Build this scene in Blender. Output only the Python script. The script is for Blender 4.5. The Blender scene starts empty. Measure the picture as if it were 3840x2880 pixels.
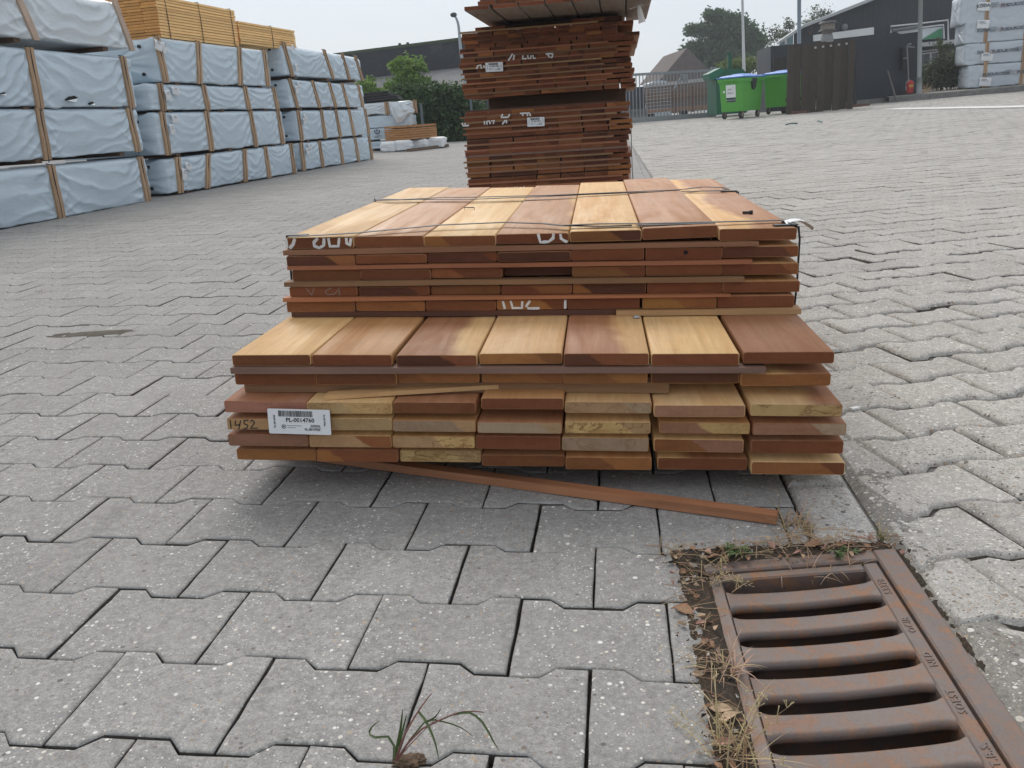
import bpy, bmesh, math, random
import numpy as np
from mathutils import Vector, Matrix, noise as mnoise

SC = bpy.context.scene
COL = SC.collection
rad = math.radians

# ------------------------------------------------------------------ camera
FPX, CAMZ = 3300.0, 0.646
PITCH, ROLL = rad(16.836), rad(4.0)
cp, sp, cr, sr = math.cos(PITCH), math.sin(PITCH), math.cos(ROLL), math.sin(ROLL)
RC = np.array([[cr, -sr, 0], [sr, cr, 0], [0, 0, 1.0]]) @ np.array([[1, 0, 0], [0, sp, cp], [0, cp, -sp]])
CAM = np.array([0, 0, CAMZ])
cam_d = bpy.data.cameras.new('camera')
cam_d.sensor_width = 36.0
cam_d.lens = FPX / 3840 * 36.0
cam_d.clip_start = 0.02
cam_d.clip_end = 2000
cam = bpy.data.objects.new('camera', cam_d)
COL.objects.link(cam)
cam.matrix_world = Matrix(((RC[0][0], RC[1][0], -RC[2][0], 0), (RC[0][1], RC[1][1], -RC[2][1], 0),
                           (RC[0][2], RC[1][2], -RC[2][2], CAMZ), (0, 0, 0, 1)))
SC.camera = cam

# ------------------------------------------------------------------ sky, sun, exposure (overcast)
SUN_EL, SUN_AZ = rad(44), rad(-10)
w = bpy.data.worlds.new("World")
SC.world = w
w.use_nodes = True
nt = w.node_tree
nt.nodes.clear()
out = nt.nodes.new('ShaderNodeOutputWorld')
bg = nt.nodes.new('ShaderNodeBackground')
bg.inputs['Strength'].default_value = 0.1
sky = nt.nodes.new('ShaderNodeTexSky')
sky.sky_type = 'NISHITA'
sky.sun_disc = False
sky.sun_elevation = SUN_EL
sky.sun_rotation = SUN_AZ
sky.dust_density = 4.0
mix = nt.nodes.new('ShaderNodeMix'); mix.data_type = 'RGBA'
mix.inputs['Factor'].default_value = 0.86
tc = nt.nodes.new('ShaderNodeTexCoord')
sepw = nt.nodes.new('ShaderNodeSeparateXYZ')
rampw = nt.nodes.new('ShaderNodeValToRGB')
rampw.color_ramp.elements[0].position = 0.0
rampw.color_ramp.elements[0].color = (0.90, 0.95, 1.0, 1)
rampw.color_ramp.elements[1].position = 0.55
rampw.color_ramp.elements[1].color = (0.83, 0.84, 0.85, 1)
e2 = rampw.color_ramp.elements.new(0.16); e2.color = (0.76, 0.88, 1.0, 1)
e3 = rampw.color_ramp.elements.new(0.33); e3.color = (0.74, 0.85, 0.985, 1)
scl = nt.nodes.new('ShaderNodeVectorMath'); scl.operation = 'SCALE'; scl.inputs['Scale'].default_value = 7.2
# faint cloud structure
cn = nt.nodes.new('ShaderNodeTexNoise'); cn.inputs['Scale'].default_value = 2.2; cn.inputs['Detail'].default_value = 5
cmr = nt.nodes.new('ShaderNodeMapRange'); cmr.inputs['To Min'].default_value = 0.93; cmr.inputs['To Max'].default_value = 1.06
cmul = nt.nodes.new('ShaderNodeVectorMath'); cmul.operation = 'SCALE'
nt.links.new(tc.outputs['Generated'], sepw.inputs[0])
nt.links.new(sepw.outputs['Z'], rampw.inputs['Fac'])
nt.links.new(rampw.outputs['Color'], scl.inputs[0])
nt.links.new(tc.outputs['Generated'], cn.inputs['Vector'])
nt.links.new(cn.outputs['Fac'], cmr.inputs['Value'])
nt.links.new(scl.outputs[0], cmul.inputs[0])
nt.links.new(cmr.outputs['Result'], cmul.inputs['Scale'])
nt.links.new(sky.outputs['Color'], mix.inputs['A'])
nt.links.new(cmul.outputs[0], mix.inputs['B'])
nt.links.new(mix.outputs['Result'], bg.inputs['Color'])
nt.links.new(bg.outputs[0], out.inputs[0])
sun_d = bpy.data.lights.new('sun', 'SUN')
sun_d.energy = 1.5
sun_d.angle = rad(36)
sun_d.color = (1.0, 0.96, 0.9)
sun = bpy.data.objects.new('sun', sun_d)
COL.objects.link(sun)
sdir = Vector((math.sin(-SUN_AZ) * -1 * math.cos(SUN_EL), math.cos(SUN_AZ) * math.cos(SUN_EL), math.sin(SUN_EL)))
sun.rotation_euler = sdir.to_track_quat('Z', 'Y').to_euler()
SC.view_settings.view_transform = 'Standard'
SC.view_settings.look = 'None'
SC.view_settings.exposure = 0.44
SC.view_settings.gamma = 1.0

# ------------------------------------------------------------------ placing helpers
def ray(x, y):
    return RC.T @ np.array([(x - 1920) / FPX, -(y - 1440) / FPX, 1.0])
def at(x, y, Y):
    """world point on the sight line of photo pixel (x, y) at forward distance Y"""
    r = ray(x, y); return CAM + r * (Y / r[1])
def on_plane(x, y, p, n):
    r = ray(x, y); return CAM + r * (np.dot(n, np.asarray(p) - CAM) / np.dot(n, r))
def project(p):
    v = RC @ (np.asarray(p, float) - CAM)
    return 1920 + FPX * v[0] / v[2], 1440 - FPX * v[1] / v[2], v[2]
def gutter(y):
    return .56 + .122 * (y - 1.19)
def soft(t, k=1.5):
    return np.log1p(np.exp(np.clip(t * k, -40, 40))) / k
def zg(x, y):
    """height of the yard: falls to the gutter, rises away"""
    x = np.asarray(x, float); y = np.asarray(y, float)
    xg = gutter(y) - .03
    yy = np.minimum(y, 60.); xx = np.minimum(x, 25.)
    return (-.031 * np.maximum(np.minimum(x, xg), -9) + .002 * np.maximum(0, xx - xg)
            + .0106 * soft(yy - 3) + .02 * soft(xx - 6))
def gpt(x, y):
    return Vector((x, y, float(zg(x, y))))

# ------------------------------------------------------------------ material helpers
MATS = {}
class NB:
    def __init__(s, name):
        s.m = bpy.data.materials.new(name); s.m.use_nodes = True
        s.t = s.m.node_tree; s.t.nodes.clear()
        s.o = s.n('ShaderNodeOutputMaterial'); s.b = s.n('ShaderNodeBsdfPrincipled')
        s.l(s.b.outputs[0], s.o.inputs['Surface'])
        s.tc = s.n('ShaderNodeTexCoord')
    def n(s, t, **k):
        nd = s.t.nodes.new(t)
        for a, b in k.items(): setattr(nd, a, b)
        return nd
    def l(s, a, b): s.t.links.new(a, b)
    def put(s, sock, v):
        if hasattr(v, 'is_output') or isinstance(v, bpy.types.NodeSocket): s.l(v, sock)
        elif isinstance(v, (tuple, list)) and len(v) == 3 and sock.type == 'RGBA': sock.default_value = (*v, 1)
        else: sock.default_value = v
    def math(s, op, a, b=0.0, c=0.0, clamp=False):
        nd = s.n('ShaderNodeMath', operation=op, use_clamp=clamp)
        for i, v in enumerate((a, b, c)): s.put(nd.inputs[i], v)
        return nd.outputs[0]
    def vmath(s, op, a, b=(0, 0, 0), scale=None):
        nd = s.n('ShaderNodeVectorMath', operation=op)
        s.put(nd.inputs[0], a)
        if scale is not None: s.put(nd.inputs['Scale'], scale)
        else: s.put(nd.inputs[1], b)
        return nd.outputs[0]
    def mapping(s, v, scale=(1, 1, 1), loc=(0, 0, 0), rot=(0, 0, 0)):
        nd = s.n('ShaderNodeMapping'); s.l(v, nd.inputs[0])
        nd.inputs['Scale'].default_value = scale; s.put(nd.inputs['Location'], loc); nd.inputs['Rotation'].default_value = rot
        return nd.outputs[0]
    def noise(s, v, scale=5, detail=4, rough=.55, dist=0, out='Fac'):
        nd = s.n('ShaderNodeTexNoise'); s.put(nd.inputs['Vector'], v)
        nd.inputs['Scale'].default_value = scale; nd.inputs['Detail'].default_value = detail
        nd.inputs['Roughness'].default_value = rough; nd.inputs['Distortion'].default_value = dist
        return nd.outputs[out]
    def voro(s, v, scale, feature='F1', rnd=1.0):
        nd = s.n('ShaderNodeTexVoronoi', feature=feature); s.put(nd.inputs['Vector'], v)
        nd.inputs['Scale'].default_value = scale; nd.inputs['Randomness'].default_value = rnd
        return nd
    def ramp(s, f, pts, interp='LINEAR'):
        nd = s.n('ShaderNodeValToRGB'); s.put(nd.inputs[0], f); r = nd.color_ramp; r.interpolation = interp
        while len(r.elements) > 1: r.elements.remove(r.elements[-1])
        r.elements[0].position = pts[0][0]; r.elements[0].color = (*pts[0][1], 1)
        for p, c in pts[1:]:
            e = r.elements.new(p); e.color = (*c, 1)
        return nd.outputs[0]
    def rng(s, v, a, b, c, d, smooth=False):
        nd = s.n('ShaderNodeMapRange'); s.put(nd.inputs['Value'], v)
        if smooth: nd.interpolation_type = 'SMOOTHSTEP'
        for k, q in zip(('From Min', 'From Max', 'To Min', 'To Max'), (a, b, c, d)): s.put(nd.inputs[k], q)
        return nd.outputs[0]
    def mix(s, f, a, b, mode='MIX'):
        nd = s.n('ShaderNodeMix', data_type='RGBA', blend_type=mode)
        s.put(nd.inputs['Factor'], f); s.put(nd.inputs['A'], a); s.put(nd.inputs['B'], b)
        return nd.outputs['Result']
    def bump(s, h, strength=.5, dist=.01):
        nd = s.n('ShaderNodeBump'); s.put(nd.inputs['Height'], h)
        nd.inputs['Strength'].default_value = strength; nd.inputs['Distance'].default_value = dist
        s.l(nd.outputs[0], s.b.inputs['Normal']); return nd
    def fin(s, col=None, rough=.7, spec=.4, metal=0.0):
        if col is not None: s.put(s.b.inputs['Base Color'], col)
        s.put(s.b.inputs['Roughness'], rough); s.put(s.b.inputs['Specular IOR Level'], spec); s.put(s.b.inputs['Metallic'], metal)
        return s.m
    def attr(s, name, out='Color'):
        nd = s.n('ShaderNodeAttribute', attribute_type='OBJECT', attribute_name=name); return nd.outputs[out]

def simple(name, col, rough=.6, var=.12, scale=20, spec=.4, metal=0.0, bump=0.0, stretch=(1, 1, 1)):
    if name in MATS: return MATS[name]
    k = NB(name)
    v = k.mapping(k.tc.outputs['Object'], stretch)
    f = k.noise(v, scale, 5)
    lo = tuple(c * (1 - var) for c in col); hi = tuple(min(1, c * (1 + var)) for c in col)
    c = k.ramp(f, [(.3, lo), (.7, hi)])
    f2 = k.noise(v, scale * .13, 3)
    c = k.mix(k.rng(f2, .35, .7, 0, .35), c, tuple(q * .72 for q in col))
    if bump: k.bump(f, bump, .004)
    MATS[name] = k.fin(c, rough, spec, metal); return MATS[name]

def mat_paver(name, base, rough_agg):
    k = NB(name); o = k.tc.outputs['Object']
    geo = k.n('ShaderNodeNewGeometry'); isl = geo.outputs['Random Per Island']
    big = k.noise(o, .9, 4); mid = k.noise(o, 7, 5); fine = k.noise(o, 420, 3, .7)
    c = k.mix(k.rng(fine, .25, .75, 0, 1), tuple(b * .62 for b in base), tuple(b * 1.36 for b in base))
    gv = k.voro(o, 150); gs = k.n('ShaderNodeSeparateColor'); k.l(gv.outputs['Color'], gs.inputs[0])
    c = k.vmath('SCALE', c, scale=k.rng(gs.outputs[0], 0, 1, .86, 1.14))
    gx = k.noise(o, 190, 5, .8)
    c = k.vmath('SCALE', c, scale=k.rng(gx, .3, .7, .74, 1.26))
    gw = k.noise(o, 55, 6, .75)
    c = k.vmath('SCALE', c, scale=k.rng(gw, .3, .7, .80, 1.20))
    c = k.mix(k.rng(big, .35, .68, 0, .45), c, tuple(b * .78 for b in (base[0], base[1], base[2] * 1.02)))
    c = k.mix(k.rng(mid, .5, .8, 0, .30), c, tuple(b * 1.35 for b in base))
    val = k.rng(isl, 0, 1, .93, 1.06)
    c = k.vmath('SCALE', c, scale=val)
    pal = [(0, (.12, .11, .105)), (.16, (.19, .15, .125)), (.34, (.40, .31, .22)), (.5, (.36, .35, .345)), (.64, (.62, .58, .51)), (.84, (.76, .75, .72)), (1, (.24, .23, .235))]
    layers = [(230, .40, .36), (105, .44, .32), (58, .34, .24)] if not rough_agg else [(250, .62, .46), (130, .66, .44), (72, .42, .40)]
    h = fine
    for sc_, dens, r in layers:
        v = k.voro(o, sc_)
        rc = k.n('ShaderNodeSeparateColor'); k.l(v.outputs['Color'], rc.inputs[0])
        on = k.math('LESS_THAN', rc.outputs[0], dens)
        rr = k.math('MULTIPLY', k.rng(rc.outputs[1], 0, 1, .45, 1.0), r)
        inside = k.rng(v.outputs['Distance'], k.math('MULTIPLY', rr, .8), rr, 1, 0)
        msk = k.math('MULTIPLY', on, inside)
        pc = k.ramp(rc.outputs[2], pal)
        c = k.mix(k.math('MULTIPLY', msk, .9), c, pc)
        if rough_agg: h = k.math('ADD', h, k.math('MULTIPLY', msk, 1.2))
    # dirt: pale efflorescence and dark stains
    st = k.noise(o, 2.3, 6, .65, .6)
    c = k.mix(k.rng(st, .63, .76, 0, .55), c, (.10, .095, .085))
    c = k.mix(k.rng(st, .20, .33, .35, 0), c, (.55, .55, .54))
    k.bump(h, .5 if rough_agg else .28, .0022 if rough_agg else .0012)
    return k.fin(c, .82, .3)

def mat_wood():
    """wooden board: heart/sapwood colours come from per-object properties; slot 0 long faces"""
    k = NB('board_wood'); o = k.tc.outputs['Object']
    oi = k.n('ShaderNodeObjectInfo'); off = k.vmath('SCALE', (13., 7., 5.), scale=k.math('MULTIPLY', oi.outputs['Random'], 40.))
    p = k.vmath('ADD', o, off)
    wob = k.noise(k.mapping(p, (1, 1.4, 1)), 2.2, 3)
    sx = k.n('ShaderNodeSeparateXYZ'); k.l(o, sx.inputs[0])
    xx = k.math('ADD', sx.outputs[0], k.math('MULTIPLY', k.math('SUBTRACT', wob, .5), .16))
    edge = k.attr('edge', 'Fac')
    m = k.rng(k.math('SUBTRACT', xx, edge), -.010, .024, 0, 1, True)
    c = k.mix(m, k.attr('tone_a'), k.attr('tone_b'))
    g1 = k.noise(k.mapping(p, (90, 2.2, 90)), 1.0, 5, .6, .3)
    g2 = k.noise(k.mapping(p, (9, .9, 9)), 2.0, 4, .6, 1.2)
    g3 = k.noise(k.mapping(p, (14, 14, 14)), 2.0, 5, .7, .5)
    c = k.mix(k.rng(g1, .3, .7, .34, 0), c, k.vmath('MULTIPLY', c, (.55, .46, .38)))
    c = k.mix(k.rng(g2, .42, .72, 0, .55), c, k.vmath('MULTIPLY', c, (.80, .62, .46)))
    c = k.mix(k.rng(g3, .45, .75, 0, .40), c, k.vmath('MULTIPLY', c, (1.22, 1.17, 1.08)))
    gd = k.noise(k.mapping(p, (3, 3, 3)), 1.6, 5, .65, .6)
    c = k.mix(k.rng(gd, .46, .70, 0, .32), c, k.vmath('MULTIPLY', c, (.74, .66, .58)))
    v = k.voro(k.mapping(p, (1, .45, 1)), 9)
    c = k.mix(k.rng(v.outputs['Distance'], .03, .10, .65, 0), c, k.vmath('MULTIPLY', c, (.42, .33, .28)))
    g5 = k.noise(k.mapping(p, (42, 1.1, 42)), 1.0, 4, .6, .6); g6 = k.noise(k.mapping(p, (260, 14, 260)), 1.0, 3, .7)
    c = k.mix(k.rng(g5, .38, .66, .20, 0), c, k.vmath('MULTIPLY', c, (.74, .60, .46)))
    c = k.mix(k.rng(g6, .30, .52, .26, 0), c, k.vmath('MULTIPLY', c, (.66, .56, .48)))
    dst = k.noise(p, 3.2, 6, .7); c = k.mix(k.rng(dst, .55, .8, 0, .22), c, (.55, .50, .44))
    k.bump(g6, .15, .001)
    a = k.fin(c, k.rng(g2, .3, .7, .45, .66), .35)
    k = NB('board_end_grain'); o = k.tc.outputs['Object']
    oi = k.n('ShaderNodeObjectInfo'); off = k.vmath('SCALE', (13., 7., 5.), scale=k.math('MULTIPLY', oi.outputs['Random'], 40.))
    p = k.vmath('ADD', o, off)
    sx = k.n('ShaderNodeSeparateXYZ'); k.l(o, sx.inputs[0])
    wob = k.noise(p, 30, 3)
    xx = k.math('ADD', k.math('ADD', sx.outputs[0], k.math('MULTIPLY', sx.outputs[2], 1.3)), k.math('MULTIPLY', k.math('SUBTRACT', wob, .5), .03))
    m = k.rng(k.math('SUBTRACT', xx, k.attr('end_edge', 'Fac')), -.003, .004, 0, 1, True)
    c = k.mix(m, k.attr('end_a'), k.attr('end_b'))
    ring = k.n('ShaderNodeTexWave', wave_type='RINGS', rings_direction='Y')
    k.l(k.mapping(o, (1, 1, 1), k.vmath('MULTIPLY', off, (.004, 0, .001))), ring.inputs['Vector'])
    ring.inputs['Scale'].default_value = 26; ring.inputs['Distortion'].default_value = 3; ring.inputs['Detail'].default_value = 3
    ring.inputs['Detail Scale'].default_value = 2
    c = k.mix(k.rng(ring.outputs['Fac'], 0, 1, .07, 0), c, k.vmath('MULTIPLY', c, (.62, .55, .5)))
    n1 = k.noise(k.mapping(p, (16, 16, 40)), 1.4, 5, .6, .8); n2 = k.noise(p, 300, 3, .7)
    c = k.mix(k.rng(n1, .45, .75, 0, .5), c, k.vmath('MULTIPLY', c, (.60, .52, .48)))
    c = k.mix(k.rng(n1, .25, .42, .3, 0), c, k.vmath('MULTIPLY', c, (1.22, 1.15, 1.05)))
    c = k.mix(k.rng(n2, .3, .7, 0, .35), c, k.vmath('MULTIPLY', c, (.75, .72, .70)))
    # water stains on pale ends
    stn = k.noise(k.mapping(p, (14, 14, 26)), 1.2, 4, .6, .9)
    ridge = k.rng(k.math('ABSOLUTE', k.math('SUBTRACT', stn, .52)), 0, .03, 1, 0)
    c = k.mix(k.math('MULTIPLY', ridge, k.attr('stain', 'Fac')), c, (.22, .115, .045))
    stn2 = k.noise(k.mapping(p, (9, 9, 20)), 1.3, 3, .5, .5)
    c = k.mix(k.math('MULTIPLY', k.rng(stn2, .50, .64, 0, .7), k.attr('stain', 'Fac')), c, k.vmath('MULTIPLY', c, (.62, .50, .40)))
    k.bump(n2, .25, .0012)
    b = k.fin(c, .72, .22)
    return a, b
M_WOOD, M_END = mat_wood()

def wood_plain(name, c0, scale=(60, 60, 3), rough=.65, dark=.6):
    if name in MATS: return MATS[name]
    k = NB(name); o = k.tc.outputs['Object']
    oi = k.n('ShaderNodeObjectInfo'); p = k.vmath('ADD', o, k.vmath('SCALE', (3., 7., 5.), scale=oi.outputs['Random']))
    g = k.noise(k.mapping(p, scale), 1.0, 5, .6, .4); g2 = k.noise(p, 6, 4)
    c = k.mix(k.rng(g, .3, .72, .0, .75), c0, tuple(q * dark for q in c0))
    c = k.mix(k.rng(g2, .4, .75, 0, .4), c, tuple(min(1, q * 1.3) for q in c0))
    c = k.vmath('SCALE', c, scale=k.rng(oi.outputs['Random'], 0, 1, .82, 1.15))
    k.bump(g, .2, .002)
    MATS[name] = k.fin(c, rough, .3); return MATS[name]

def mat_wrap(name, base, rough=.38):
    k = NB(name); o = k.tc.outputs['Object']
    n1 = k.noise(o, 3.0, 5, .6); n2 = k.noise(o, 40, 4, .6); n3 = k.noise(k.mapping(o, (7, 7, 2.2)), 2.0, 4, .6, 1.5)
    c = k.mix(k.rng(n1, .35, .7, 0, .5), base, tuple(q * .9 for q in base))
    c = k.mix(k.rng(n2, .62, .8, 0, .25), c, tuple(q * .7 for q in base))
    rd = k.math('ABSOLUTE', k.math('SUBTRACT', k.noise(k.mapping(o, (1.6, 1, 5)), 2.6, 3, .5, 1.6), .5)); rd2 = k.math('ABSOLUTE', k.math('SUBTRACT', k.noise(o, 11, 4, .6, 1.0), .5))
    k.bump(k.math('ADD', k.rng(rd, 0, .10, 1, 0), k.math('MULTIPLY', k.rng(rd2, 0, .12, 1, 0), .35)), .11, .012)
    k.b.inputs['Coat Weight'].default_value = .12
    return k.fin(c, rough, .5)
M_WRAP = mat_wrap('blue_grey_wrap', (.545, .645, .72), .25)
M_WRAP_L = mat_wrap('pale_wrap', (.66, .715, .75), .3)
M_WRAP_W = mat_wrap('white_wrap', (.72, .74, .75), .5)
M_BATTEN = wood_plain('batten_pine', (.47, .31, .19), (50, 50, 3))
M_BATTEN_P = wood_plain('batten_pale', (.60, .45, .35), (50, 50, 3))
M_BLACK = simple('black_strap', (.018, .018, .02), .45)
M_PAPER = simple('white_paper', (.80, .81, .82), .6, .03)
M_INK = simple('black_ink', (.015, .015, .018), .6)
M_INKG = simple('grey_ink', (.22, .24, .27), .6)
M_CHALK = simple('white_paint', (.78, .77, .74), .7, .18, 300)
M_CHALKF = simple('faint_chalk', (.30, .21, .16), .8, .2, 300)
M_MARK = simple('black_marker', (.02, .02, .022), .5)
M_BEARER = wood_plain('bearer_wood', (.15, .085, .05), (3, 60, 60))
M_DARKIN = simple('dark_interior', (.012, .011, .010), .9)

# ------------------------------------------------------------------ mesh helpers
def new_obj(name, me, parent=None, mats=()):
    o = bpy.data.objects.new(name, me); COL.objects.link(o)
    for m in mats:
        me.materials.append(m)
    if parent is not None: o.parent = parent
    return o
def from_bm(name, bm, mats, parent=None, smooth=False):
    me = bpy.data.meshes.new(name)
    bm.normal_update(); bm.to_mesh(me); bm.free()
    if smooth: me.polygons.foreach_set('use_smooth', [True] * len(me.polygons))
    return new_obj(name, me, parent, mats if isinstance(mats, (list, tuple)) else [mats])
def tag(o, label, cat, group=None, kind=None):
    if label: o['label'] = label
    if cat: o['category'] = cat
    if group: o['group'] = group
    if kind: o['kind'] = kind
    return o
def thing(name, label, cat, loc=(0, 0, 0), group=None, mat=None):
    o = bpy.data.objects.new(name, None); COL.objects.link(o); o.empty_display_size = .1
    if mat is not None: o.matrix_world = mat
    else: o.matrix_world = Matrix.Translation(Vector(loc))
    return tag(o, label, cat, group)
def structure(o):
    o['kind'] = 'structure'; return o
def bx(bm, lo, hi, M=None, mi=0, bev=0.0):
    vs = [Vector((x, y, z)) for z in (lo[2], hi[2]) for y in (lo[1], hi[1]) for x in (lo[0], hi[0])]
    if bev <= 0:
        v = [bm.verts.new(M @ q if M else q) for q in vs]
        fs = [(0, 2, 3, 1), (4, 5, 7, 6), (0, 1, 5, 4), (2, 6, 7, 3), (0, 4, 6, 2), (1, 3, 7, 5)]
        for f in fs:
            fc = bm.faces.new([v[i] for i in f]); fc.material_index = mi
        return
    t = bmesh.new(); bx(t, lo, hi)
    bmesh.ops.bevel(t, geom=list(t.edges), offset=bev, segments=2, affect='EDGES', profile=.6)
    mp = {}
    for q in t.verts: mp[q] = bm.verts.new(M @ q.co if M else q.co)
    for f in t.faces:
        fc = bm.faces.new([mp[q] for q in f.verts]); fc.material_index = mi
    t.free()
def box(name, lo, hi, mat, parent=None, M=None, bev=0.0):
    bm = bmesh.new(); bx(bm, lo, hi, M, 0, bev); return from_bm(name, bm, mat, parent)
def tube(bm, pts, r, seg=8, mi=0, cap=True):
    pts = [Vector(p) for p in pts]; n = len(pts)
    rs = r if isinstance(r, (list, tuple)) else [r] * n
    rings = []
    up = Vector((0, 0, 1))
    for i, p in enumerate(pts):
        d = (pts[min(i + 1, n - 1)] - pts[max(i - 1, 0)]).normalized()
        a = up if abs(d.dot(up)) < .95 else Vector((1, 0, 0))
        u = d.cross(a).normalized(); v = d.cross(u)
        rings.append([bm.verts.new(p + (u * math.cos(2 * math.pi * k / seg) + v * math.sin(2 * math.pi * k / seg)) * rs[i]) for k in range(seg)])
    for i in range(n - 1):
        for k in range(seg):
            f = bm.faces.new((rings[i][k], rings[i][(k + 1) % seg], rings[i + 1][(k + 1) % seg], rings[i + 1][k])); f.material_index = mi
    if cap:
        bm.faces.new(rings[0]).material_index = mi; bm.faces.new(list(reversed(rings[-1]))).material_index = mi
def ribbon(bm, pts, wid, nrm, th=.001, mi=0):
    """a flat painted stroke of some thickness along pts, lying in the plane with normal nrm"""
    pts = [Vector(p) for p in pts]; n = len(pts); nrm = Vector(nrm)
    ws = wid if isinstance(wid, (list, tuple)) else [wid] * n
    L = []
    for i, p in enumerate(pts):
        d = (pts[min(i + 1, n - 1)] - pts[max(i - 1, 0)]).normalized(); s = d.cross(nrm).normalized() * ws[i] / 2
        L.append([bm.verts.new(p + s), bm.verts.new(p - s), bm.verts.new(p - s + nrm * th), bm.verts.new(p + s + nrm * th)])
    for i in range(n - 1):
        for k in range(4):
            f = bm.faces.new((L[i][k], L[i][(k + 1) % 4], L[i + 1][(k + 1) % 4], L[i + 1][k])); f.material_index = mi
    bm.faces.new(L[0]).material_index = mi; bm.faces.new(list(reversed(L[-1]))).material_index = mi
def text_bm(bm, body, size, M, extr=.0005, mi=0, align='CENTER', space=1.0, bold=0.0):
    cu = bpy.data.curves.new('t', 'FONT'); cu.body = body; cu.size = size; cu.extrude = extr
    cu.align_x = align; cu.align_y = 'CENTER'; cu.space_character = space; cu.offset = bold; cu.resolution_u = 2
    ob = bpy.data.objects.new('t', cu); me = bpy.data.meshes.new_from_object(ob)
    off = len(bm.verts); bm.verts.ensure_lookup_table()
    vs = [bm.verts.new(M @ v.co) for v in me.vertices]
    for p in me.polygons:
        try:
            f = bm.faces.new([vs[i] for i in p.vertices]); f.material_index = mi
        except ValueError: pass
    bpy.data.objects.remove(ob); bpy.data.curves.remove(cu); bpy.data.meshes.remove(me)
def frame(o, x, y, z):
    x, y, z = Vector(x), Vector(y), Vector(z)
    return Matrix(((x.x, y.x, z.x, o[0]), (x.y, y.y, z.y, o[1]), (x.z, y.z, z.z, o[2]), (0, 0, 0, 1)))
ORD = ['zeroth', 'first', 'second', 'third', 'fourth', 'fifth', 'sixth', 'seventh', 'eighth', 'ninth', 'tenth', 'eleventh', 'twelfth',
       'thirteenth', 'fourteenth', 'fifteenth', 'sixteenth', 'seventeenth', 'eighteenth', 'nineteenth', 'twentieth', 'twenty-first', 'twenty-second']

# ================================================================== GROUND
random.seed(4)
GTR = np.array([.557, 1.183])                      # far right corner of the gully frame
GD = np.array([-.103, -.9947]); GL = np.array([-.9998, -.012])   # towards the viewer / to the left
def gfr(a, t, z=0.0):
    p = GTR + GL * a + GD * t
    return Vector((p[0], p[1], z))
GZ = -.014
def ground_sheet():
    A = [-260, -150, -60, -35] + [-26 + i for i in range(26)] + [-.4, .004, .296, .6] + list(range(1, 14)) + [16, 25, 60, 150, 260]
    T = [-260, -150, -70, -50] + [-40 + i for i in range(40)] + [-.35, .004, .66, .95, 1.5, 3, 10, 40, 150]
    bm = bmesh.new(); V = {}
    for i, a in enumerate(A):
        for j, t in enumerate(T):
            p = GTR + GL * a + GD * t
            V[i, j] = bm.verts.new((p[0], p[1], float(zg(p[0], p[1])) - (.0115 if a < -.02 else .013)))
    ih, jh = A.index(.004), T.index(.004)
    for i in range(len(A) - 1):
        for j in range(len(T) - 1):
            if i == ih and j == jh: continue
            bm.faces.new((V[i, j], V[i, j + 1], V[i + 1, j + 1], V[i + 1, j]))
    k = NB('joint_soil'); o = k.tc.outputs['Object']; s = k.n('ShaderNodeSeparateXYZ'); k.l(o, s.inputs[0])
    n = k.noise(o, 160, 5, .7); n2 = k.noise(o, 2.5, 4); n3 = k.noise(o, .6, 4)
    soil = k.ramp(n, [(.3, (.018, .016, .014)), (.6, (.045, .038, .032)), (.8, (.11, .095, .08))])
    sand = k.ramp(n, [(.3, (.13, .125, .115)), (.6, (.22, .21, .20)), (.8, (.36, .34, .31))])
    g = k.math('SUBTRACT', s.outputs[0], k.math('ADD', k.math('MULTIPLY', s.outputs[1], .122), .415))
    c = k.mix(k.rng(g, -.06, -.01, 0, 1), soil, sand)
    far = k.ramp(n3, [(.3, (.25, .25, .25)), (.7, (.34, .335, .33))])
    c = k.mix(k.rng(s.outputs[1], 4.5, 6.5, 0, .8), c, far)
    c = k.mix(k.rng(s.outputs[1], 29, 32, 0, 1), c, far)
    k.bump(n, .5, .004)
    return structure(from_bm('yard_ground', bm, k.fin(c, .95, .1)))
ground_sheet()

LP, PP, PA = .2, .158, .0205      # paver length, row pitch, step of the interlocking edge
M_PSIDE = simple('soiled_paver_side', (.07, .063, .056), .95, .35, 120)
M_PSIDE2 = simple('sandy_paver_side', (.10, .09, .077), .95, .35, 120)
def paver_outline(sub=1, LP=.2, PP=.158):
    he, hw = PP / 2 + PA / 2, PP / 2 - PA / 2
    P = [(-.1, -he), (-.059, -he), (-.0385, -hw), (.0385, -hw), (.059, -he), (.1, -he), (.1, he), (.059, he), (.0385, hw), (-.0385, hw), (-.059, he), (-.1, he)]
    P = [(x * LP / .2, y) for x, y in P]
    if sub > 1:
        q = []
        for i in range(12):
            a, b = np.array(P[i]), np.array(P[(i + 1) % 12])
            n = max(1, int(round(np.hypot(*(b - a)) / .2 * sub * 2.2)))
            q += [tuple(a + (b - a) * j / n) for j in range(n)]
        P = q
    return np.array(P, float)
def inset(P, d):
    nx, pv = np.roll(P, -1, 0), np.roll(P, 1, 0)
    e1 = P - pv; e2 = nx - P
    n1 = np.stack([-e1[:, 1], e1[:, 0]], 1); n2 = np.stack([-e2[:, 1], e2[:, 0]], 1)
    n1 /= np.linalg.norm(n1, axis=1)[:, None] + 1e-9; n2 /= np.linalg.norm(n2, axis=1)[:, None] + 1e-9
    m = n1 + n2; m /= np.maximum((m * n1).sum(1), .35)[:, None] * np.linalg.norm(m, axis=1)[:, None] ** 0 + 1e-9
    k = np.maximum((n1 * n2).sum(1) + 1, .3)
    return P + (n1 + n2) / k[:, None] * d
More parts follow.
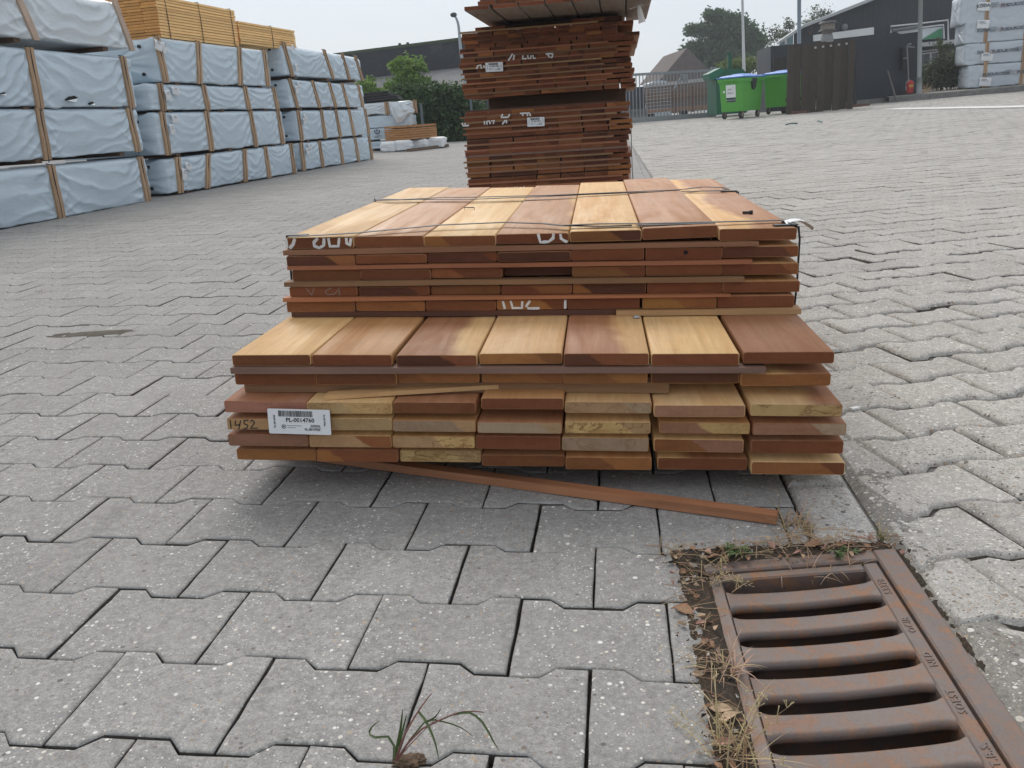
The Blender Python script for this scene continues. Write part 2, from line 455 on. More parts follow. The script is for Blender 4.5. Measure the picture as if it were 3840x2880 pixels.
def clip_poly(P, p0, n):
    """keep the side where (p-p0).n > 0"""
    res = []; d = (P - p0) @ n; m = len(P)
    for i in range(m):
        j = (i + 1) % m
        if d[i] >= 0: res.append(P[i])
        if (d[i] >= 0) != (d[j] >= 0):
            t = d[i] / (d[i] - d[j]); res.append(P[i] + (P[j] - P[i]) * t)
    return np.array(res)
def area(P):
    x, y = P[:, 0], P[:, 1]; return .5 * abs((x * np.roll(y, -1) - y * np.roll(x, -1)).sum())
def build_pavers(name, ang, anchor, lines, mat, gap0, rough, seed, LP=.2, PP=.158):
    rs = np.random.RandomState(seed)
    u = np.array([math.cos(ang), math.sin(ang)]); v = np.array([-u[1], u[0]])
    V, Fc, base, MIX = [], [], 0, []
    OUT = {1: paver_outline(1, LP, PP), 3: paver_outline(3, LP, PP)}
    kmax = int(34 / PP)
    for k in range(-18, kmax):
        for i in range(-150, 150):
            c = anchor + u * (LP * (i + .5) + LP * .5 * (k % 2)) + v * PP * k
            if c[1] < -1.2 or c[1] > 31: continue
            nearby = math.hypot(c[0], c[1] - .8) < 2.6
            ls = lines(k); lo = min((c - p0) @ n for p0, n in ls)
            if lo < -.165: continue
            px, py, dd = project((c[0], c[1], float(zg(c[0], c[1]))))
            if not nearby:
                if dd < .3: continue
                mrg = 1500 if dd < 6 else 650
                if px < -mrg or px > 3840 + mrg: continue
            if c[0] < -5.2: continue
            gap = gap0 if dd < 3.2 else gap0 * (1.15 if dd < 7 else (.95 if dd < 12 else .7))
            lod = 3 if dd < 3.2 and (dd > .3 and -400 < px < 4240) else (2 if dd < 8.5 else 1)
            P = OUT[3 if lod == 3 else 1]
            th = rs.normal(0, .010 if rough else .002)
            R = np.array([[math.cos(ang + th), -math.sin(ang + th)], [math.sin(ang + th), math.cos(ang + th)]])
            c = c + rs.normal(0, .0022 if rough else .0005, 2)
            W = P @ R.T + c
            if lo < .165:
                for p0, n in ls:
                    W = clip_poly(W, p0, n)
                    if len(W) < 3: break
                if len(W) < 3 or area(W) < ((.009 if dd < 5 else .003) if rough else .0035): continue
                keep = [q for q in range(len(W)) if np.hypot(*(W[q] - W[q - 1])) > .007]; W = W[keep]
            K = len(W)
            jit = rs.normal(0, .0016 if rough else .0005, (K, 2)) if lod == 3 else 0
            if lod == 3: rings = [(gap / 2, -.03), (gap / 2, -.011), (gap / 2 + .0035, -.0045), (gap / 2 + .010, -.0008), (gap / 2 + .02, 0)] if rough else \
                    [(gap / 2, -.03), (gap / 2, -.0026), (gap / 2 + .0012, -.0009), (gap / 2 + .0035, -.0001), (gap / 2 + .009, 0)]
            elif lod == 2: rings = [(gap / 2, -.02), (gap / 2, -.005), (gap / 2 + .006, 0)] if rough else [(gap / 2, -.02), (gap / 2, -.002), (gap / 2 + .003, 0)]
            else: rings = [(gap / 2, -.015), (gap / 2 + .002, 0)]
            qk = .9 if dd < 4 else .45
            hz = qk * rs.normal(0, .003 if rough else .0009); tl = qk * rs.normal(0, .015 if rough else .005, 2)
            if rough: hz += .006 * mnoise.noise((c[0] * .9, c[1] * .9, 3.3))
            if lo < .165 and rough: rings = [(gap / 2, -.03), (gap / 2, -.009), (gap / 2 + .006, -.0012)]; jit = 0
            prev = None
            for ri, (ins, z) in enumerate(rings):
                Q = inset(W, ins) + (jit if ri else 0)
                zz = zg(Q[:, 0], Q[:, 1]) + z + hz + (Q - c) @ tl
                V.append(np.column_stack([Q, zz]))
                cur = np.arange(base, base + K); base += K
                if prev is not None:
                    n1 = np.roll(prev, -1); n2 = np.roll(cur, -1)
                    Fc += list(zip(prev.tolist(), n1.tolist(), n2.tolist(), cur.tolist()))
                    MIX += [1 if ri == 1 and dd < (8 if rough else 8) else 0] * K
                prev = cur
            Fc.append(tuple(prev.tolist())); MIX.append(0)
    me = bpy.data.meshes.new(name)
    me.from_pydata(np.concatenate(V).tolist(), [], Fc)
    sm = [len(f) == 4 for f in Fc]; MI_ = MIX
    me.polygons.foreach_set('use_smooth', sm)
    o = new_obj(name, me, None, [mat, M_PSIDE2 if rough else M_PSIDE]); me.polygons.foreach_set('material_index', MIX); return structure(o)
M_PAV = mat_paver('smooth_paver', (.293, .287, .278), False)
M_PAVR = mat_paver('washed_paver', (.435, .418, .390), True)
gdir = np.array([.122, 1.0]); gdir /= np.linalg.norm(gdir); gn = np.array([-gdir[1], gdir[0]])   # gn points left
# smooth interlocking paving on the left, up to the gutter strip and the dirt beside the gully
ANG_L = rad(-7.6)
vL = np.array([-math.sin(ANG_L), math.cos(ANG_L)])
ancL = np.array([-.187, 1.258]) + vL * (PP / 2 + PA / 2)
# the boundary steps left beside the gully
LN_FAR = [(np.array([gutter(1.25) - .118, 1.25]), gn)]
LN_BACK = [(np.array([gutter(1.25) - .004, 1.25]), gn)]
LN_NEAR = [(np.array([.2555, 1.169]), np.array([-1.0, .153]) / math.hypot(1, .153))]
build_pavers('smooth_paving', ANG_L, ancL, lambda k: (LN_BACK if k > 18 else LN_FAR) if k >= 0 else LN_NEAR, M_PAV, .0034, False, 3)
# exposed-aggregate paving on the right
ANG_R = rad(8.3)
LN_R = [(np.array([gutter(1.19) + .012, 1.19]), -gn)]
build_pavers('washed_paving', ANG_R, np.array([.905, 1.587]), lambda k: LN_R, M_PAVR, .0062, True, 8, .215, .160)

# gutter strip of small concrete blocks, in line with the gully
M_STRIP = mat_paver('gutter_block', (.50, .485, .46), True)
def strip():
    bm = bmesh.new(); rs = random.Random(5)
    t = -.012
    while t > -3.0:
        L = .232
        for (lo, hi) in ((t - L, t),):
            dv = Vector((gdir[0], gdir[1], 0)); nv = Vector((gn[0], gn[1], 0))
            base = Vector((gutter(1.183), 1.183, 0))
            pts = lambda ins: [base + nv * a + dv * (-b) for a, b in ((.005 + ins, hi - ins), (.005 + ins, lo + ins), (.113 - ins, lo + ins), (.113 - ins, hi - ins))]
            prev = None; dz = rs.uniform(-.003, .004)
            for ins, z in ((.002, -.03), (.002, -.008), (.007, -.001), (.014, .002)):
                ring = []
                for p in pts(ins):
                    ring.append(bm.verts.new((p.x, p.y, float(zg(p.x, p.y)) + z + dz)))
                if prev:
                    for k in range(4): bm.faces.new((prev[k], prev[(k + 1) % 4], ring[(k + 1) % 4], ring[k]))
                prev = ring
            bm.faces.new(prev)
        t -= L + .004
    bmesh.ops.recalc_face_normals(bm, faces=bm.faces)
    structure(from_bm('gutter_strip', bm, M_STRIP))
strip()

# ------------------------------------------------------------------ cast iron gully
def mat_iron():
    k = NB('rusty_iron'); o = k.tc.outputs['Object']
    n = k.noise(o, 38, 8, .72, .7); n2 = k.noise(o, 220, 4, .7); n3 = k.noise(o, 9, 4, .6)
    c = k.ramp(n, [(.30, (.125, .106, .102)), (.44, (.165, .128, .114)), (.52, (.18, .112, .08)), (.59, (.26, .12, .055)), (.72, (.17, .085, .05))])
    c = k.mix(k.rng(n3, .40, .65, 0, .65), c, (.165, .146, .142))
    c = k.mix(k.rng(n2, .5, .8, 0, .5), c, (.13, .075, .055))
    k.bump(n2, .35, .0012)
    return k.fin(c, k.rng(n, .3, .7, .40, .68), .6, k.rng(n, .35, .6, .30, .05))
M_IRON = mat_iron()
PIT = .0655
SLOTS = [.0685 + PIT * i for i in range(9)]
FL = .66
gully = thing('gully_grate', 'rusty cast iron gully grate with seven curved slots set in the paving', 'drain grate', gfr(.155, .30, GZ))
gi = Matrix.Translation(-Vector(gully.location))
def gq(a, t, z): return gfr(a, t, GZ + z)
def prism_gully(bm, a0, a1, t0, t1, z0, z1, b=.0025):
    o = [(a0, t0), (a1, t0), (a1, t1), (a0, t1)]
    rings = []
    for ins, z in ((0, z0), (0, z1 - b), (b, z1)):
        s = [(a0 + ins, t0 + ins), (a1 - ins, t0 + ins), (a1 - ins, t1 - ins), (a0 + ins, t1 - ins)]
        rings.append([bm.verts.new(gi @ gq(a, t, z)) for a, t in s])
    for r0, r1 in zip(rings, rings[1:]):
        for k in range(4): bm.faces.new((r0[k], r0[(k + 1) % 4], r1[(k + 1) % 4], r1[k]))
    bm.faces.new(rings[-1])
bm = bmesh.new()
for args in ((0, .0345, .0, FL), (.0347, .300, .0, .030)):
    prism_gully(bm, *args, -.09, .0035)
bmesh.ops.recalc_face_normals(bm, faces=bm.faces)
from_bm('frame', bm, M_IRON, gully)
A0, A1 = .0372, .300            # grating between these
S0, S1 = .0605, .267             # slots between these
def hump(a): 
    q = (a - S0) / (S1 - S0); return -.0042 * (1 - (2 * q - 1) ** 2) - .0015 * q
bm = bmesh.new()
prism_gully(bm, A0, S0 - .001, .0325, FL, -.045, .0005)
prism_gully(bm, S1 + .001, A1, .0325, FL, -.045, -.0012)
prism_gully(bm, S0 - .001, S1 + .001, .0325, SLOTS[0] - .017, -.045, .0)
bmesh.ops.recalc_face_normals(bm, faces=bm.faces)
from_bm('grating_border', bm, M_IRON, gully)
for i in range(len(SLOTS) - 1):
    t0, t1 = SLOTS[i] + .0140, SLOTS[i + 1] - .0140
    bm = bmesh.new(); prev = None
    prof = [(t0 + .012, -.05), (t0 + .012, -.016), (t0 + .002, -.0125), (t0, -.008), (t0 + .0006, -.0038), (t0 + .002, -.0012), (t0 + .004, -.0002), (t0 + .0055, 0), (t0 + .009, 0), (t1 - .010, 0), (t1 - .0065, 0), (t1 - .0048, -.0003), (t1 - .0024, -.0014), (t1 - .0006, -.0042), (t1, -.0085), (t1 - .002, -.0125), (t1 - .013, -.016), (t1 - .013, -.05)]
    for j in range(25):
        a = S0 - .001 + (S1 - S0 + .002) * j / 24
        q = min(a - S0, S1 - a); fl = .007 * math.exp(-max(q, 0) / .006)
        ring = []
        for n_, (t, z) in enumerate(prof):
            tt = (t0 + t1) / 2 + (t - (t0 + t1) / 2) * (1 + fl / .0163 * .8)
            ring.append(bm.verts.new(gi @ gq(a, tt, z + hump(a))))
        if prev:
            for k in range(len(prof) - 1): bm.faces.new((prev[k], prev[k + 1], ring[k + 1], ring[k]))
        prev = ring
    bmesh.ops.recalc_face_normals(bm, faces=bm.faces)
    from_bm('bar', bm, M_IRON, gully, True)
# raised lettering along the right border, read upwards
yv = Vector((-GD[0], -GD[1], 0)); xv = Vector((-GL[0], -GL[1], 0)) * -1
for txt, tpos, sz in (('53378', .100, .0145), ('OCIR', .197, .0135), ('NED', .272, .0135), ('SOEST', .352, .0135), ('T.B.S.', .438, .0135)):
    M = gi @ frame(gq(.0478, tpos, .0004), yv, xv, (0, 0, 1))
    bm = bmesh.new(); text_bm(bm, txt, sz, M, .0011, bold=.0002, space=1.15)
    from_bm('lettering', bm, simple('worn_iron_letter', (.20, .145, .125), .5, .15, 60, .5, .2), gully)
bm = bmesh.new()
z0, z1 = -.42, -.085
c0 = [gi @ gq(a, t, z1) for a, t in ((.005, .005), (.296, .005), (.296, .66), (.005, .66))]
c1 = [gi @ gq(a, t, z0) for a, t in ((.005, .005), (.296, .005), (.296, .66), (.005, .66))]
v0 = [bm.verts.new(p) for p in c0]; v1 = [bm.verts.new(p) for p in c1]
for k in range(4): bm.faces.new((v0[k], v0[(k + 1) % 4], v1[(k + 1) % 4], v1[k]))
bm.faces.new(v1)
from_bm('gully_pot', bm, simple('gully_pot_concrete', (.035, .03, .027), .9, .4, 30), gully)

# dirt round the gully
def dirt_patch(name, cells, label):
    bm = bmesh.new()
    for (a0, a1, t0, t1, h) in cells:
        nx, ny = max(3, int((a1 - a0) / .005)), max(3, int((t1 - t0) / .005)); V = {}
        for i in range(nx + 1):
            for j in range(ny + 1):
                a = a0 + (a1 - a0) * i / nx; t = t0 + (t1 - t0) * j / ny
                e = min(i / nx, 1 - i / nx) * (a1 - a0); f = min(j / ny, 1 - j / ny) * (t1 - t0)
                q = min(1, max(0, min(e, f) / .016))
                n = mnoise.noise((a * 55, t * 55, 1)) * .5 + mnoise.noise((a * 160, t * 160, 7)) * .35
                p = gfr(a, t)
                V[i, j] = bm.verts.new((p.x, p.y, float(zg(p.x, p.y)) - .014 + q * (h + .005 * n)))
        for i in range(nx):
            for j in range(ny): bm.faces.new((V[i, j], V[i + 1, j], V[i + 1, j + 1], V[i, j + 1]))
    bmesh.ops.recalc_face_normals(bm, faces=bm.faces)
    k = NB('gutter_dirt'); o = k.tc.outputs['Object']; n = k.noise(o, 210, 8, .8); n2 = k.noise(o, 30, 4)
    c = k.ramp(n, [(.28, (.045, .034, .026)), (.48, (.115, .088, .066)), (.64, (.20, .16, .12)), (.78, (.33, .27, .20))])
    c = k.mix(k.rng(n2, .45, .7, 0, .6), c, (.11, .105, .10))
    k.bump(n, 1.0, .010)
    o = from_bm(name, bm, k.fin(c, .95, .1), None, True)
    tag(o, label, 'dirt', kind='stuff')
dirt_patch('gutter_dirt', [(.279, .345, -.02, .70, .0155), (-.01, .350, -.050, .018, .0165), (.29, .40, -.03, .03, .012), (-.03, .006, -.03, .62, .009)],
           'dark crumbly dirt and moss packed round the edges of the rusty gully grate')

# gritty sand filling the gap between gutter and washed paving
def sand_fill():
    bm = bmesh.new(); V = {}; ts = [-9 + .04 * j for j in range(160)] + [-2.6 + .012 * j for j in range(280)]; n = 15
    for j, t in enumerate(ts):
        wj = (.10 if t > -2.6 else .02) + (.05 if t > -2.6 else .008) * mnoise.noise((t * 5, 2, 2)) + .02 * mnoise.noise((t * 17, 2, 5))
        for i in range(n):
            f = i / (n - 1); y = 1.183 - t; x = gutter(y) + .001 + wj * f
            h = -.0105 + .010 * math.sin(math.pi * min(1, f * 1.05)) ** .6 + .003 * mnoise.noise((x * 40, y * 40, 1)) + .0016 * mnoise.noise((x * 150, y * 150, 4)) - (.010 if i == n - 1 else 0)
            V[i, j] = bm.verts.new((x, y, float(zg(x, y)) + h))
    for j in range(len(ts) - 1):
        for i in range(n - 1): bm.faces.new((V[i, j], V[i + 1, j], V[i + 1, j + 1], V[i, j + 1]))
    bmesh.ops.recalc_face_normals(bm, faces=bm.faces)
    structure(from_bm('gutter_sand', bm, mat_paver('gritty_sand', (.255, .243, .222), True), None, True))
sand_fill()
# dead leaves and bits of straw
def litter():
    rs = random.Random(11); bm = bmesh.new()
    def leaf(p, L, W, rz, tilt, mi, curl):
        M = Matrix.Translation(p) @ Matrix.Rotation(rz, 4, 'Z') @ Matrix.Rotation(tilt, 4, 'X')
        pts = [(-1, 0), (-.5, .75), (.1, 1), (.6, .6), (1, 0), (.6, -.55), (.1, -.95), (-.5, -.7)]
        vs = [bm.verts.new(M @ Vector((x * L, y * W, curl * L * (y * y - .3) + .1 * L * math.sin(x * 3)))) for x, y in pts]
        c = bm.verts.new(M @ Vector((0, 0, -curl * L * .4)))
        for i in range(8): 
            f = bm.faces.new((c, vs[i], vs[(i + 1) % 8])); f.material_index = mi
    spots = []
    for _ in range(60): spots.append((rs.uniform(.02, .34), rs.gauss(-.012, .022), 1))
    for _ in range(46): spots.append((rs.gauss(.316, .012), rs.uniform(.0, .6), 1))
    for a, t, s in spots:
        p = gfr(a, t); p.z = float(zg(p.x, p.y)) + rs.uniform(.0, .010)
        big = rs.random() < .28
        L = rs.uniform(.010, .017) if big else rs.uniform(.003, .008)
        leaf(p, L, L * rs.uniform(.35, .7), rs.uniform(0, 6.3), rs.gauss(0, .4), rs.choice((0, 0, 1, 2)), rs.uniform(.1, .5))
    for _ in range(170):   # straw
        if rs.random() < .55: a, t = rs.uniform(.0, .35), rs.gauss(-.02, .018)
        else: a, t = rs.gauss(.316, .013), rs.uniform(.0, .62)
        p = gfr(a, t); p.z = float(zg(p.x, p.y)) + rs.uniform(.002, .014)
        d = Vector((rs.gauss(0, 1), rs.gauss(0, .6), rs.gauss(0, .18))).normalized() * rs.uniform(.01, .035)
        tube(bm, [p - d, p + Vector((rs.gauss(0, .002), rs.gauss(0, .002), .002)), p + d], .0005, 4, rs.choice((3, 0, 1)), False)
    for _ in range(420):   # crumbs and grit
        if rs.random() < .5: a, t = rs.uniform(-.02, .35), rs.gauss(-.02, .018)
        else: a, t = rs.gauss(.318, .014), rs.uniform(-.02, .62)
        p = gfr(a, t); p.z = float(zg(p.x, p.y)) + rs.uniform(-.001, .005); r = rs.choice((.0012, .0016, .0024, .0036))
        q = [bm.verts.new(p + Vector((rs.gauss(0, r), rs.gauss(0, r), rs.gauss(0, r * .6) + (r if i == 3 else 0)))) for i in range(4)]
        mi = rs.choice((0, 1, 2, 4, 4, 5))
        for f in ((0, 1, 2), (0, 1, 3), (1, 2, 3), (0, 2, 3)): bm.faces.new([q[i] for i in f]).material_index = mi
    o = from_bm('leaf_litter', bm, [simple('dead_leaf', (.30, .17, .10), .8, .25, 60), simple('pale_leaf', (.46, .33, .22), .8, .2, 60), simple('pink_leaf', (.42, .24, .19), .8, .2, 60), simple('straw', (.42, .31, .18), .8, .2, 60), simple('dark_crumb', (.05, .035, .025), .9, .3, 60), simple('pale_grit', (.42, .40, .37), .9, .2, 60)])
    tag(o, 'dead leaves, straw and twigs scattered along the gully grate edges', 'litter', kind='stuff')
litter()

# ------------------------------------------------------------------ grass tufts and weeds
M_DRY = simple('dry_grass', (.38, .26, .15), .8, .25, 30)
M_DRYP = simple('pink_dry_grass', (.46, .30, .22), .8, .25, 30)
M_STRAWG = simple('straw_grass', (.50, .40, .22), .8, .2, 30)
M_GRN = simple('green_grass', (.085, .135, .04), .6, .3, 30)
M_GRND = simple('dark_green_blade', (.14, .18, .08), .55, .25, 20)
M_STEM = simple('purple_stem', (.20, .09, .075), .6, .25, 30)
def blade(bm, p, d, L, wid, droop, mi, seg=6, flat=True):
    """a tapering grass blade from p, heading d, drooping"""
    d = Vector(d).normalized(); pts = []; q = Vector(p)
    for i in range(seg + 1):
        pts.append(q.copy()); q = q + d * (L / seg); d = (d + Vector((0, 0, -droop / seg))).normalized()
    side = Vector((pts[-1] - pts[0])).cross(Vector((0, 0, 1)))
    if side.length < 1e-5: side = Vector((1, 0, 0))
    side.normalize()
    if flat:
        L0 = []
        for i, q in enumerate(pts):
            ww = wid * (1 - (i / seg) ** 1.6) + .0002
            L0.append((bm.verts.new(q - side * ww / 2), bm.verts.new(q + Vector((0, 0, -ww * .2))), bm.verts.new(q + side * ww / 2)))
        for a, b in zip(L0, L0[1:]):
            for k in (0, 1): bm.faces.new((a[k], a[k + 1], b[k + 1], b[k])).material_index = mi
    else:
        tube(bm, pts, [wid * (1 - .7 * i / seg) for i in range(seg + 1)], 5, mi, False)
    return pts
def tuft(name, label, x, y, n, L, wid, mats, seed, spread=1.0, up=.6, group=None, bias=(0, 0), seeds=0, r0=.012):
    rs = random.Random(seed); bm = bmesh.new()
    for i in range(n):
        an = rs.uniform(0, 6.283); e = rs.uniform(.2, 1.0) * spread
        p = Vector((rs.gauss(0, r0), rs.gauss(0, r0), -.006))
        d = (math.cos(an) * e + bias[0], math.sin(an) * e + bias[1], up * rs.uniform(.4, 1.2))
        pts = blade(bm, p, d, L * rs.uniform(.45, 1.1), wid, rs.uniform(.4, 1.5), rs.randrange(len(mats)), 6, True)
        if i < seeds:
            for q in pts[3:]:
                for _ in range(4):
                    dd = Vector((rs.gauss(0, 1), rs.gauss(0, 1), rs.gauss(.3, .6))).normalized() * rs.uniform(.004, .011)
                    tube(bm, [q, q + dd * .6, q + dd], [.0003, .0004, .0009], 4, len(mats) - 1, True)
    o = from_bm(name, bm, mats); o.location = (x, y, float(zg(x, y)))
    tag(o, label, 'grass', group)
    return o
def at_g(px, py):
    r = ray(px, py); t0 = .4; f0 = 1.0; t = .4
    while t < 90:
        p = CAM + r * t; f = p[2] - float(zg(p[0], p[1]))
        if f <= 0: return CAM + r * (t0 + (t - t0) * f0 / (f0 - f))
        t0, f0 = t, f; t *= 1.01
    return p
G = 'grass tufts growing round the gully'
def tf(name, label, px, py, *a, **k):
    p = at_g(px, py); return tuft(name, label, p[0], p[1], *a, group=G, **k)
tf('grass_tuft', 'matted dry brown grass tuft at the right end of the loose strip', 2975, 1975, 150, .060, .0016, [M_DRY, M_DRYP, M_STRAWG], 1, spread=1.1, up=.42, r0=.016, bias=(.35, -.1))
tf('grass_tuft', 'pinkish dry grass tuft halfway along the left side of the grate', 2715, 2505, 48, .055, .0020, [M_DRYP, M_STRAWG, M_DRYP], 2, spread=1.0, up=.7, r0=.009)
tf('grass_tuft', 'tall straw-coloured grass tuft at the near left of the grate', 2765, 2840, 30, .10, .0017, [M_STRAWG, M_DRY, M_STRAWG], 3, spread=.8, up=1.1, r0=.012, seeds=10)
tf('grass_tuft', 'tangled reddish dry grass along the far edge of the grate', 3020, 2085, 90, .05, .0012, [M_DRYP, M_DRY], 4, spread=1.2, up=.3, r0=.026)
tf('grass_tuft', 'small bright green grass tuft right of the pale gutter block', 3295, 2020, 60, .034, .0010, [M_GRN, M_STRAWG], 5, spread=.8, up=.9, r0=.006)
tf('grass_tuft', 'brown withered grass at the far left corner of the grate', 2660, 2150, 42, .045, .0014, [M_DRY, M_DRY, M_STRAWG], 6, spread=1.0, up=.6, r0=.018, seeds=6)
def leafy(name, label, px, py, n, L, seed):
    rs = random.Random(seed); bm = bmesh.new(); p = at_g(px, py)
    for i in range(n):
        an = rs.uniform(0, 6.283); e = rs.uniform(.5, 1)
        pts = blade(bm, (rs.gauss(0, .010), rs.gauss(0, .006), 0), (math.cos(an) * e, math.sin(an) * e, rs.uniform(.3, 1)), L * rs.uniform(.5, 1), .0012, .8, 1, 5, False)
        for q in pts[1:]:
            for _ in range(3):
                a2 = rs.uniform(0, 6.283)
                blade(bm, q, (math.cos(a2), math.sin(a2), rs.uniform(-.1, .5)), rs.uniform(.007, .014), .0034, .6, 0, 4)
    o = from_bm(name, bm, [M_GRN, M_STEM]); o.location = (p[0], p[1], p[2] + .004)
    tag(o, label, 'weed')
leafy('weed', 'green leafy weed growing at the far left corner of the grate', 2735, 2085, 7, .030, 9)
leafy('weed', 'low green weed at the far right corner of the grate', 3165, 2085, 4, .020, 10)
# the lone grass plant in a paving joint
def joint_weed():
    p = at_g(1505, 2868); bm = bmesh.new(); rs = random.Random(3)
    base = Vector((0, 0, 0))
    def stem(pts, w0, mi, flat=False):
        if flat:
            for a, b in zip(pts, pts[1:]): pass
        n = len(pts)
        tube(bm, pts, [w0 * (1 - .65 * i / (n - 1)) for i in range(n)], 5, mi, False)
    def P(px, py, dy): 
        q = at(px, py, p[1] + dy); return Vector(q - p)
    def strap_leaf(pts, wid, mi):
        n = len(pts); prev = None
        for i, q in enumerate(pts):
            d = (pts[min(i + 1, n - 1)] - pts[max(i - 1, 0)]).normalized(); s = d.cross(Vector((.2, -1, .3))).normalized()
            ww = wid * .5 * (1 - (max(0, i / (n - 1) - .25) / .75) ** 2) + .0003
            cur = (bm.verts.new(q - s * ww / 2), bm.verts.new(q + Vector((0, .0008, -.0006))), bm.verts.new(q + s * ww / 2))
            if prev:
                for k in (0, 1): bm.faces.new((prev[k], prev[k + 1], cur[k + 1], cur[k])).material_index = mi
            prev = cur
    def arc(ps, dys, n=9):
        ps = [P(x, y, d) for (x, y), d in zip(ps, dys)]; res = []
        for i in range(n):
            t = i / (n - 1) * (len(ps) - 1); k = min(int(t), len(ps) - 2); f = t - k
            a, b, c, d = ps[max(k - 1, 0)], ps[k], ps[k + 1], ps[min(k + 2, len(ps) - 1)]
            res.append(.5 * ((2 * b) + (c - a) * f + (2 * a - 5 * b + 4 * c - d) * f * f + (3 * b - a - 3 * c + d) * f ** 3))
        return res
    strap_leaf(arc([(1480, 2840), (1500, 2745), (1510, 2660)], (0, .0, .01)), .0055, 0)
    strap_leaf(arc([(1495, 2800), (1512, 2730), (1525, 2680)], (0, .0, .01)), .004, 0)
    stem(arc([(1485, 2850), (1515, 2760), (1570, 2665), (1618, 2600)], (0, 0, .01, .02)), .0016, 2)
    strap_leaf(arc([(1570, 2670), (1600, 2710), (1630, 2780), (1646, 2850)], (.01, 0, -.01, -.02)), .0052, 1)
    stem(arc([(1490, 2845), (1560, 2750), (1650, 2700), (1730, 2670), (1790, 2668), (1815, 2672)], (0, 0, .0, .01, .01, .01)), .0013, 2)
    strap_leaf(arc([(1700, 2680), (1760, 2672), (1810, 2710), (1850, 2780), (1872, 2815)], (.01, .0, -.01, -.02, -.03)), .0050, 1)
    strap_leaf(arc([(1500, 2830), (1590, 2710), (1660, 2706), (1730, 2730), (1775, 2762)], (0, 0, 0, -.01, -.01)), .0030, 1)
    strap_leaf(arc([(1478, 2850), (1470, 2768), (1400, 2765), (1385, 2745), (1400, 2720), (1425, 2702)], (0, -.01, -.01, 0, 0, .01)), .0048, 1)
    stem(arc([(1490, 2850), (1540, 2790), (1640, 2690)], (0, 0, .01)), .0009, 2)
    strap_leaf(arc([(1600, 2705), (1630, 2690), (1655, 2655)], (.01, .01, .01)), .003, 0)
    o = from_bm('grass_plant', bm, [M_GRN, M_GRND, M_STEM]); o.location = p
    tag(o, 'green grass plant with long drooping blades growing from a paving joint', 'weed')
    # soil clump at its root
    bm = bmesh.new(); bmesh.ops.create_icosphere(bm, subdivisions=4, radius=1)
    for v in bm.verts:
        n = mnoise.noise(v.co * 2.2) * .35 + mnoise.noise(v.co * 6) * .25 + mnoise.noise(v.co * 15) * .12
        v.co = v.co * (1 + n); v.co = Vector((v.co.x * .016, v.co.y * .011, v.co.z * .004))
    o2 = from_bm('soil_clump', bm, simple('brown_crumb_soil', (.12, .085, .06), .95, .5, 160, .1, bump=.8), None, True); o2.location = (p[0] + .008, p[1] + .002, p[2] + .002)
    tag(o2, 'dark clump of soil at the root of the lone grass plant', 'soil')
joint_weed()
# small wisps in the far joints
for px, py, n, lab in ((150, 1092, 26, 'dry wisp of grass in the paving at the far left'), (585, 1035, 14, 'small brown wisp of grass in the paving left of the pile'), (868, 925, 12, 'reddish wisp of grass in the paving just left of the pile')):
    p = at_g(px, py); tuft('grass_wisp', lab, p[0], p[1], n, .05, .0018, [M_DRY, M_STRAWG], px, up=.3, group='wisps of grass in the paving joints')
p = at_g(835, 1443); tuft('grass_wisp', 'dry curled scrap of grass beside the pile near its left front corner', p[0], p[1], 16, .03, .003, [M_DRYP, M_DRY], 77, up=.2, group='wisps of grass in the paving joints')
# oil stain left of the pile, a thin sheet in the joints' level
def stain(name, px, py, rx, ry, rot):
    p = at_g(px, py); bm = bmesh.new(); n = 48; rings = []
    for r in (0.001, .35, .7, 1.0):
        rings.append([])
        for i in range(n):
            a = 2 * math.pi * i / n; q = r * (1 + .35 * mnoise.noise((math.cos(a) * 2, math.sin(a) * 2, 5)))
            x, y = rx * q * math.cos(a), ry * q * math.sin(a)
            X = p[0] + x * math.cos(rot) - y * math.sin(rot); Y = p[1] + x * math.sin(rot) + y * math.cos(rot)
            rings[-1].append(bm.verts.new((X, Y, float(zg(X, Y)) + .0035 - .004 * r)))
    for a, b in zip(rings, rings[1:]):
        for i in range(n): bm.faces.new((a[i], a[(i + 1) % n], b[(i + 1) % n], b[i]))
    bm.faces.new(rings[0])
    bmesh.ops.recalc_face_normals(bm, faces=bm.faces)
    structure(from_bm(name, bm, simple('damp_sand', (.085, .072, .056), .9, .35, 25), None, True))
stain('damp_sand_patch', 370, 1250, .17, .045, rad(4))

# ================================================================== THE NEAR PILE OF BOARDS
PW, PL_, PU = Vector((.9930, -.1118, -.0401)), Vector((.1118, .9937, 0)), Vector((.0399, -.0045, .9992))
PW = PL_.cross(PU).normalized() ; PU = PW.cross(PL_).normalized(); PL_ = PL_.normalized()
PF = frame((0, 0, 0), PW, PL_, PU)
def pl(px, py, z):
    """local pile coordinates of photo pixel on the pile plane of height z"""
    r = ray(px, py); U = np.array(PU); t = (z - U @ CAM) / (U @ r); p = CAM + r * t
    return np.array([np.array(PW) @ p, np.array(PL_) @ p, z])
TONE = {'r': (.37, .178, .090), 'p': (.50, .278, .155), 'y': (.71, .475, .225), 'o': (.49, .262, .112), 't': (.59, .37, .175), 'd': (.22, .085, .05)}
ENDC = {'r': (.205, .072, .031), 'd': (.12, .046, .025), 'o': (.34, .145, .048), 'b': (.265, .107, .040), 'y': (.60, .39, .17), 't': (.46, .285, .145), 'g': (.38, .27, .175), 'p': (.33, .165, .10)}
ENDN = {'r': 'reddish brown', 'd': 'very dark brown', 'o': 'orange brown', 'b': 'mid brown', 'y': 'pale yellow', 't': 'tan', 'g': 'greyish tan', 'p': 'pinkish brown'}
